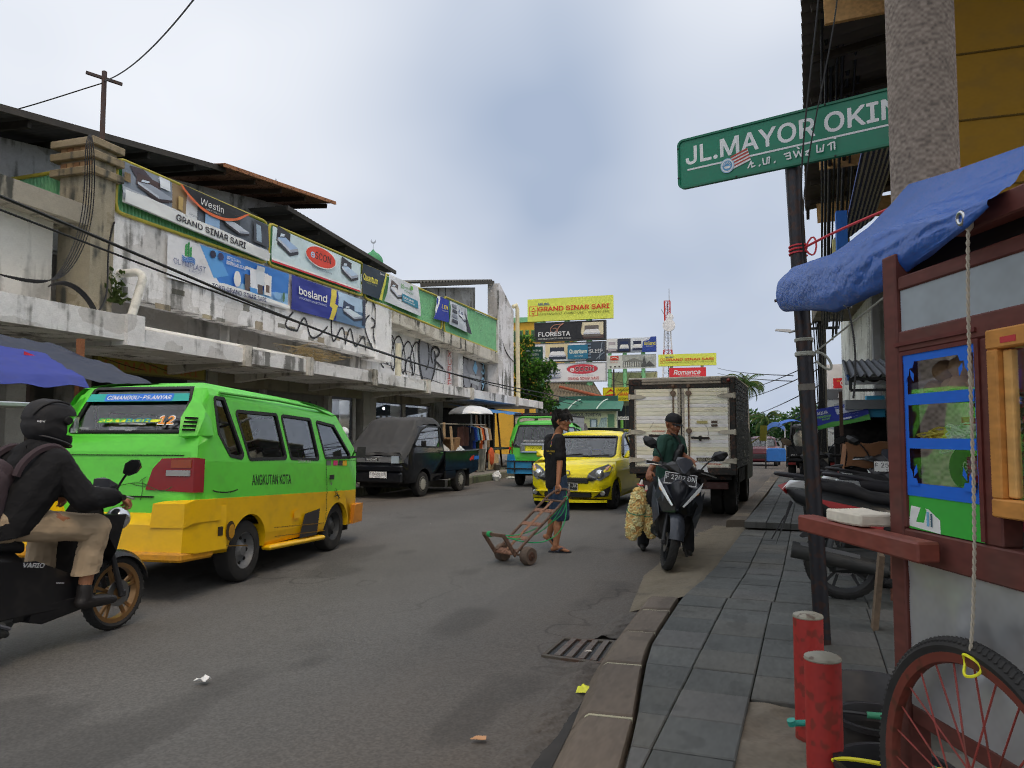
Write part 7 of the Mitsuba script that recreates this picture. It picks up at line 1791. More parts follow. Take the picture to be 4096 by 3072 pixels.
    P0 = [(-.025, -.075, 2.13), (-.03, -.06, 1.6), (-.03, -.045, 1.0), (-.045, -.03, .70)]
    hp = smoothpath(P0, 160)
    put(st_, [tube(hp + np.c_[.0035 * np.cos(np.arange(160) * 1.1 + o_), .0035 * np.sin(np.arange(160) * 1.1 + o_), np.zeros(160)], .0036, 5) for o_ in (0, pi)] + [blob((-.022, -.072, 2.12), .014, .014, .025, (0, 0, 0), 3, .4, 2)], mt('a39c8c', .9, .3), 40)
    ball = lambda lb, y, z, r, s_: add('fried_ball', blob((.17 + .04 * R.random(), y, z), r, r, r * .92, (0, 0, 0), s_, .18, 3, 4), mt(R.choice(['c09a76', 'caa684', 'b58e6a']), .75, .5), label=lb, cat='food', group=None)
    for n_, (y, z, r) in enumerate([(.395, 1.668, .048), (.285, 1.675, .055), (.445, 1.598, .04), (.37, 1.605, .045), (.285, 1.605, .048), (.20, 1.61, .052), (.14, 1.605, .045)]):
        ball(('upper left', 'upper right', 'lower row, first from left', 'lower row, second from left', 'lower row, third from left', 'lower row, fourth from left', 'lower row, rightmost')[n_].join(['brown fried ball on the top cart shelf, ', '']), y, z, r, n_ * 7)
    cb = new('leaf_liner', label='green leaf liner under the brown balls in the glass case', cat='leaf')
    put(cb, grid(lambda u, v: (.12 + .1 * v, .46 - .4 * u, 1.562 + .03 * np.abs(np.sin(u * 9)) * (1 - v)), 30, 5, .001), mt('7aa85e', .6, .2))
    add('red_cloth', [bx(.32, .33, .04, .5, 1.39, 1.49), bx(.32, .33, .04, .5, 1.57, 1.655)], mt('d04a54', .8, .2), label='dark red cloth behind the food shelves', cat='cloth', smooth=False)
    nd = new('noodles', label='heap of yellow noodles on the middle cart shelf', cat='food', kind=None)
    put(nd, [tube([np.array((.19, .40, 1.39)) + np.array([rng.uniform(-.05, .05), rng.uniform(-.06, .06), rng.uniform(.005, .04)]) for _ in range(4)], .004, 5, 14) for _ in range(90)], mt('e8d45a', .6, .1), 40)
    vm = new('vermicelli', label='heap of white rice vermicelli beside the yellow noodles', cat='food')
    put(vm, [tube([np.array((.18, .25, 1.39)) + np.array([rng.uniform(-.05, .05), rng.uniform(-.075, .075), rng.uniform(.005, .055)]) for _ in range(4)], .003, 5, 14) for _ in range(140)], mt('d5d8cc', .5, .1), 40)
    gv = new('leafy_greens', label='pile of fresh green leafy vegetable in the glass case', cat='food')
    gm = []
    for i in range(80):
        c = V(.16 + R.uniform(0, .1), .07 + abs(R.gauss(0, .045)), 1.40 + R.uniform(0, .11) * (1 - .0))
        e1, e2 = rng.normal(size=3), rng.normal(size=3)
        e1, e2 = unit(e1) * .028, unit(np.cross(e1, e2)) * .018
        gm.append((tri(([c - e1, c - e2 * .9 + e1 * .1, c + e1, c + e2 * .9 + e1 * .1], [(0, 1, 2, 3)])), mt(R.choice(['3f7a35', '5f9a48', '4c8a3e', '2f6a2c']), .5, .2)))
    put(gv, gm, None, False, 'leaf')
    bw = new('bowl_stack', label='stack of green rimmed bowls on the lowest cart shelf', cat='bowls')
    for i in range(7):
        add('bowl', lathe([(.03, 0), (.075, .022), (.088, .04), (.09, .042), (.085, .038), (.07, .022), (.028, .004), (0, .004)], 28, o=(.20, .15, 1.232 + .0105 * i)), mt(['a23a44', '7fa8b8', '6f9a8a', 'b07a80', '8ab0a0', '9a8ab0', '3f7a5a'][i], .35, .2), bw)
    bk = new('printed_box', label='dark box with white and red printing behind the bowls', cat='box')
    put(bk, bx(.31, .40, .04, .49, 1.215, 1.36), mt('8e3038', .6, .3), False)
    a = Art(lambda s_, z: np.stack([.309 + 0 * s_, .49 - np.asarray(s_), 1.215 + np.asarray(z)], -1), .0012)
    a.ell(.04, .07, .12, .1, 'cfcfc8')
    a.ell(.03, .07, .11, .09, '2a2a2c')
    a.ell(.27, .07, .11, .06, 'c9c9c2')
    a.text('GMS', .01, .06, .035, 'dcdcd6', .1, True)
    a.text('Chi', .19, .04, .06, '33373a', .12, False, .15)
    put(new('print', bk), a.out, None, False)
    cbd = add('cutting_board', trimesh.Trimesh((lambda m: m.vertices + (meshkit.fbm(m.vertices * 9, 3) - .5)[:, None] * np.array([.01, .01, .016]))(tri(mani(bx(-.05, .13, .63, .93, 1.032, 1.085, .008)).refine_to_length(.03))), tri(mani(bx(-.05, .13, .63, .93, 1.032, 1.085, .008)).refine_to_length(.03)).faces), mt('c9c2b2', .8, 1, 0), label='thick worn whitish chopping board resting on the cart plank handle', cat='chopping board')
# the blue tarp roof
A0, B0 = V(.19, 4.92, 0), V(.494, 2.07, 0)
tb = [(-.102, 2.318), (.001, 2.163), (.299, 2.034), (.517, 1.929), (.588, 1.915), (.757, 1.888), (.839, 1.895), (.919, 1.905), (1.008, 1.913), (1.045, 1.929)]
tp = [(-.102, 2.342), (-.02, 2.4), (.127, 2.364), (.434, 2.224), (.545, 2.161), (.697, 2.118), (.792, 2.077), (.969, 1.983), (1.027, 1.956), (1.045, 1.949)]
tn = unit(np.cross(B0 - A0, [0, 0, 1]))
tn = tn if tn[0] < 0 else -tn


def tarp_roll(u, v):
    t = -.102 + 1.147 * u
    zb, zt = np.interp(t, *zip(*tb)), np.interp(t, *zip(*tp))
    h = zt - zb
    g = 2.35 * (v * 1.25 - .0) - .1
    off = h * .30 * np.sin(np.clip(g, 0, 3.14)) + .004
    z = (zt + zb) / 2 + h / 2 * np.cos(np.clip(g * 1.09, 0, 3.3))
    w = .35 - 2.2 * np.abs(meshkit.fbm(np.stack([u * 9 + v * 3, v * 3.5 - u * 5, u * 0], -1), 4) - .5)
    off = off + .011 * w * np.clip(h * 9, 0, 1)
    p = A0[:, None, None] + (B0 - A0)[:, None, None] * t + tn[:, None, None] * off
    return np.stack([p[0], p[1], z + .005 * w], 0)


def tarp_top(u, v):
    t = -.102 + 1.147 * u
    zt = np.interp(t, *zip(*tp))
    lo = np.stack([A0[0] + (B0 - A0)[0] * t, A0[1] + (B0 - A0)[1] * t, zt], 0)
    hi_t = np.clip((t - .42) / .6, 0, 1)
    K = [-.1, .2, .36, .42, .47, .72, .95, 1.05]
    hi = np.stack([np.interp(t, K, q) for q in ([.35, .5, .6, .648, .664, .662, .68, .66], [5.0, 4.4, 4.0, 3.9, 3.8, 3.0, 2.3, 2.05], [2.38, 2.33, 2.30, 2.53, 2.55, 2.345, 2.18, 2.12])], 0)
    w = meshkit.fbm(np.stack([u * 12, v * 6, u * 0 + 4], -1), 4) - .5
    p = lo * (1 - v) + hi * v
    p[2] += -.02 * np.sin(pi * v) + .02 * w * np.sin(pi * np.clip(v, .02, 1))
    return p


TB = mt('1d4f9e', .42, .2)
tk = new('tarp', label='bright blue tarp forming the roof of the food cart', cat='tarp')
put(tk, [grid(tarp_roll, 150, 40), grid(lambda u, v: tarp_top(u, v), 110, 40)], TB, 60, 'cloth')
gr_ = B0 + (A0 - B0) * .0 + tn * .02 + V(0, 0, 1.94)
add('grommet', trimesh.creation.torus(.014, .005).apply_transform(trimesh.transformations.rotation_matrix(pi / 2, [0, 1, .3])).apply_translation(gr_), mt('c5c7c9', .2, .1, 0, 1), tk)
gr2 = A0 + (B0 - A0) * .59 + tn * .03 + V(0, 0, 1.92)
add('grommet', trimesh.creation.torus(.012, .005).apply_transform(trimesh.transformations.rotation_matrix(.4, [0, 1, 0])).apply_translation(gr2), mt('c5c7c9', .2, .1, 0, 1), tk)
wire('cord', 'thin black cord hanging from the lower edge of the blue tarp', [gr2, gr2 + V(.02, 0, -.15), gr2 + V(.01, 0, -.36)], .004, 12)
add('tarp_support', [bar((.45, 4.6, 2.30), (1.6, 4.4, 2.36), .03, .04)], mt('5a4a40', .8, .4, 3), label='thin wooden pole carrying the back of the blue tarp', cat='pole', smooth=False)
# ---------------------------------------------------------------- buckets, rods and cloth round the cart
for lb, x, y, r, h, hc in (('black plastic bucket with a green grip, behind the bollards', .43, 3.45, .16, .17, '3f8a55'), ('black bucket with a yellow handle, beside the cart wheel', .41, 2.92, .18, .19, 'd8cf2a')):
    b = new('bucket', label=lb, cat='bucket')
    add('pail', lathe([(0, 0), (r * .8, 0), (r, h), (r + .012, h), (r + .012, h - .02), (r + .004, h - .02), (r, h), (r - .008, h), (r * .78, .01), (0, .01)], 36, o=(x, y, .125)), mt('1c1c1e', .5, .6), b)
    add('handle', tube([(x - (r + .012), y, .125 + h - .01), (x - r * .8, y - .05, .125 + h + .02), (x, y - .09, .125 + h + .03), (x + r * .8, y - .05, .125 + h + .02), (x + r + .012, y, .125 + h - .01)], .007, 6, 20), mt(hc if hc[0] == 'd' else '2a2a2a', .5, .2), b)
    add('grip', cyl((x - (.05 if hc[0] == '3' else -.04), y - .09, .125 + h + .03), (x + (.05 if hc[0] == '3' else .11), y - .085, .125 + h + .03), .013, sides=12), mt('3f8a6a', .5, .3), b)
    add('water', lathe([(0, h * .6), (r * .9, h * .6)], 36, o=(x, y, .125)), mt('101012', .06, 0), b)
add('tub', lathe([(0, 0), (.2, 0), (.27, .13), (.285, .13), (.285, .115), (.275, .12), (.26, .13), (.19, .01), (0, .01)], 40, o=(.46, 3.95, .125)), mt('242427', .45, .7), label='wide black tub on the pavement behind the bollards', cat='tub')
add('teal_tap', [cyl((.10, 3.25, .30), (.15, 3.27, .30), .012), cyl((.10, 3.25, .295), (.095, 3.245, .315), .016)], mt('2f8f80', .4, .3), label='small teal hose nozzle between the two bollards', cat='nozzle')
add('wooden_prop', bar((.705, 5.75, .06), (.76, 5.70, .62), .035, .1), mt('6a5a48', .85, .5, 3), label='rough wooden prop plank standing behind the cart post', cat='plank', smooth=False)
rd = new('rusty_rod', label='rusty upright rod tied beside the cart post', cat='rod')
put(rd, [cyl((.80, 5.55, .35), (.86, 5.65, 2.15), .014, sides=8)], mt('6a4034', .8, .7, 2))
add('black_rag', [blob((.81, 5.55, .80), .05, .03, .035, (0, 0, 0), 2, .5, 3), blob((.805, 5.54, .46), .05, .035, .03, (0, 0, 0), 5, .5, 3)], mt('161616', .9, .2), rd)
add('red_banner', grid(lambda u, v: (.95 + .12 * u * (.5 + v) + .02 * np.sin(u * 9 + v * 6), 5.55 - .1 * u, .55 + 1.35 * v + .03 * np.sin(u * 5)), 12, 30, .002), mt('c83a40', .7, .2), label='red cloth banner with white lettering hanging behind the cart post', cat='banner', bsdf='cloth')
a = Art(lambda x, y: np.stack([.955 + .12 * np.asarray(x) * (.5 + np.asarray(y)), 5.53 - .1 * np.asarray(x), .55 + 1.35 * np.asarray(y)], -1), .004)
a.text('MAYA', .25, .62, .06, 'e8e2dc', .6, True)
put(new('print', 'red_banner'), a.out, None, False)
# ---------------------------------------------------------------- parked scooters in a row
for lb, y, x, cl, sc, ac in (('red and black scooter parked tail outwards, nearest in the row', 6.75, .62, '1f2023', '1d1e20', 'a02428'), ('all black scooter parked second in the row behind the sign pole', 7.55, 1.05, '202226', '202124', None), ('scooter with a white tail panel parked third in the row', 8.3, 1.10, 'd2d4d4', '232528', 'e2e3e2'), ('green scooter parked fourth in the row, by the pavement edge', 9.1, 1.05, '4f8a2a', '26282a', None), ('black scooter with tan mirrors at the far end of the row', 9.9, 1.25, '26272a', '1d1e20', None)):
    with at(x, y, swz(y) - .005, -92 + R.uniform(-4, 4), 1.08, ry=-5):
        q = scooter(lb, cl, None, -12, 'plain', 'scooters parked in a row on the pavement', None, sc, True, ac)
        add('mud_flap', bar((0, -.40, .60), (0, -.50, .42), .09, .008), mt('1a1a1c', .6, .5), q, False)
        adds('tail_lens', [hull([(s_ * .10, -.36, .82), (s_ * .06, -.42, .80), (s_ * .12, -.18, .80), (s_ * .13, -.2, .86), (s_ * .10, -.36, .87)]) for s_ in (-1, 1)], mt('c9cccd', .1, .1, 0, .5), q)
with at(1.55, 11.4, .05, 176, 1.08):
    q = scooter('dark scooter facing the street with a white front plate, behind the cardboard', '2b2d31', None, 6)
    plate(q, plane((.16, 1.34, .86), (-1, 0, 0), (0, -.1, 1)), 'F 2541 KI', '01-27', 'e2e2de', '1c1c1c', .34, .12)
with at(.95, 10.9, .04, 10, 1.08):
    scooter('black scooter seen from behind with yellow reflections in its mirrors', '1e1f22', None, 5, 'plain')
# ---------------------------------------------------------------- the building on the right and its column
rb_ = new('corner_building', label='yellow walled building with a dark overhanging roof on the right', cat='building')
cv = lambda c, y, z: V(*SW(c + .64, y - 3.7)[:2], z)
cl = add('column', cyl((.83, 4.30, .1), (.83, 4.30, 7.2), .158, sides=48), mt('8b7f75', .95, .2, 5), rb_, True, 'plaster')
add('front_wall', bx(1.0, 5.2, 6.0, 6.2, 2.45, 8.0), mt('94701c', .85, .3), rb_, False)
for z in (3.14, 3.62, 4.1):
    add('wall_joint', bx(1.0, 5.2, 5.992, 6.0, z, z + .012), mt('5a4410', .9, .2), rb_, False)
add('shop_wall', loft([[(*cv(2.6, y, z)[:2], z) for y, z in ((6.2, -.5), (6.2, 6), (30, 6), (30, -.5))], [(*cv(2.9, y, z)[:2], z) for y, z in ((6.2, -.5), (6.2, 6), (30, 6), (30, -.5))]]), mt('8a7a3a', .9, .5), rb_, False)
eave = corr(cv(.02, 1.0, 5.2), cv(3.4, 1.0, 5.7), cv(.02, 13.7, 5.2), cv(3.4, 13.7, 5.7), .21, .03, .01)
re_ = add('eave_sheet', eave, mt('5f5a55', .9, .6), rb_, 40)
for y in np.arange(2.0, 13.6, 1.0):
    add('batten', bar(cv(.1, y, 5.12), cv(3.3, y, 5.6), .05, .07), mt('3a332d', .9, .5, 3), re_, False)
for y in (6.6, 10.3, 12.9):
    add('fascia_board', bar(cv(.19, y, 4.90), cv(2.4, y, 4.96), .04, .30), mt('c9a06a', .8, .3, 3), rb_, False)
add('gutter_bar', bar(cv(.06, 12.8, 5.05), cv(.06, 13.6, 5.05), .05, .1), mt('2a2725', .9, .4), re_, False)
aw = new('striped_awning', label='blue and white corrugated awning strip under the dark eave', cat='awning')
a0, a1, b0, b1 = cv(.50, 7.1, 3.95), cv(.90, 7.1, 4.25), cv(.46, 11.0, 3.95), cv(.86, 11.0, 4.25)
for i in range(7):
    t0, t1 = i / 7, (i + .52) / 7
    add('blue_rib', hull([a0 + (a1 - a0) * t + V(0, 0, h) for t in (t0, t1) for h in (0, .03)] + [b0 + (b1 - b0) * t + V(0, 0, h) for t in (t0, t1) for h in (0, .03)]), mt('26408a', .5, .3), aw, False)
    add('white_rib', hull([a0 + (a1 - a0) * t + V(0, 0, h) for t in (t1, (i + 1) / 7) for h in (.004, .018)] + [b0 + (b1 - b0) * t + V(0, 0, h) for t in (t1, (i + 1) / 7) for h in (.004, .018)]), mt('c5cbd6', .5, .3), aw, False)
add('blue_post', bar(cv(.40, 9.6, 3.1), cv(.40, 9.6, 4.0), .12), mt('2a6ac0', .5, .4), aw, False)
add('poster', bx(.86, 1.05, 9.6, 9.64, 3.1, 3.7), mt('c9c07a', .7, .3), label='pale yellow poster hanging below the striped awning', cat='poster', smooth=False)
for n_, (c, y0, y1, z0, z1) in enumerate([(.16 + .055 * i + R.uniform(-.01, .01), 4.6 + .5 * (i % 3), 16.5, 6.2 + .06 * i, 3.3 + .12 * (i % 4)) for i in range(8)]):
    wire('power_cable', 'black cable running under the dark eave above the street sign', [cv(c, y0, z0 - .2), cv(c + .1, y1, z1)], .013 + .006 * (n_ % 3), 20, .22, group='cables under the eave')
# further shops along the right pavement
up = new('utility_pole', label='grey concrete utility pole strung with many black cables', cat='utility pole')
add('shaft', cyl((1.46, 20, -.1), (1.52, 20, 4.6), .10, .08, sides=18), mt('77726a', .9, .6), up)
add('cross_arm', bar((1.1, 20, 4.0), (1.9, 20, 4.0), .06), mt('3a3a3a', .7, .4), up, False)
add('cable_bundle', [tube([(1.30 + .035 * i + .02 * math.sin(i * 3), 19.85, 4.4), (1.33 + .03 * i + .03 * math.sin(i), 19.8, 3.2), (1.36 + .025 * i, 19.82, 2.0), (1.34 + .03 * i, 19.85, 1.0)], .014, 5, 20) for i in range(7)], mt('17171a', .6, .2), up, kind='stuff')
sl = new('street_lamp', label='grey street lamp arm reaching over the street beyond the sign pole', cat='street lamp')
add('arm', tube([(1.5, 20, 4.25), (1.0, 20, 4.0), (.75, 20, 3.93)], .03, 8, 10), mt('8f9294', .5, .3, 0, .5), sl)
add('lamp_head', hull([(.80, 19.94, 3.92), (.80, 20.06, 3.92), (.80, 20, 4.0), (.42, 19.95, 3.98), (.42, 20.05, 3.98), (.45, 20, 4.03)]), mt('9a9c9e', .5, .3), sl)
cn = new('shop_canopy', label='dark corrugated shop canopy on a blue steel frame', cat='canopy')
add('sheet', corr((1.05, 10.5, 2.16), (1.30, 13.5, 2.62), (2.9, 10.5, 2.16), (3.0, 13.5, 2.62), .1, .02, .006), mt('3d4348', .6, .5), cn, 40)
for p, q in (((1.1, 10.6, 2.12), (1.33, 13.4, 2.55)), ((1.1, 10.6, 2.12), (2.9, 10.6, 2.12)), ((1.2, 12.0, 2.32), (2.9, 12.0, 2.32)), ((1.33, 13.4, 2.56), (2.9, 13.4, 2.56)), ((1.12, 10.65, 1.98), (2.6, 10.65, 1.98)), ((1.12, 10.62, 1.98), (1.12, 10.62, 2.14)), ((1.6, 10.62, 1.98), (1.6, 10.62, 2.14))):
    add('frame_bar', bar(p, q, .035), mt('2b5a9a' if p[2] > 2.3 or q[2] > 2.3 else '1f2226', .5, .4), cn, False)
wb = new('white_building', label='white two-storey building with fluted pillars and a stained balcony', cat='building')
for i, c in enumerate((2.0, 2.22, 2.44)):
    add('pillar', bx(c + .0, c + .12, 15.2, 15.35, 1.9, 4.1), mt('8e9092' if i < 1 else 'a5a7a6', .8, .6, 1), wb, False)
add('wall', bx(2.12, 4.5, 15.5, 22, .0, 4.6), mt('cfd1c8', .85, .6, 1), wb, False, 'plaster')
add('balcony', [bx(1.28, 4.5, 13.9, 20, 4.15, 4.35), bx(1.28, 1.34, 13.9, 20, 4.35, 4.75)], mt('7a7369', .9, 1, 1), wb, False, 'plaster')
add('lower_slab', bx(1.35, 3.5, 13.6, 15.6, 1.83, 1.98), mt('7d8184', .85, .6), wb, False)


def board(name, label, o, ex_, w, h, base, draw, th=.12, parent=None, cat='sign', frame=None, posts=()):
    """A framed board with flat print: o = lower left corner, ex_ = its direction."""
    ex_ = unit(V(*ex_, 0))
    nn_ = np.cross(ex_, V(0, 0, 1))
    o = V(*o)
    k_ = new(name, label=label, cat=cat)
    c_ = lambda x, z, d_: o + ex_ * x + V(0, 0, z) - nn_ * d_
    add('panel', hull([c_(x, z, d_) for x in (0, w) for z in (0, h) for d_ in (0, th)]), mt(base, .5, .15), k_, False)
    if frame:
        for x0, z0, x1, z1 in ((-.03, -.03, w + .03, .03), (-.03, h - .03, w + .03, h + .03), (-.03, .03, .03, h - .03), (w - .03, .03, w + .03, h - .03)):
            add('frame_bar', hull([c_(x, z, d_) for x in (x0, x1) for z in (z0, z1) for d_ in (-.03, th + .03)]), mt(frame, .5, .3), k_, False)
    for x, z0, z1, r, cc in posts:
        add('post', cyl(c_(x, z0, .25), c_(x, z1, .25), r, sides=16), mt(cc, .5, .3), k_)
    a_ = Art(plane(o, ex_, (0, 0, 1)), .008 if th > .1 else .003)
    draw(a_)
    put(new('print', k_), a_.out, None, False)
    return k_


def d_si(a):
    a.ell(.27, .16, .07, .09, 'e8e2e0')
    a.ell(.27, .16, .05, .06, 'c23036')
    a.text('SINAR', .5, .07, .2, 'f0e8e6', .9, True)
    a.text('21', .1, .2, .06, 'e0c040', .1)


board('shop_sign', 'red sign with a white emblem and letters under the dark canopy', (2.25, 26, 2.86), (1, 0), 1.5, .32, 'd02c30', d_si, .1, posts=((.6, -2.9, 0, .06, '4a4a4a'),))


def d_ad(a):
    a.rect(0, 1.9, 2.6, 2.7, 'e6e8ea')
    a.rect(.05, 1.55, 2.5, 1.88, '5a6066')
    a.text('Kasur', .45, 1.6, .2, 'dfe3e6', .7, False, .2)
    a.ell(.75, 1.0, .6, .48, 'cdd6dc')
    a.rect(.3, .72, 1.3, .88, '7d8890')
    a.rect(.4, .9, 1.2, 1.05, '5a6670')
    a.rect(.05, .05, 1.5, .58, 'dfe4e8')
    a.text('The Grand', .12, .42, .1, '3f464c', .5)
    a.poly([(.5, .2), (1.3, .1), (1.4, .2), (.6, .32)], '6d7780')
    a.rect(1.7, .1, 2.5, 1.4, 'bfcad2')
    a.text('Rp 1.234.000', 1.75, .6, .14, '6a7a88', .7, True)


board('advert_board', 'tall grey and white advert board of mattresses beyond the utility pole', (2.0, 27, 1.0), (1, 0), 2.6, 2.7, 'aab4ba', d_ad, .2)


def d_ros(a):
    a.text('ROSI', .1, .04, .16, '17181a', .75, True)


board('shop_sign', 'white strip sign with black letters hanging below the dark canopy', (1.25, 12.6, 2.17), (1, 0), 1.3, .22, 'c5cacc', d_ros, .05)


def d_aqua(a):
    a.rect(0, 0, 1.0, .08, '3f8a3a')
    a.poly([(0, .08), (.3, .12), (.7, .09), (1, .14), (1, .0), (0, .0)], '4a9a40')
    a.text('AQUA', .1, .33, .07, 'dfe6f6', .2, True)
    a.text('KEBAIKAN', .08, .25, .05, '7ec050', .25, True)
    a.text('ALAM', .14, .19, .04, '7ec050', .15, True)
    a.poly(sg.box(.46, .28, .92, .38).buffer(.015), 'c5cfee')
    a.rect(.52, .33, .86, .336, '5a68b8')
    a.rect(.5, .31, .88, .316, '5a68b8')
    a.rect(.5, .22, .85, .226, '8f9ad6')
    a.rect(.55, .15, .8, .156, '8f9ad6')
    a.rect(.5, .12, .68, .16, 'c5cfee')
    a.text('Sumber air', .45, .42, .03, 'c5cfee', .4)


bq = ((.95, 13.9, 1.50), (1.72, 13.6, 1.66), (1.66, 13.6, 1.97), (.82, 13.9, 1.82))
banner('drink_banner', 'blue banner with white and green lettering slung before the dark stall', bq, 1.0, .47, '2a3a9a', d_aqua, .03, 3, .2, n=(0, -1, 0))
add('snack_box', bx(1.68, 1.95, 13.7, 13.9, 1.7, 2.05), mt('3a9ac0', .5, .3), label='turquoise printed carton beside the blue drink banner', cat='box', smooth=False)
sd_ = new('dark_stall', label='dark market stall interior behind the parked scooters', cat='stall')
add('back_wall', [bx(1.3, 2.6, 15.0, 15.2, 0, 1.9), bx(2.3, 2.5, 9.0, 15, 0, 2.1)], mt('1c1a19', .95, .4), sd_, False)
for x in (1.22, 1.9):
    add('stall_post', bx(x, x + .05, 13.2, 13.25, 0, 2.1), mt('4a3a30', .9, .5, 3), sd_, False)
cbx = new('cardboard_box', label='large torn brown cardboard sheet leaning among the parked scooters', cat='cardboard')
put(cbx, [grid(lambda u, v: (1.0 + .62 * u + .03 * np.sin(v * 3), 10.3 - .25 * u * v, 1.02 + .30 * v + .015 * np.sin(u * 12)), 16, 8, .006), grid(lambda u, v: (.97 + .06 * v, 10.3 + .5 * u, .85 + .45 * v), 8, 8, .006)], mt('7a5338', .9, .5), 40)
add('orange_sheet', [grid(lambda u, v: (.62 + .75 * u, 24.2 + 3 * v, 1.72 + .10 * np.sin(pi * u) + .1 * v), 16, 10, .01)], mt('2f5fb8', .6, .2), label='blue sheet with an orange edge stretched over a stall by the far pickup', cat='sheet', bsdf='cloth')
# ---------------------------------------------------------------- billboards beyond the long building
PG = '7fc08a'


def logo(a, x, y, s, c='cf3026'):
    P_ = lambda L: [(x + p * s, y + q * s) for p, q in L]
    a.poly(sg.Polygon(P_([(-.5, -.55), (.5, -.55), (.5, .55), (-.5, .55)])).buffer(.08 * s), c)
    a.poly(sg.Polygon(P_([(-.44, -.49), (.44, -.49), (.44, .49), (-.44, .49)])).buffer(.06 * s), 'd8e25a')
    for L in ([(0, .48), (.3, .2), (0, .28), (-.3, .1), (-.42, .02), (-.1, .3)], [(-.42, -.02), (.42, .14), (.42, .02), (-.3, -.1)], [(0, -.48), (-.3, -.2), (0, -.28), (.3, -.1), (.42, -.02), (.1, -.3)]):
        a.poly(P_(L), c)


def d_gss(w, h):
    def d(a):
        logo(a, .072 * w, .46 * h, .34 * h)
        a.text('MEUBEL', .13 * w, .70 * h, .10 * h, '24408a', .14 * w, True)
        a.text('GRAND SINAR SARI', .13 * w, .44 * h, .19 * h, 'cf3026', .83 * w, True)
        a.text('SUPERMARKET FURNITURE - SPRING BED', .13 * w, .26 * h, .085 * h, '4a5020', .83 * w, False)
    return d


def room(a, x0, y0, x1, y1, wall='d9dde2', floor='8a7a70', bedc='2a2f42', seed=0):
    w, h = x1 - x0, y1 - y0
    a.rect(x0, y0, x1, y1, wall)
    a.rect(x0, y0, x1, y0 + .22 * h, floor)
    a.rect(x0 + .2 * w, y0 + .45 * h, x0 + .8 * w, y0 + .8 * h, bedc)
    a.poly([(x0 + .15 * w, y0 + .34 * h), (x0 + .25 * w, y0 + .56 * h), (x0 + .78 * w, y0 + .56 * h), (x0 + .88 * w, y0 + .34 * h)], 'eef0f2')
    a.rect(x0 + .15 * w, y0 + .1 * h, x0 + .88 * w, y0 + .34 * h, bedc)
    a.rect(x0 + .15 * w, y0 + .26 * h, x0 + .88 * w, y0 + .33 * h, 'c5cad2')


board('billboard', 'big lime billboard with red lettering at the top of the first billboard stack', (-13.74, 46, 8.48), (1, 0), 5.42, 1.42, 'd9e45c', d_gss(5.42, 1.42), .25)


def d_flo(a):
    room(a, 2.9, .08, 4.35, 1.08, 'd9cfae', '5a4540', '6a6460')
    a.poly([(2.7, .08), (3.1, .08), (2.95, .5), (3.05, 1.08), (2.7, 1.08)], '23242a')
    a.curve([(1.85, 1.05), (1.5, 1.02), (1.1, .85), (1.05, .6), (1.35, .55), (1.4, .75), (1.2, .75)], .04, 'b5806c')
    a.curve([(1.85, 1.05), (1.55, .8), (1.45, .5)], .05, 'b5806c')
    a.text('FLORESTA', .25, .30, .26, 'f0f0ec', 2.05, True)
    a.text('MAXIMIZES COMFORT EDGE TO EDGE', .25, .10, .09, 'd5d5d0', 2.1)


board('billboard', 'black billboard reading Floresta with a white bed picture', (-13.27, 46, 7.21), (1, 0), 4.48, 1.15, '23242a', d_flo, .2, frame='3a3a3a')


def d_qua(a):
    room(a, .7, .03, 2.2, 1.1, 'd8c9a0', 'cfd2d4', '2c3242')
    a.text('AXWELL', .05, .62, .16, '8a8f96', .62)
    a.rect(3.3, .03, 4.45, 1.12, '39424e')
    for i in range(5):
        a.rect(3.25, .15 + .2 * i, 3.6, .24 + .2 * i, '6f8496')
    a.line([(4.1, .05), (4.3, 1.1)], .03, '9aa6b2')
    a.line([(3.9, .05), (4.44, .5)], .03, '9aa6b2')
    a.rect(2.15, .12, 3.42, .98, '1f6a88')
    a.rect(2.19, .16, 3.38, .94, '256f8e')
    a.text('Quantum', 2.25, .46, .24, 'f0ead0', 1.1, True)
    a.text('MATTRESS', 2.6, .24, .09, 'd5e2e8', .5)
    a.text('SLEEP', 3.52, .46, .22, 'e0e3e6', .82)


board('billboard', 'billboard with a teal box reading Quantum beside the word Sleep', (-13.28, 46, 5.92), (1, 0), 4.48, 1.15, 'dcdfe0', d_qua, .2, frame='4a4a4a')


def d_esc(a):
    a.ell(2.85, .78, 1.0, .33, 'b8bcc2')
    a.ell(2.85, .76, .96, .30, 'c83c48')
    a.text('e', 2.1, .62, .28, 'f0ecec', .26, True)
    a.text('SCON', 2.42, .62, .28, 'f0ecec', 1.15, True)
    a.text('SCON', 2.44, .635, .25, '33343a', 1.11)
    a.text('Exclusive and Convenience', 2.3, .34, .08, '8a8fa0', 1.2)
    a.text('GRAND SINAR SARI', 1.95, .10, .16, 'b8524c', 1.95, True)
    for i in range(4):
        a.poly([(.35, .15 + .13 * i), (1.45, .22 + .13 * i), (1.55, .30 + .13 * i), (.55, .24 + .13 * i)], ['7a8498', 'b9c2d0', '8f9ab0', 'd0d6e0'][i])


board('billboard', 'white billboard with a red Escon oval, lowest of the first stack', (-13.1, 46, 4.66), (1, 0), 4.33, 1.14, 'e6e7e8', d_esc, .2, frame='9a9c9e', posts=((1.85, -4.9, 4.2, .17, PG), (3.25, -4.9, 4.2, .19, PG), (.3, -4.9, 4.2, .16, PG)))


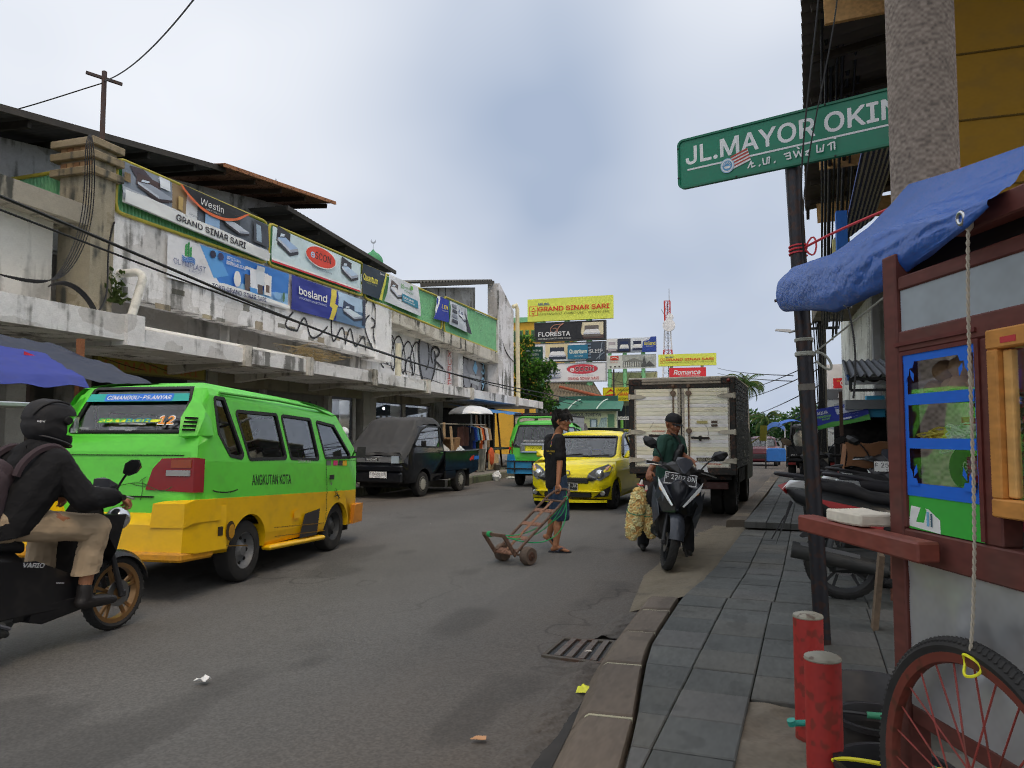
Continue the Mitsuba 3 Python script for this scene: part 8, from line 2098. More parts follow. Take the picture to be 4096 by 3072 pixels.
def d_uni(a):
    room(a, .02, .03, .8, .95, 'e2e3e6', '55505a', 'b0a8b0')
    room(a, .8, .03, 1.7, .95, '3c4258', '2a2c38', '23305a')
    room(a, 1.7, .03, 2.6, .95, 'd5dae2', '9aa2b4', '2c3450')
    a.poly(sg.Polygon([(2.5, .03), (3.4, .03), (3.4, .98), (3.1, .98), (2.95, .75), (2.6, .7)]).buffer(.04), '2c469a')
    a.text('Uniland', 2.62, .46, .22, 'e0d23a', .75, True)
    a.text('SPRING BED', 2.75, .34, .06, 'c5cce4', .5)


board('billboard', 'billboard of three beds ending in a blue corner reading Uniland', (-9.9, 52, 6.98), (1, 0), 3.42, 1.0, 'd9dde2', d_uni, .2)


def d_wht(a):
    a.rect(1.1, .05, 3.38, .95, 'a9aca8')
    a.rect(1.15, .1, 2.6, .5, '6f726f')
    a.poly([(1.3, .5), (1.9, .72), (2.5, .5)], '7d807c')
    for i in range(9):
        a.rect(1.2 + .155 * i, .12, 1.26 + .155 * i, .46, 'c5c7c4')
    a.poly([(2.4, .1), (2.6, .85), (2.75, .3), (2.95, .5), (3.3, .15)], '55585a')
    a.rect(.3, .6, .85, .88, 'c8402f')
    a.curve([(.35, .7), (.55, .8), (.8, .68)], .04, 'e8ded8')
    a.text('Matras', .3, .42, .1, 'c07a6a', .5)
    for i in range(3):
        a.rect(.25 + .3 * i, .1, .37 + .3 * i, .2, '4a4a4a')


bbq = ((-9.9, 52, 5.88), (-6.5, 52, 5.88), (-6.5, 52, 6.82), (-9.9, 52, 6.82))
banner('billboard', 'creased white banner on a frame with a red square and grey building', bbq, 3.4, .94, 'd2d4d0', d_wht, .07, 5, .25, n=(0, -1, 0), cat='billboard')
tr_ = new('trellis', label='pale green tube frame of the second billboard stack with a bleached sheet', cat='trellis')
for x in (-9.7, -8.65, -7.4):
    add('post', cyl((x, 52.2, -1.0), (x, 52.2, 7.0), .14, sides=14), mt(PG, .5, .3), tr_)
add('bleached_sheet', grid(lambda u, v: (-9.9 + 3.4 * u, 52.5 + .05 * np.sin(u * 9), 3.9 + 1.75 * v), 20, 10), mt('b9b890', .8, .8), tr_, True)
for z in (3.9, 4.8, 5.66):
    add('cross_bar', bar((-9.9, 52.1, z), (-6.5, 52.1, z), .05), mt('4a4e40', .6, .5), tr_, False)
for i in range(4):
    add('brace', bar((-9.9 + .85 * i, 52.1, 3.9), (-9.05 + .85 * i, 52.1, 5.66), .035), mt('5a5c4c', .6, .5), tr_, False)


def d_mg(a):
    a.line([(.02, .02), (1.95, .02), (1.95, .88), (.02, .88), (.02, .02)], .03, 'c89a20')
    for L in ([(.5, .82), (.85, .55), (.5, .68), (.3, .55), (.12, .45), (.4, .7)], [(.12, .42), (.85, .5), (.85, .40), (.3, .32)], [(.5, .08), (.2, .32), (.5, .22), (.7, .34), (.85, .42), (.6, .2)]):
        a.poly(L, 'cf3026')
    a.rect(.93, .02, .96, .88, 'c03a28')
    a.text('MEUBEL', 1.03, .66, .16, '6a5a10', .85, True)
    a.text('GRAND', 1.03, .36, .2, 'd03a20', .85, True)
    a.text('SUPERMARKET', 1.03, .1, .13, '4a4410', .85, True)


board('shop_sign', 'bright yellow sign with a red emblem reading Meubel Grand beside the truck', (-9.76, 50, 3.59), (1, 0), 1.97, .91, 'e8dc28', d_mg, .15)
board('billboard', 'smaller lime billboard with red lettering over the red one', (-7.59, 62, 6.85), (1, 0), 4.5, .95, 'd9e45c', d_gss(4.5, .95), .25, posts=((1.0, -8, 0, .12, '8fb09a'), (3.4, -8, 0, .12, '8fb09a')))


def d_rom(a):
    a.text('Romance', .35, .2, .36, 'f2e8e8', 2.05, True, .25)
    a.text('Caring Your Personal Comfort', .75, .06, .07, 'eed8d8', 1.6)


board('billboard', 'red billboard with white script reading Romance', (-6.75, 62, 5.96), (1, 0), 2.85, .74, 'd52f38', d_rom, .2)
board('shop_sign', 'white strip sign reading Grand S above dark shop windows', (-8.41, 48, 2.33), (1, 0), 1.5, .2, 'dcdedc', lambda a: a.text('GRAND SINAR', .03, .04, .12, '2a2c30', 1.4, True), .1)
sw_ = new('furniture_shop', label='furniture shop front with dark windows behind green posts and railings', cat='building')
add('wall', [bx(-12, -6, 50.5, 54, -.4, 3.6)], mt('6d7468', .8, .5), sw_, False)
for x in (-9.0, -8.3, -7.6):
    add('window', bx(x, x + .62, 50.4, 50.5, 1.5, 3.3), mt('2c3238', .1, .1), sw_, False)
add('post', cyl((-8.15, 47.8, -.4), (-8.15, 47.8, 2.3), .09, sides=12), mt('6fb04a', .5, .3), sw_)
fe = new('railing', label='green and yellow street railing before the furniture shop', cat='railing')
for i in range(16):
    add('bar', bar((-8.3 + .125 * i, 41, -.1), (-8.3 + .125 * i, 41, 1.6), .04), mt('a9b832' if i % 2 else '5fae3a', .5, .3), fe, False)
for z in (1.2, 1.66):
    add('rail', bar((-8.4, 41, z), (-6.2, 41, z), .06), mt('d2c828', .5, .3), fe, False)
# kiosk with a green barrel awning and curtain sign
ks = new('curtain_kiosk', label='kiosk with a green barrel awning and a curtain shop sign', cat='kiosk')
add('awning', grid(lambda u, v: (-10.6 + 3.9 * u + .35 * v * (1 - 2 * u) * 1.0, 39.2 + 2.6 * np.sin(v * 1.4), 2.70 - .08 * u + .62 * np.sin(v * 1.5)), 24, 12, .02), mt('2f6a58', .5, .4), ks, 50)
add('awning_hem', [bx(-10.6, -6.75, 39.12, 39.2, 2.62, 2.72)], mt('20352f', .6, .3), ks, False)
for x in (-9.5, -8.0):
    add('awning_rib', tube([(x, 39.17, 2.72), (x + .1, 40.2, 3.12), (x + .2, 41.3, 3.33)], .03, 6, 12), mt('b9c4bc', .5, .2), ks)
add('upper_band', bx(-10.7, -7.4, 42, 42.3, 2.9, 3.55), mt('2a5a50', .6, .4), ks, False)
add('counter', bx(-9.8, -6.9, 39.8, 42, -.3, 1.75), mt('26302c', .8, .4), ks, False)


def d_ane(a):
    a.text('ANEKA GORDYN', .08, .60, .17, '2a3a5a', 1.6, True)
    a.text('Aneka Desain dan', .5, .46, .08, '55705a', 1.0, False, .2)
    a.poly([(1.1, .02), (1.5, .02), (1.5, .45), (1.1, .45)], '5f7a80')
    a.poly([(1.18, .05), (1.42, .05), (1.42, .4), (1.18, .4)], 'b9d0da')
    a.poly([(1.5, .02), (1.7, .5), (2.0, .55), (2.0, .02)], 'a9c4c0')
    for i in range(4):
        a.line([(1.6 + .1 * i, .05), (1.72 + .07 * i, .5)], .02, '7d9a98')
    a.rect(2.05, .02, 2.4, .7, '5f8a6a')
    a.text('Melayani', .1, .2, .08, '4a5a50', .6, False, .2)


board('shop_sign', 'pale green kiosk sign reading Aneka Gordyn', (-9.5, 39.45, 1.76), (1, 0), 2.5, .86, 'c9d4a8', d_ane, .08)
hs_ = new('tiled_house', label='low house with an old brown tiled roof behind the kiosk', cat='house')
rt_ = new('roof', hs_)
put(rt_, corr((-12.5, 43, 3.45), (-12.5, 47, 5.0), (-8.3, 43, 3.35), (-9.8, 47, 4.7), .22, .04, .03), mt('6a6152', .9, .8), 40)
add('ridge_tiles', [cyl((-11.3 + .32 * i, 44.5 - .11 * i, 4.25 - .08 * i), (-11.0 + .32 * i, 44.4 - .11 * i, 4.19 - .08 * i), .09, sides=10) for i in range(9)], mt('a0583c', .85, .6), rt_, kind='stuff')
add('wall', bx(-12.5, -8.6, 43.5, 49, -.3, 3.6), mt('7a8078', .9, .5), hs_, False)
yb_ = new('yellow_building', label='yellow building with green framed windows behind the roadside tree', cat='building')
add('wall', bx(-26, -17.4, 60, 75, -1, 10.6), mt('d0a238', .8, .3), yb_, False)
add('cornice', bx(-26.2, -17.2, 59.8, 75, 10.6, 11.0), mt('7ab88a', .7, .3), yb_, False)
for z in (9.0, 6.6):
    for i in range(4):
        w_ = add('window', bx(-19.1 + .5 * i, -18.8 + .5 * i, 59.93, 59.99, z, z + .95), mt('6a9a4a', .5, .2), yb_, False)
        add('pane', bx(-19.05 + .5 * i, -18.85 + .5 * i, 59.9, 59.94, z + .06, z + .88), mt('2c4a34', .15, .1), w_, False)
board('notice_board', 'dark green notice board half hidden in the roadside tree', (-11.5, 38, 5.2), (1, 0), .95, .75, '1f4a40', lambda a: (a.text('PERSATUAN ISLAM', .08, .5, .08, 'c5d2cc', .78, True), a.text('( PERSIS )', .2, .28, .1, 'd5dfda', .55, True), a.text('JL. MAYOR', .15, .12, .07, 'b5c4bc', .6)), .08)
board('notice_board', 'yellow notice board with green writing under the roadside tree', (-11.66, 38, 3.25), (1, 0), 1.0, .55, 'c9b226', lambda a: (a.text('PERSATUAN ISLAM', .1, .38, .06, '2f6a48', .8), a.text('TK ISLAM', .3, .25, .06, '2f6a48', .4), a.text('Jalan Merdeka', .2, .1, .05, '4a6a30', .6)), .08, posts=((.85, -3.4, 2.0, .05, '3a4a40'),))


# ---------------------------------------------------------------- trees
def leafy(name, label, o, blobs, n, size, cols, trunk_r, trunk_top, seed, tcol='5a5046'):
    k_ = new(name, label=label, cat='tree')
    g_ = np.random.default_rng(seed)
    o = V(*o)
    tp_ = o + V(*trunk_top)
    add('trunk', [tube([o, o * .6 + tp_ * .4 + V(.05, 0, 0), tp_], [trunk_r, trunk_r * .8, trunk_r * .5], 10, 14)] + [tube([o * .35 + tp_ * .65, (tp_ + o + V(*b[:3])) / 2 + V(0, 0, .1), o + V(*b[:3])], [trunk_r * .5, trunk_r * .3, trunk_r * .12], 6, 10) for b in blobs], mt(tcol, .9, .6), k_)
    parts_ = [[] for _ in cols]
    W_ = np.array([b[3] ** 2 for b in blobs])
    for bi in g_.choice(len(blobs), n, p=W_ / W_.sum()):
        b = blobs[bi]
        d_ = g_.normal(size=3)
        d_ = d_ / np.linalg.norm(d_) * g_.random() ** .38
        c = o + V(*b[:3]) + d_ * V(b[3], b[3], b[3] * .8)
        ax = unit(g_.normal(size=3) + V(d_[0] * 1.5, d_[1] * 1.5, -.1))
        sd_ = unit(np.cross(ax, g_.normal(size=3) * .5 + V(0, 0, 1)))
        L_ = size * g_.uniform(.6, 1.3)
        q_ = [c, c + ax * L_ * .45 + sd_ * L_ * .28, c + ax * L_, c + ax * L_ * .45 - sd_ * L_ * .28]
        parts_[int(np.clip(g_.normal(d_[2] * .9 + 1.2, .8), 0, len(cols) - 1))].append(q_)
    out = []
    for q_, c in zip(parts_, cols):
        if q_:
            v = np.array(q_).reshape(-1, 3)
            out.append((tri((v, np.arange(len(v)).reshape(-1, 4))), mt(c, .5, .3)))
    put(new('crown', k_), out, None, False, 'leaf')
    return k_


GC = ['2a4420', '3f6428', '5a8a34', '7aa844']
leafy('roadside_tree', 'bushy green tree growing against the end of the long building', (-11.2, 37.2, .2), [(.0, 0, 4.4, 1.05), (.5, -.2, 3.9, .8), (-.4, 0, 5.3, .75), (-.1, .2, 6.0, .5), (.9, .2, 4.5, .7), (-.6, -.2, 3.5, .7), (.3, 0, 3.2, .6), (1.3, 0, 4.6, .35), (1.15, -.2, 2.7, .55), (.9, 0, 3.3, .5)], 5200, .17, GC, .16, (0, 0, 4.6), 3)
for lb, o, r_, n_ in (('round dark tree at the far end of the street under the palms', (-.9, 92, -1), 3.2, 1500), ('wide pale tree at the street end left of the far palm', (-3.6, 100, -1), 3.4, 1500), ('tree rising over the far stalls right of the small palm', (4.2, 80, -1), 3.2, 1500), ('distant tree behind the far parked cars', (3.0, 110, -1), 4.2, 1200)):
    leafy('street_tree', lb, o, [(0, 0, 3.4, r_ * .6), (r_ * .5, 0, 2.7, r_ * .45), (-r_ * .5, 0, 2.9, r_ * .45), (.2, 0, 4.3, r_ * .35)], n_, .5, ['2c4a2c', '3f6038', '56783f'], .2, (0, 0, 3.0), int(r_ * 10 + o[1]))


def palm(label, x, y, z0, z1, R_, seed):
    k_ = new('palm_tree', label=label, cat='palm tree')
    g_ = np.random.default_rng(seed)
    add('trunk', tube([(x, y, z0), (x + .1, y, (z0 + z1) / 2), (x, y, z1)], [.28, .2, .2], 12, 12), mt('7d776c', .9, .5), k_)
    for i in range(34):
        a_ = g_.uniform(0, 2 * pi)
        el = g_.uniform(-.5, 1.25)
        P_ = []
        for t in np.linspace(0, 1, 9):
            e_ = el - 1.5 * t ** 1.5
            P_.append((x, y, z1) if not P_ else np.array(P_[-1]) + R_ / 8 * V(math.cos(a_) * math.cos(e_), math.sin(a_) * math.cos(e_), math.sin(e_)))
        P_ = np.array(P_)
        qs = []
        sd_ = V(-math.sin(a_), math.cos(a_), 0)
        for j in range(1, 9):
            for s_ in (-1, 1):
                for m_ in (0, .5):
                    b_ = P_[j] * (1 - m_) + P_[j - 1] * m_
                    L_ = R_ * .30 * math.sin(pi * min(.97, (j - m_) / 8 * .85 + .12))
                    tip = b_ + sd_ * s_ * L_ * .8 + (P_[j] - P_[j - 1]) * .7 + V(0, 0, -L_ * .55)
                    qs.append([b_, b_ + (P_[j] - P_[j - 1]) * .3, tip, tip - (P_[j] - P_[j - 1]) * .05])
        v = np.array(qs).reshape(-1, 3)
        add('frond', [(tri((v, np.arange(len(v)).reshape(-1, 4))), mt(['35522f', '46683a', '5a7a48'][i % 3], .5, .2)), (tube(P_, [.05] * 8 + [.01], 4), mt('6a7448', .6, .2))], None, k_, False, 'leaf')


palm('tall palm rising behind the cargo box of the large truck', -1.15, 75, -1.5, 6.1, 2.1, 4)
palm('palm standing farther down the street right of the truck', .62, 85, -1.5, 2.9, 2.0, 9)
# ---------------------------------------------------------------- radio tower
tw = new('radio_tower', label='red and white lattice radio tower with two dish antennas', cat='tower')
hw = lambda z: np.interp(z, [-2, 10, 14, 18, 22.1], [1.25, .80, .62, .42, .42])
cx, cy = -13.2, 120
for z0, z1, c in ((-2, 12, 'd9dbdd'), (12, 14.4, 'c23a34'), (14.4, 18.2, 'd9dbdd'), (18.2, 22.1, 'c23a34')):
    m_ = []
    zz = np.linspace(z0, z1, max(3, int((z1 - z0) / .95)))
    for a_, b_ in zip(zz, zz[1:]):
        co = lambda i, z: (cx + hw(z) * (1, 1, -1, -1)[i % 4], cy + hw(z) * (1, -1, -1, 1)[i % 4], z)
        for i in range(4):
            m_ += [bar(co(i, a_), co(i, b_), .11), bar(co(i, a_), co(i + 1, b_), .06), bar(co(i + 1, a_), co(i, b_), .06), bar(co(i, b_), co(i + 1, b_), .06)]
    add('lattice', m_, mt(c, .5, .3), tw, False)
add('cable_ladder', bar((cx + .05, cy, -2), (cx + .05, cy, 22), .12), mt('4a4c50', .6, .4), tw, False)
adds('mast', [cyl((cx + .3, cy, 22), (cx + .3, cy, 24), .05, sides=6), cyl((cx - .5, cy, 20), (cx - .9, cy, 20.8), .05, sides=6)], mt('9a9ca0', .5, .3), tw)
for x, z, r in ((cx + .35, 18.1, .95), (cx + .55, 19.4, .5)):
    add('dish', lathe([(0, .0), (r, -.05), (r, -.45), (r * .5, -.6), (0, -.65)], 32, 'y', (x, cy - 1.1, z)).apply_transform(trimesh.transformations.reflection_matrix((0, cy - 1.3, 0), (0, 1, 0))), mt('e6e8ea', .4, .15), tw, 40)
# ---------------------------------------------------------------- far street: pedal cart, rider
bk_ = new('pedal_cart', label='blue pedal cart with a folding hood waiting by the far kerb', cat='pedal cart')
with at(.72, 37.5, float(gz(37.5)) - .02, 0):
    add('hood', grid(lambda u, v: (-.42 + .84 * u, -.35 + .9 * v, 1.75 + .42 * np.sin(.5 + v * 1.6) - .35 * (1 - v) * 0 - .25 * (2 * u - 1) ** 2), 12, 10, .02), mt('22508f', .6, .3), bk_, 50)
    add('seat_box', bx(-.42, .42, -.3, .4, .35, .95, .03), mt('2a6ab5', .5, .3), bk_)
    for x in (-.4, .4):
        adds('hood_bar', [bar((x, -.3, .9), (x, -.35, 1.85), .035), bar((x, .4, .9), (x, .5, 1.9), .035)], mt('c5c7c9', .4, .3), bk_, False)
        add('wheel', lathe([(.24, -.03), (.3, -.03), (.3, .03), (.24, .03), (.24, -.03)], 24, 'x', (x * 1.15, 0, .3)), RUB, bk_)
fr_ = new('person', label='distant rider in a blue jacket and helmet going away down the street', cat='person')
with at(-.12, 70, float(gz(70)), 0, .95):
    add('body', skin([(V(0, .3, 1.35), .1, V(0, .3, 1.4), .1), (V(0, .2, 1.15), .19, V(0, .15, .85), .2), (V(.2, .25, 1.1), .07, V(.33, .6, 1.0), .05), (V(-.2, .25, 1.1), .07, V(-.33, .6, 1.0), .05), (V(.12, .2, .8), .1, V(.2, .6, .7), .08), (V(-.12, .2, .8), .1, V(-.2, .6, .7), .08), (V(.2, .6, .7), .07, V(.16, .6, .3), .05), (V(-.2, .6, .7), .07, V(-.16, .6, .3), .05), (V(0, .25, 1.2), .12, V(0, .3, 1.35), .08)], .05, 4), mt('27406f', .8, .2), fr_, 50)
    add('helmet', trimesh.creation.icosphere(2, .15).apply_translation((0, .3, 1.5)), mt('23242a', .3, .2), fr_)
    scooter('distant dark scooter ridden by the man in blue', '22242a', None, 0, 'plain', stand=False)
# ---------------------------------------------------------------- market stalls on the left pavement


def sheet_thing(name, label, q, col, amp=.06, hem=.0, seed=1, nu=40, nv=30):
    q = [V(*p) for p in q]
    f_ = lambda u, v: np.moveaxis(np.multiply.outer((1 - u) * (1 - v), q[0]) + np.multiply.outer(u * (1 - v), q[1]) + np.multiply.outer(u * v, q[2]) + np.multiply.outer((1 - u) * v, q[3]), -1, 0) + np.stack([0 * u, 0 * u, amp * 2 * (meshkit.fbm(np.stack([u * 5 + seed, v * 4, u * 0], -1), 4) - .5) - hem * np.clip((.14 - v) / .14, 0, 1) * (1 + .8 * (meshkit.noise(np.stack([u * 9 + seed, u * 0, u * 0], -1)) - .5))], 0)
    return add(name, grid(f_, nu, nv, .004), mt(col, .55, .25), None, 60, 'cloth', label=label, cat='tarp')


sheet_thing('stall_tarp', 'royal blue tarp over a stall at the left edge', [(-7.25, 4.3, 2.0), (-7.25, 6.85, 2.03), (-8.0, 6.9, 2.36), (-8.2, 4.3, 2.62)], '2b3a8c', .04, .07, 2)
sheet_thing('stall_tarp', 'dark grey-blue tarp sloping down behind the royal blue one', [(-7.9, 6.6, 2.16), (-8.2, 8.95, 2.14), (-8.9, 7.9, 2.62), (-8.9, 6.2, 2.66)], '34394a', .06, .05, 7)
add('flag_strip', grid(lambda u, v: (-7.9 + .0 * u, 6.55 + .38 * u, 2.31 - .10 * u + .05 * v), 8, 4, .003), mt('c9304a', .6, .1), label='red and white plastic strip between the two left tarps', cat='strip')
add('wood_post', bx(-8.84, -8.76, 8.1, 8.17, .2, 2.72), mt('8a5a3c', .85, .5, 3), label='wooden post standing up through the left tarps', cat='post', smooth=False)
for x, y in ((-8.0, 5.0), (-8.2, 6.9), (-9.2, 7.2)):
    add('stall_leg', bx(x - .03, x + .03, y - .03, y + .03, .15, 2.3), mt('3a2f28', .9, .5, 3), parent='stall_tarp', smooth=False)
ct = new('stall_table', label='vendor table with a pale metal edged roof at the left edge', cat='table')
add('table_roof', bx(-8.0, -6.95, 4.4, 5.93, 1.69, 1.74, .01), mt('c5c9d2', .35, .3, 0, .5), ct)
add('table_post', [bx(-7.0, -6.96, 5.85, 5.9, 0, 1.69)], mt('2a2624', .8, .5), ct, False)
add('table_body', bx(-7.9, -7.1, 4.4, 5.8, .1, .95), mt('2a2624', .9, .5), ct, False)
yj = new('person', label='person in a yellow and black jacket at the left edge behind the rider', cat='person')
with at(-6.62, 5.06, 0, -40):
    hd, P = head(V(0, 0, 1.56), (0, 1, 0))
    add('body', skin(hd + [(V(0, -.02, 1.42), .055, V(0, 0, 1.5), .055), (V(0, -.02, 1.38), .08, V(0, 0, 1.1), .14), (V(0, 0, 1.1), .13, V(0, 0, .9), .13), (V(.1, 0, .9), .09, V(.1, .02, .45), .06), (V(.1, .02, .45), .06, V(.1, 0, .06), .05), (V(-.1, 0, .9), .09, V(-.1, .02, .45), .06), (V(-.1, .02, .45), .06, V(-.1, 0, .06), .05), (V(.19, 0, 1.36), .05, V(.25, .1, 1.1), .045), (V(.25, .1, 1.1), .045, V(.2, .32, 1.05), .03), (V(-.19, 0, 1.36), .05, V(-.25, .1, 1.1), .045), (V(-.25, .1, 1.1), .045, V(-.2, .32, 1.05), .03)] + hand(V(.2, .32, 1.05), (-.1, 1, 0), (0, 0, -1), .6, -1) + hand(V(-.2, .32, 1.05), (.1, 1, 0), (0, 0, -1), .6, 1), .013, 5), SK2, yj, True)
    add('hair', skin([(P(0, -.03, .05), .092, P(0, .03, .065), .086), (P(0, -.055, .02), .08, P(0, -.05, -.02), .064)], .02, 3), HAIR, yj)
    face(yj, P)
    jk = cloth('jacket', [(V(0, -.02, 1.36), .09, V(0, 0, 1.1), .16), (V(0, 0, 1.1), .155, V(0, 0, .88), .15), (V(.19, 0, 1.36), .08, V(0, -.02, 1.38), .07), (V(-.19, 0, 1.36), .08, V(0, -.02, 1.38), .07), (V(.19, 0, 1.36), .075, V(.25, .1, 1.1), .07), (V(.25, .1, 1.1), .07, V(.21, .27, 1.06), .05), (V(-.19, 0, 1.36), .075, V(-.25, .1, 1.1), .07), (V(-.25, .1, 1.1), .07, V(-.21, .27, 1.06), .05)], 'd8cc1c', yj, .022, .02, 4)
    add('black_yoke', skin([(V(.21, -.01, 1.38), .083, V(.25, .05, 1.24), .08), (V(.05, -.03, 1.42), .08, V(.2, -.01, 1.385), .078)], .02, 3), mt('1b1b1c', .8, .1), jk, 50)
    cloth('trousers', [(V(0, 0, .9), .14, V(0, 0, .88), .14), (V(.1, 0, .88), .11, V(.1, .02, .45), .08), (V(.1, .02, .45), .08, V(.1, 0, .08), .07), (V(-.1, 0, .88), .11, V(-.1, .02, .45), .08), (V(-.1, .02, .45), .08, V(-.1, 0, .08), .07)], '25272c', yj, .03)
# the man with the white helmet
wm = new('person', label='man in a white helmet and dark clothes beside the covered pickup', cat='person')
with at(-9.55, 16.45, .2, 200):
    hd, P = head(V(0, .0, 1.23), (0, 1, -.3))
    add('body', skin(hd + [(V(0, -.08, 1.0), .12, V(0, -.15, .7), .14), (V(0, -.05, 1.08), .06, V(0, 0, 1.2), .055), (V(.18, -.05, 1.03), .06, V(.28, .1, .85), .05), (V(.28, .1, .85), .05, V(.25, .4, .9), .035), (V(-.18, -.05, 1.03), .06, V(-.28, .1, .85), .05), (V(-.28, .1, .85), .05, V(-.25, .4, .9), .035), (V(.1, -.1, .7), .1, V(.2, .3, .65), .08), (V(-.1, -.1, .7), .1, V(-.2, .3, .65), .08), (V(.2, .3, .65), .07, V(.2, .3, .15), .05), (V(-.2, .3, .65), .07, V(-.2, .3, .15), .05), (V(.18, -.05, 1.03), .06, V(-.18, -.05, 1.03), .06)], .02, 4), mt('22242a', .85, .2), wm, 50)
    h_ = add('helmet', skin([(P(0, -.03, .04), .128, P(0, .04, .05), .122), (P(0, -.02, -.05), .12, P(0, .03, -.06), .10)], .025, 4), mt('dfe1e3', .25, .1), wm, True)
    adds('ear_vent', [cyl(P(q * .125, -.02, -.01), P(q * .142, -.02, -.01), .035) for q in (-1, 1)], mt('1c1c1e', .5, .1), h_)
with at(-9.6, 17.0, .2, 200, .95):
    scooter('dark scooter under the man in the white helmet', '1c1e22', None, 5, 'plain')
# umbrella and clothes rack
um = new('umbrella', label='silver and grey umbrella hanging open over the clothes rack', cat='umbrella')
uc = V(-8.75, 22.95, 2.03)
gore = lambda i: grid(lambda u, v: ((.74 * np.sin(v * 1.45)) * np.cos((i + u) * pi / 4) * (1 - .04 * np.sin(pi * u) * v) + uc[0], (.74 * np.sin(v * 1.45)) * np.sin((i + u) * pi / 4) * (1 - .04 * np.sin(pi * u) * v) + uc[1], uc[2] - .02 * np.sin(pi * u) * v * -1 + .30 * np.cos(v * 1.5)), 7, 12, .003)
for i in range(8):
    add('gore', gore(i), mt('d2d4d6' if i in (6, 7, 0, 1) else '77797c', .35, .1, 0, .2), um, 50)
add('shaft', cyl(uc + V(0, 0, .36), uc + V(0, 0, -.55), .01, sides=8), mt('8a8c8e', .4, .2, 0, .7), um)
rk = new('clothes_rack', label='wooden clothes rail outside the dark stall across the street', cat='clothes rack')
add('rail', cyl((-9.0, 21.1, 1.73), (-9.0, 25.0, 1.75), .02, sides=8), mt('8a8378', .7, .5), rk)
add('upright', bar((-8.95, 21.35, .2), (-8.98, 21.3, 1.78), .06), mt('a98f6e', .8, .5, 3), rk, False)
add('upright', bar((-9.0, 25.0, .2), (-9.0, 25.0, 1.78), .06), mt('6a5a48', .8, .5, 3), rk, False)
garment = lambda y, w, l, sl: hull_garment(y, w, l, sl)


def hull_garment(y, w, l, sl):
    o_ = sg.Polygon([(-.05, 0), (-w * .5, -.06), (-w * .5 - sl, -.45), (-w * .5 - sl + .11, -.47), (-w * .45, -.22), (-w * .46, -l), (w * .46, -l), (w * .45, -.22), (w * .5 + sl - .11, -.47), (w * .5 + sl, -.45), (w * .5, -.06), (.05, 0)])
    m_ = tri(mani(extr(o_, .05, 'z', -.025)).refine_to_length(.06))
    m_.vertices[:, 2] += .03 * np.sin(m_.vertices[:, 0] * 22) + .03 * (meshkit.fbm(m_.vertices * 7 + y, 2) - .5)
    return m_


for lb, y, w, l, c, rz_, x in (('brown leather jacket hanging at the near end of the clothes rack', 22.75, .62, .62, '4a2c26', 78, -8.93), ('navy garment hanging behind the brown jacket', 23.15, .5, .75, '22283a', 20, -9.0), ('bright blue garment with an orange collar on the rack', 23.42, .5, .72, '2746a8', 12, -9.0), ('light blue garment on the clothes rack', 23.62, .48, .5, '6aa6d2', 10, -9.0), ('green edged black garment on the clothes rack', 23.78, .48, .8, '1f3a2c', 14, -9.0), ('cream garment next to the orange one', 23.95, .46, .55, 'd0c4a4', 8, -9.0), ('orange and white garment on the clothes rack', 24.12, .46, .75, 'd2662c', 10, -9.0), ('dark maroon garment on the clothes rack', 24.3, .46, .6, '4a2426', 8, -9.0), ('white garment hanging longest on the clothes rack', 24.5, .5, .85, 'cfd0d0', 12, -9.0), ('tan garment at the far end of the clothes rack', 24.8, .5, .7, '9a8468', 10, -9.0)):
    g_ = hull_garment(y, w, l, .06)
    g_.vertices = g_.vertices[:, [0, 2, 1]]
    g_.invert()
    with at(x, y, 1.68, rz_):
        kk = add('hanging_garment', g_, mt(c, .8, .2), label=lb, cat='garment', smooth=50)
        add('hanger', tube([(0, 0, -.02), (0, 0, .05), (.02, 0, .07), (0, 0, .085)], .005, 5), mt('9a9a9a', .4, .2), kk)
add('concrete_tank', lathe([(0, 0), (.42, 0), (.46, .6), (.47, .75), (.44, .75), (0, .7)], 20, o=(-9.1, 24.0, .2)), mt('8d8a80', .9, .8, 1), label='stained pale tub standing below the hanging clothes', cat='tub')
add('plywood_board', [bar((-8.75, 24.65, .5), (-8.72, 25.6, .48), .02, .55)], mt('b09a72', .85, .6, 3), label='pale plywood board leaning beside the clothes rack', cat='board', smooth=False)
add('cooking_pot', lathe([(0, 0), (.12, 0), (.13, .18), (.1, .22), (0, .23)], 20, o=(-8.55, 24.95, .21)), mt('5a5650', .4, .5, 0, .6), label='dark cooking pot before the plywood board', cat='pot')
add('plastic_bag', blob((-7.75, 22.6, .12), .13, .15, .17, (0, 0, 0), 4, .7, 3), mt('d9dbdc', .4, .1), label='white plastic bag dropped against the far kerb', cat='bag')
add('litter_scrap', blob((-7.6, 23.6, .03), .16, .12, .04, (0, 0, 0), 9, .8, 3), mt('c9cbc4', .5, .3), label='flattened white litter at the far kerb by the blue bumper', cat='litter')
add('orange_bundle', blob((-8.75, 24.9, .66), .1, .2, .3, (0, 0, 0), 6, .4, 3), mt('c2562c', .8, .3), label='orange cloth bundle behind the tail of the blue bumpered minibus', cat='bundle', bsdf='cloth')
sheet_thing('stall_tarp', 'narrow blue tarp strip under the far end of the canopy', [(-9.3, 26.5, 2.28), (-9.0, 31.3, 2.25), (-10.8, 31.3, 2.48), (-10.8, 26.0, 2.52)], '2f6aa0', .03, .06, 4)
dst = new('dark_stall', label='dark stall with wooden tables under the far end of the long canopy', cat='stall')
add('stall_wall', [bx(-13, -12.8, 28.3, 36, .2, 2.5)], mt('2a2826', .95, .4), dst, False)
for y in (26.2, 28.6, 31):
    add('stall_post', bar((-9.6, y, .2), (-9.9, y + .3, 2.3), .06), mt('5a4638', .9, .5, 3), dst, False)
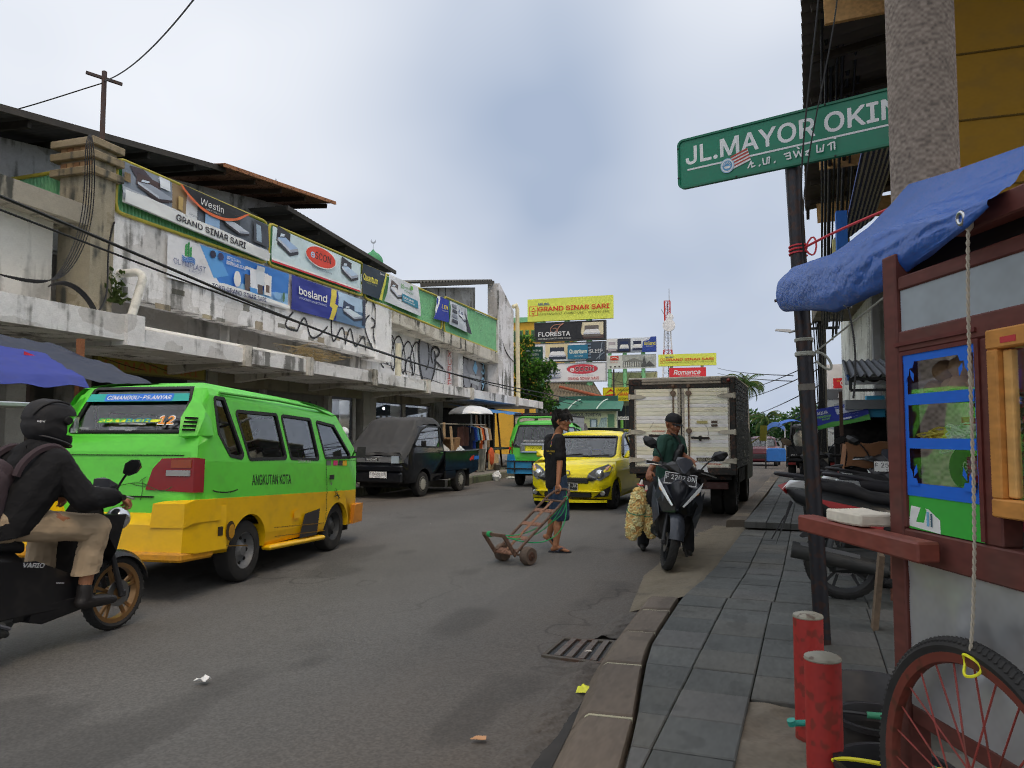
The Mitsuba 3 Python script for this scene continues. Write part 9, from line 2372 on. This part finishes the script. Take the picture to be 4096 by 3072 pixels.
add('stall_table', bx(-10.6, -9.2, 26.5, 30, .85, .9), mt('33403a', .8, .5), dst, False)
for i in range(5):
    add('hanging_goods', bar((-10.2, 26.8 + .5 * i, 2.2), (-10.2, 26.85 + .5 * i, 1.6), .05), mt('9a9c98', .6, .3), dst, False)
# ---------------------------------------------------------------- overhead wires
wire('power_cable', 'upper thick black cable sagging along the whole left facade', [(-9.2, 5.0, 4.66), (-9.2, 9.0, 4.28), (-9.2, 13.7, 3.80), (-9.2, 28.3, 3.27), (-9.2, 46, 3.0)], .024, 60)
wire('power_cable', 'lower thin black cable running along the left facade', [(-9.25, 5.0, 4.5), (-9.25, 9.0, 4.16), (-9.25, 14.9, 3.72), (-9.25, 28.3, 3.17), (-9.25, 46, 2.9)], .016, 60)
wire('twisted_cable', 'twisted cable rising from the roof pole to the upper left', [(-5.8, 6.8, 6.38), (-11.07, 10.53, 7.75)], .011, 40, .18)
wire('twisted_cable', 'twisted cable from the roof pole out to the left edge', [(-11.07, 10.53, 7.72), (-11.6, 10.0, 7.28), (-12.219, 9.5, 6.881), (-13.5, 8.6, 6.5)], .011, 30)
cb_ = new('cable_bundle', label='bundle of black cables falling over the square pillar into a loop', cat='cable')
for i in range(5):
    j = .05 * i
    add('cable', tube([(-10.9, 10.12, 6.58), (-10.78, 9.95 + j * .5, 6.45), (-10.75, 9.9 + j, 5.6), (-10.72, 9.75 + j, 4.7), (-10.6, 9.4 + j * .5, 4.1 - j * .3), (-10.4, 8.8, 3.72 + j * .2), (-10.6, 8.2, 3.78), (-10.9, 7.4, 3.9 + j)], .009, 5, 60), mt('17171a', .6, .2), cb_)
    add('cable', tube([(-10.42, 9.0, 3.70), (-10.38, 9.35, 3.76 + j * .3), (-10.35, 9.6 + j * .6, 3.62), (-10.33, 9.75 + j * .5, 3.43)], .012, 5, 24), mt('17171a', .6, .2), cb_)
add('cable', tube([(-10.32, 9.85, 3.43), (-10.6, 10.3, 3.95), (-10.86, 10.55, 4.6), (-10.86, 10.66, 5.2)], .015, 5, 24), mt('17171a', .6, .2), cb_)
wire('end_cable', 'black cable hanging from the fence end down the white end wall', [(-10.95, 32.2, 6.1), (-10.9, 32.7, 5.4), (-10.85, 33.6, 4.9), (-10.8, 34.2, 4.75)], .022, 20)
for i, (p, q, sg_) in enumerate([((.9, 22, 3.0), (-3, 62, 6.6), .1), ((.9, 22, 2.85), (-3, 62, 6.2), .1), ((1.4, 20, 3.2), (-1.2, 62, 4.9), .15), ((1.4, 20, 3.0), (-1.2, 62, 4.2), .15), ((1.4, 20, 2.6), (-.6, 60, 2.8), .1), ((1.4, 20, 2.2), (.2, 60, 1.6), .05), ((1.4, 20, 2.1), (.2, 60, 1.4), .05), ((-9.2, 46, 3.0), (-7.9, 49, 4.6), .1), ((-9.3, 46, 5.2), (-8, 55, 4.9), .2)]):
    wire('street_cable', ['thin wire crossing the sky from the utility pole, highest', 'thin wire crossing the sky from the utility pole, second highest', 'street wire running above the truck roof line, upper', 'street wire running above the truck roof line, lower', 'street wire sloping past the near palm crown', 'street wire level with the far palm crown, upper', 'street wire level with the far palm crown, lower', 'wire tangle running up to the yellow furniture sign', 'wire looping between the billboard stacks'][i], [p, q], .016, 24, sg_)
wire('wire_pole', 'thin dark pole standing before the yellow furniture sign', [(-8.85, 49, -.3), (-8.85, 49, 5.6)], .05, 4, 0, 8, '3a3430', cat='pole')
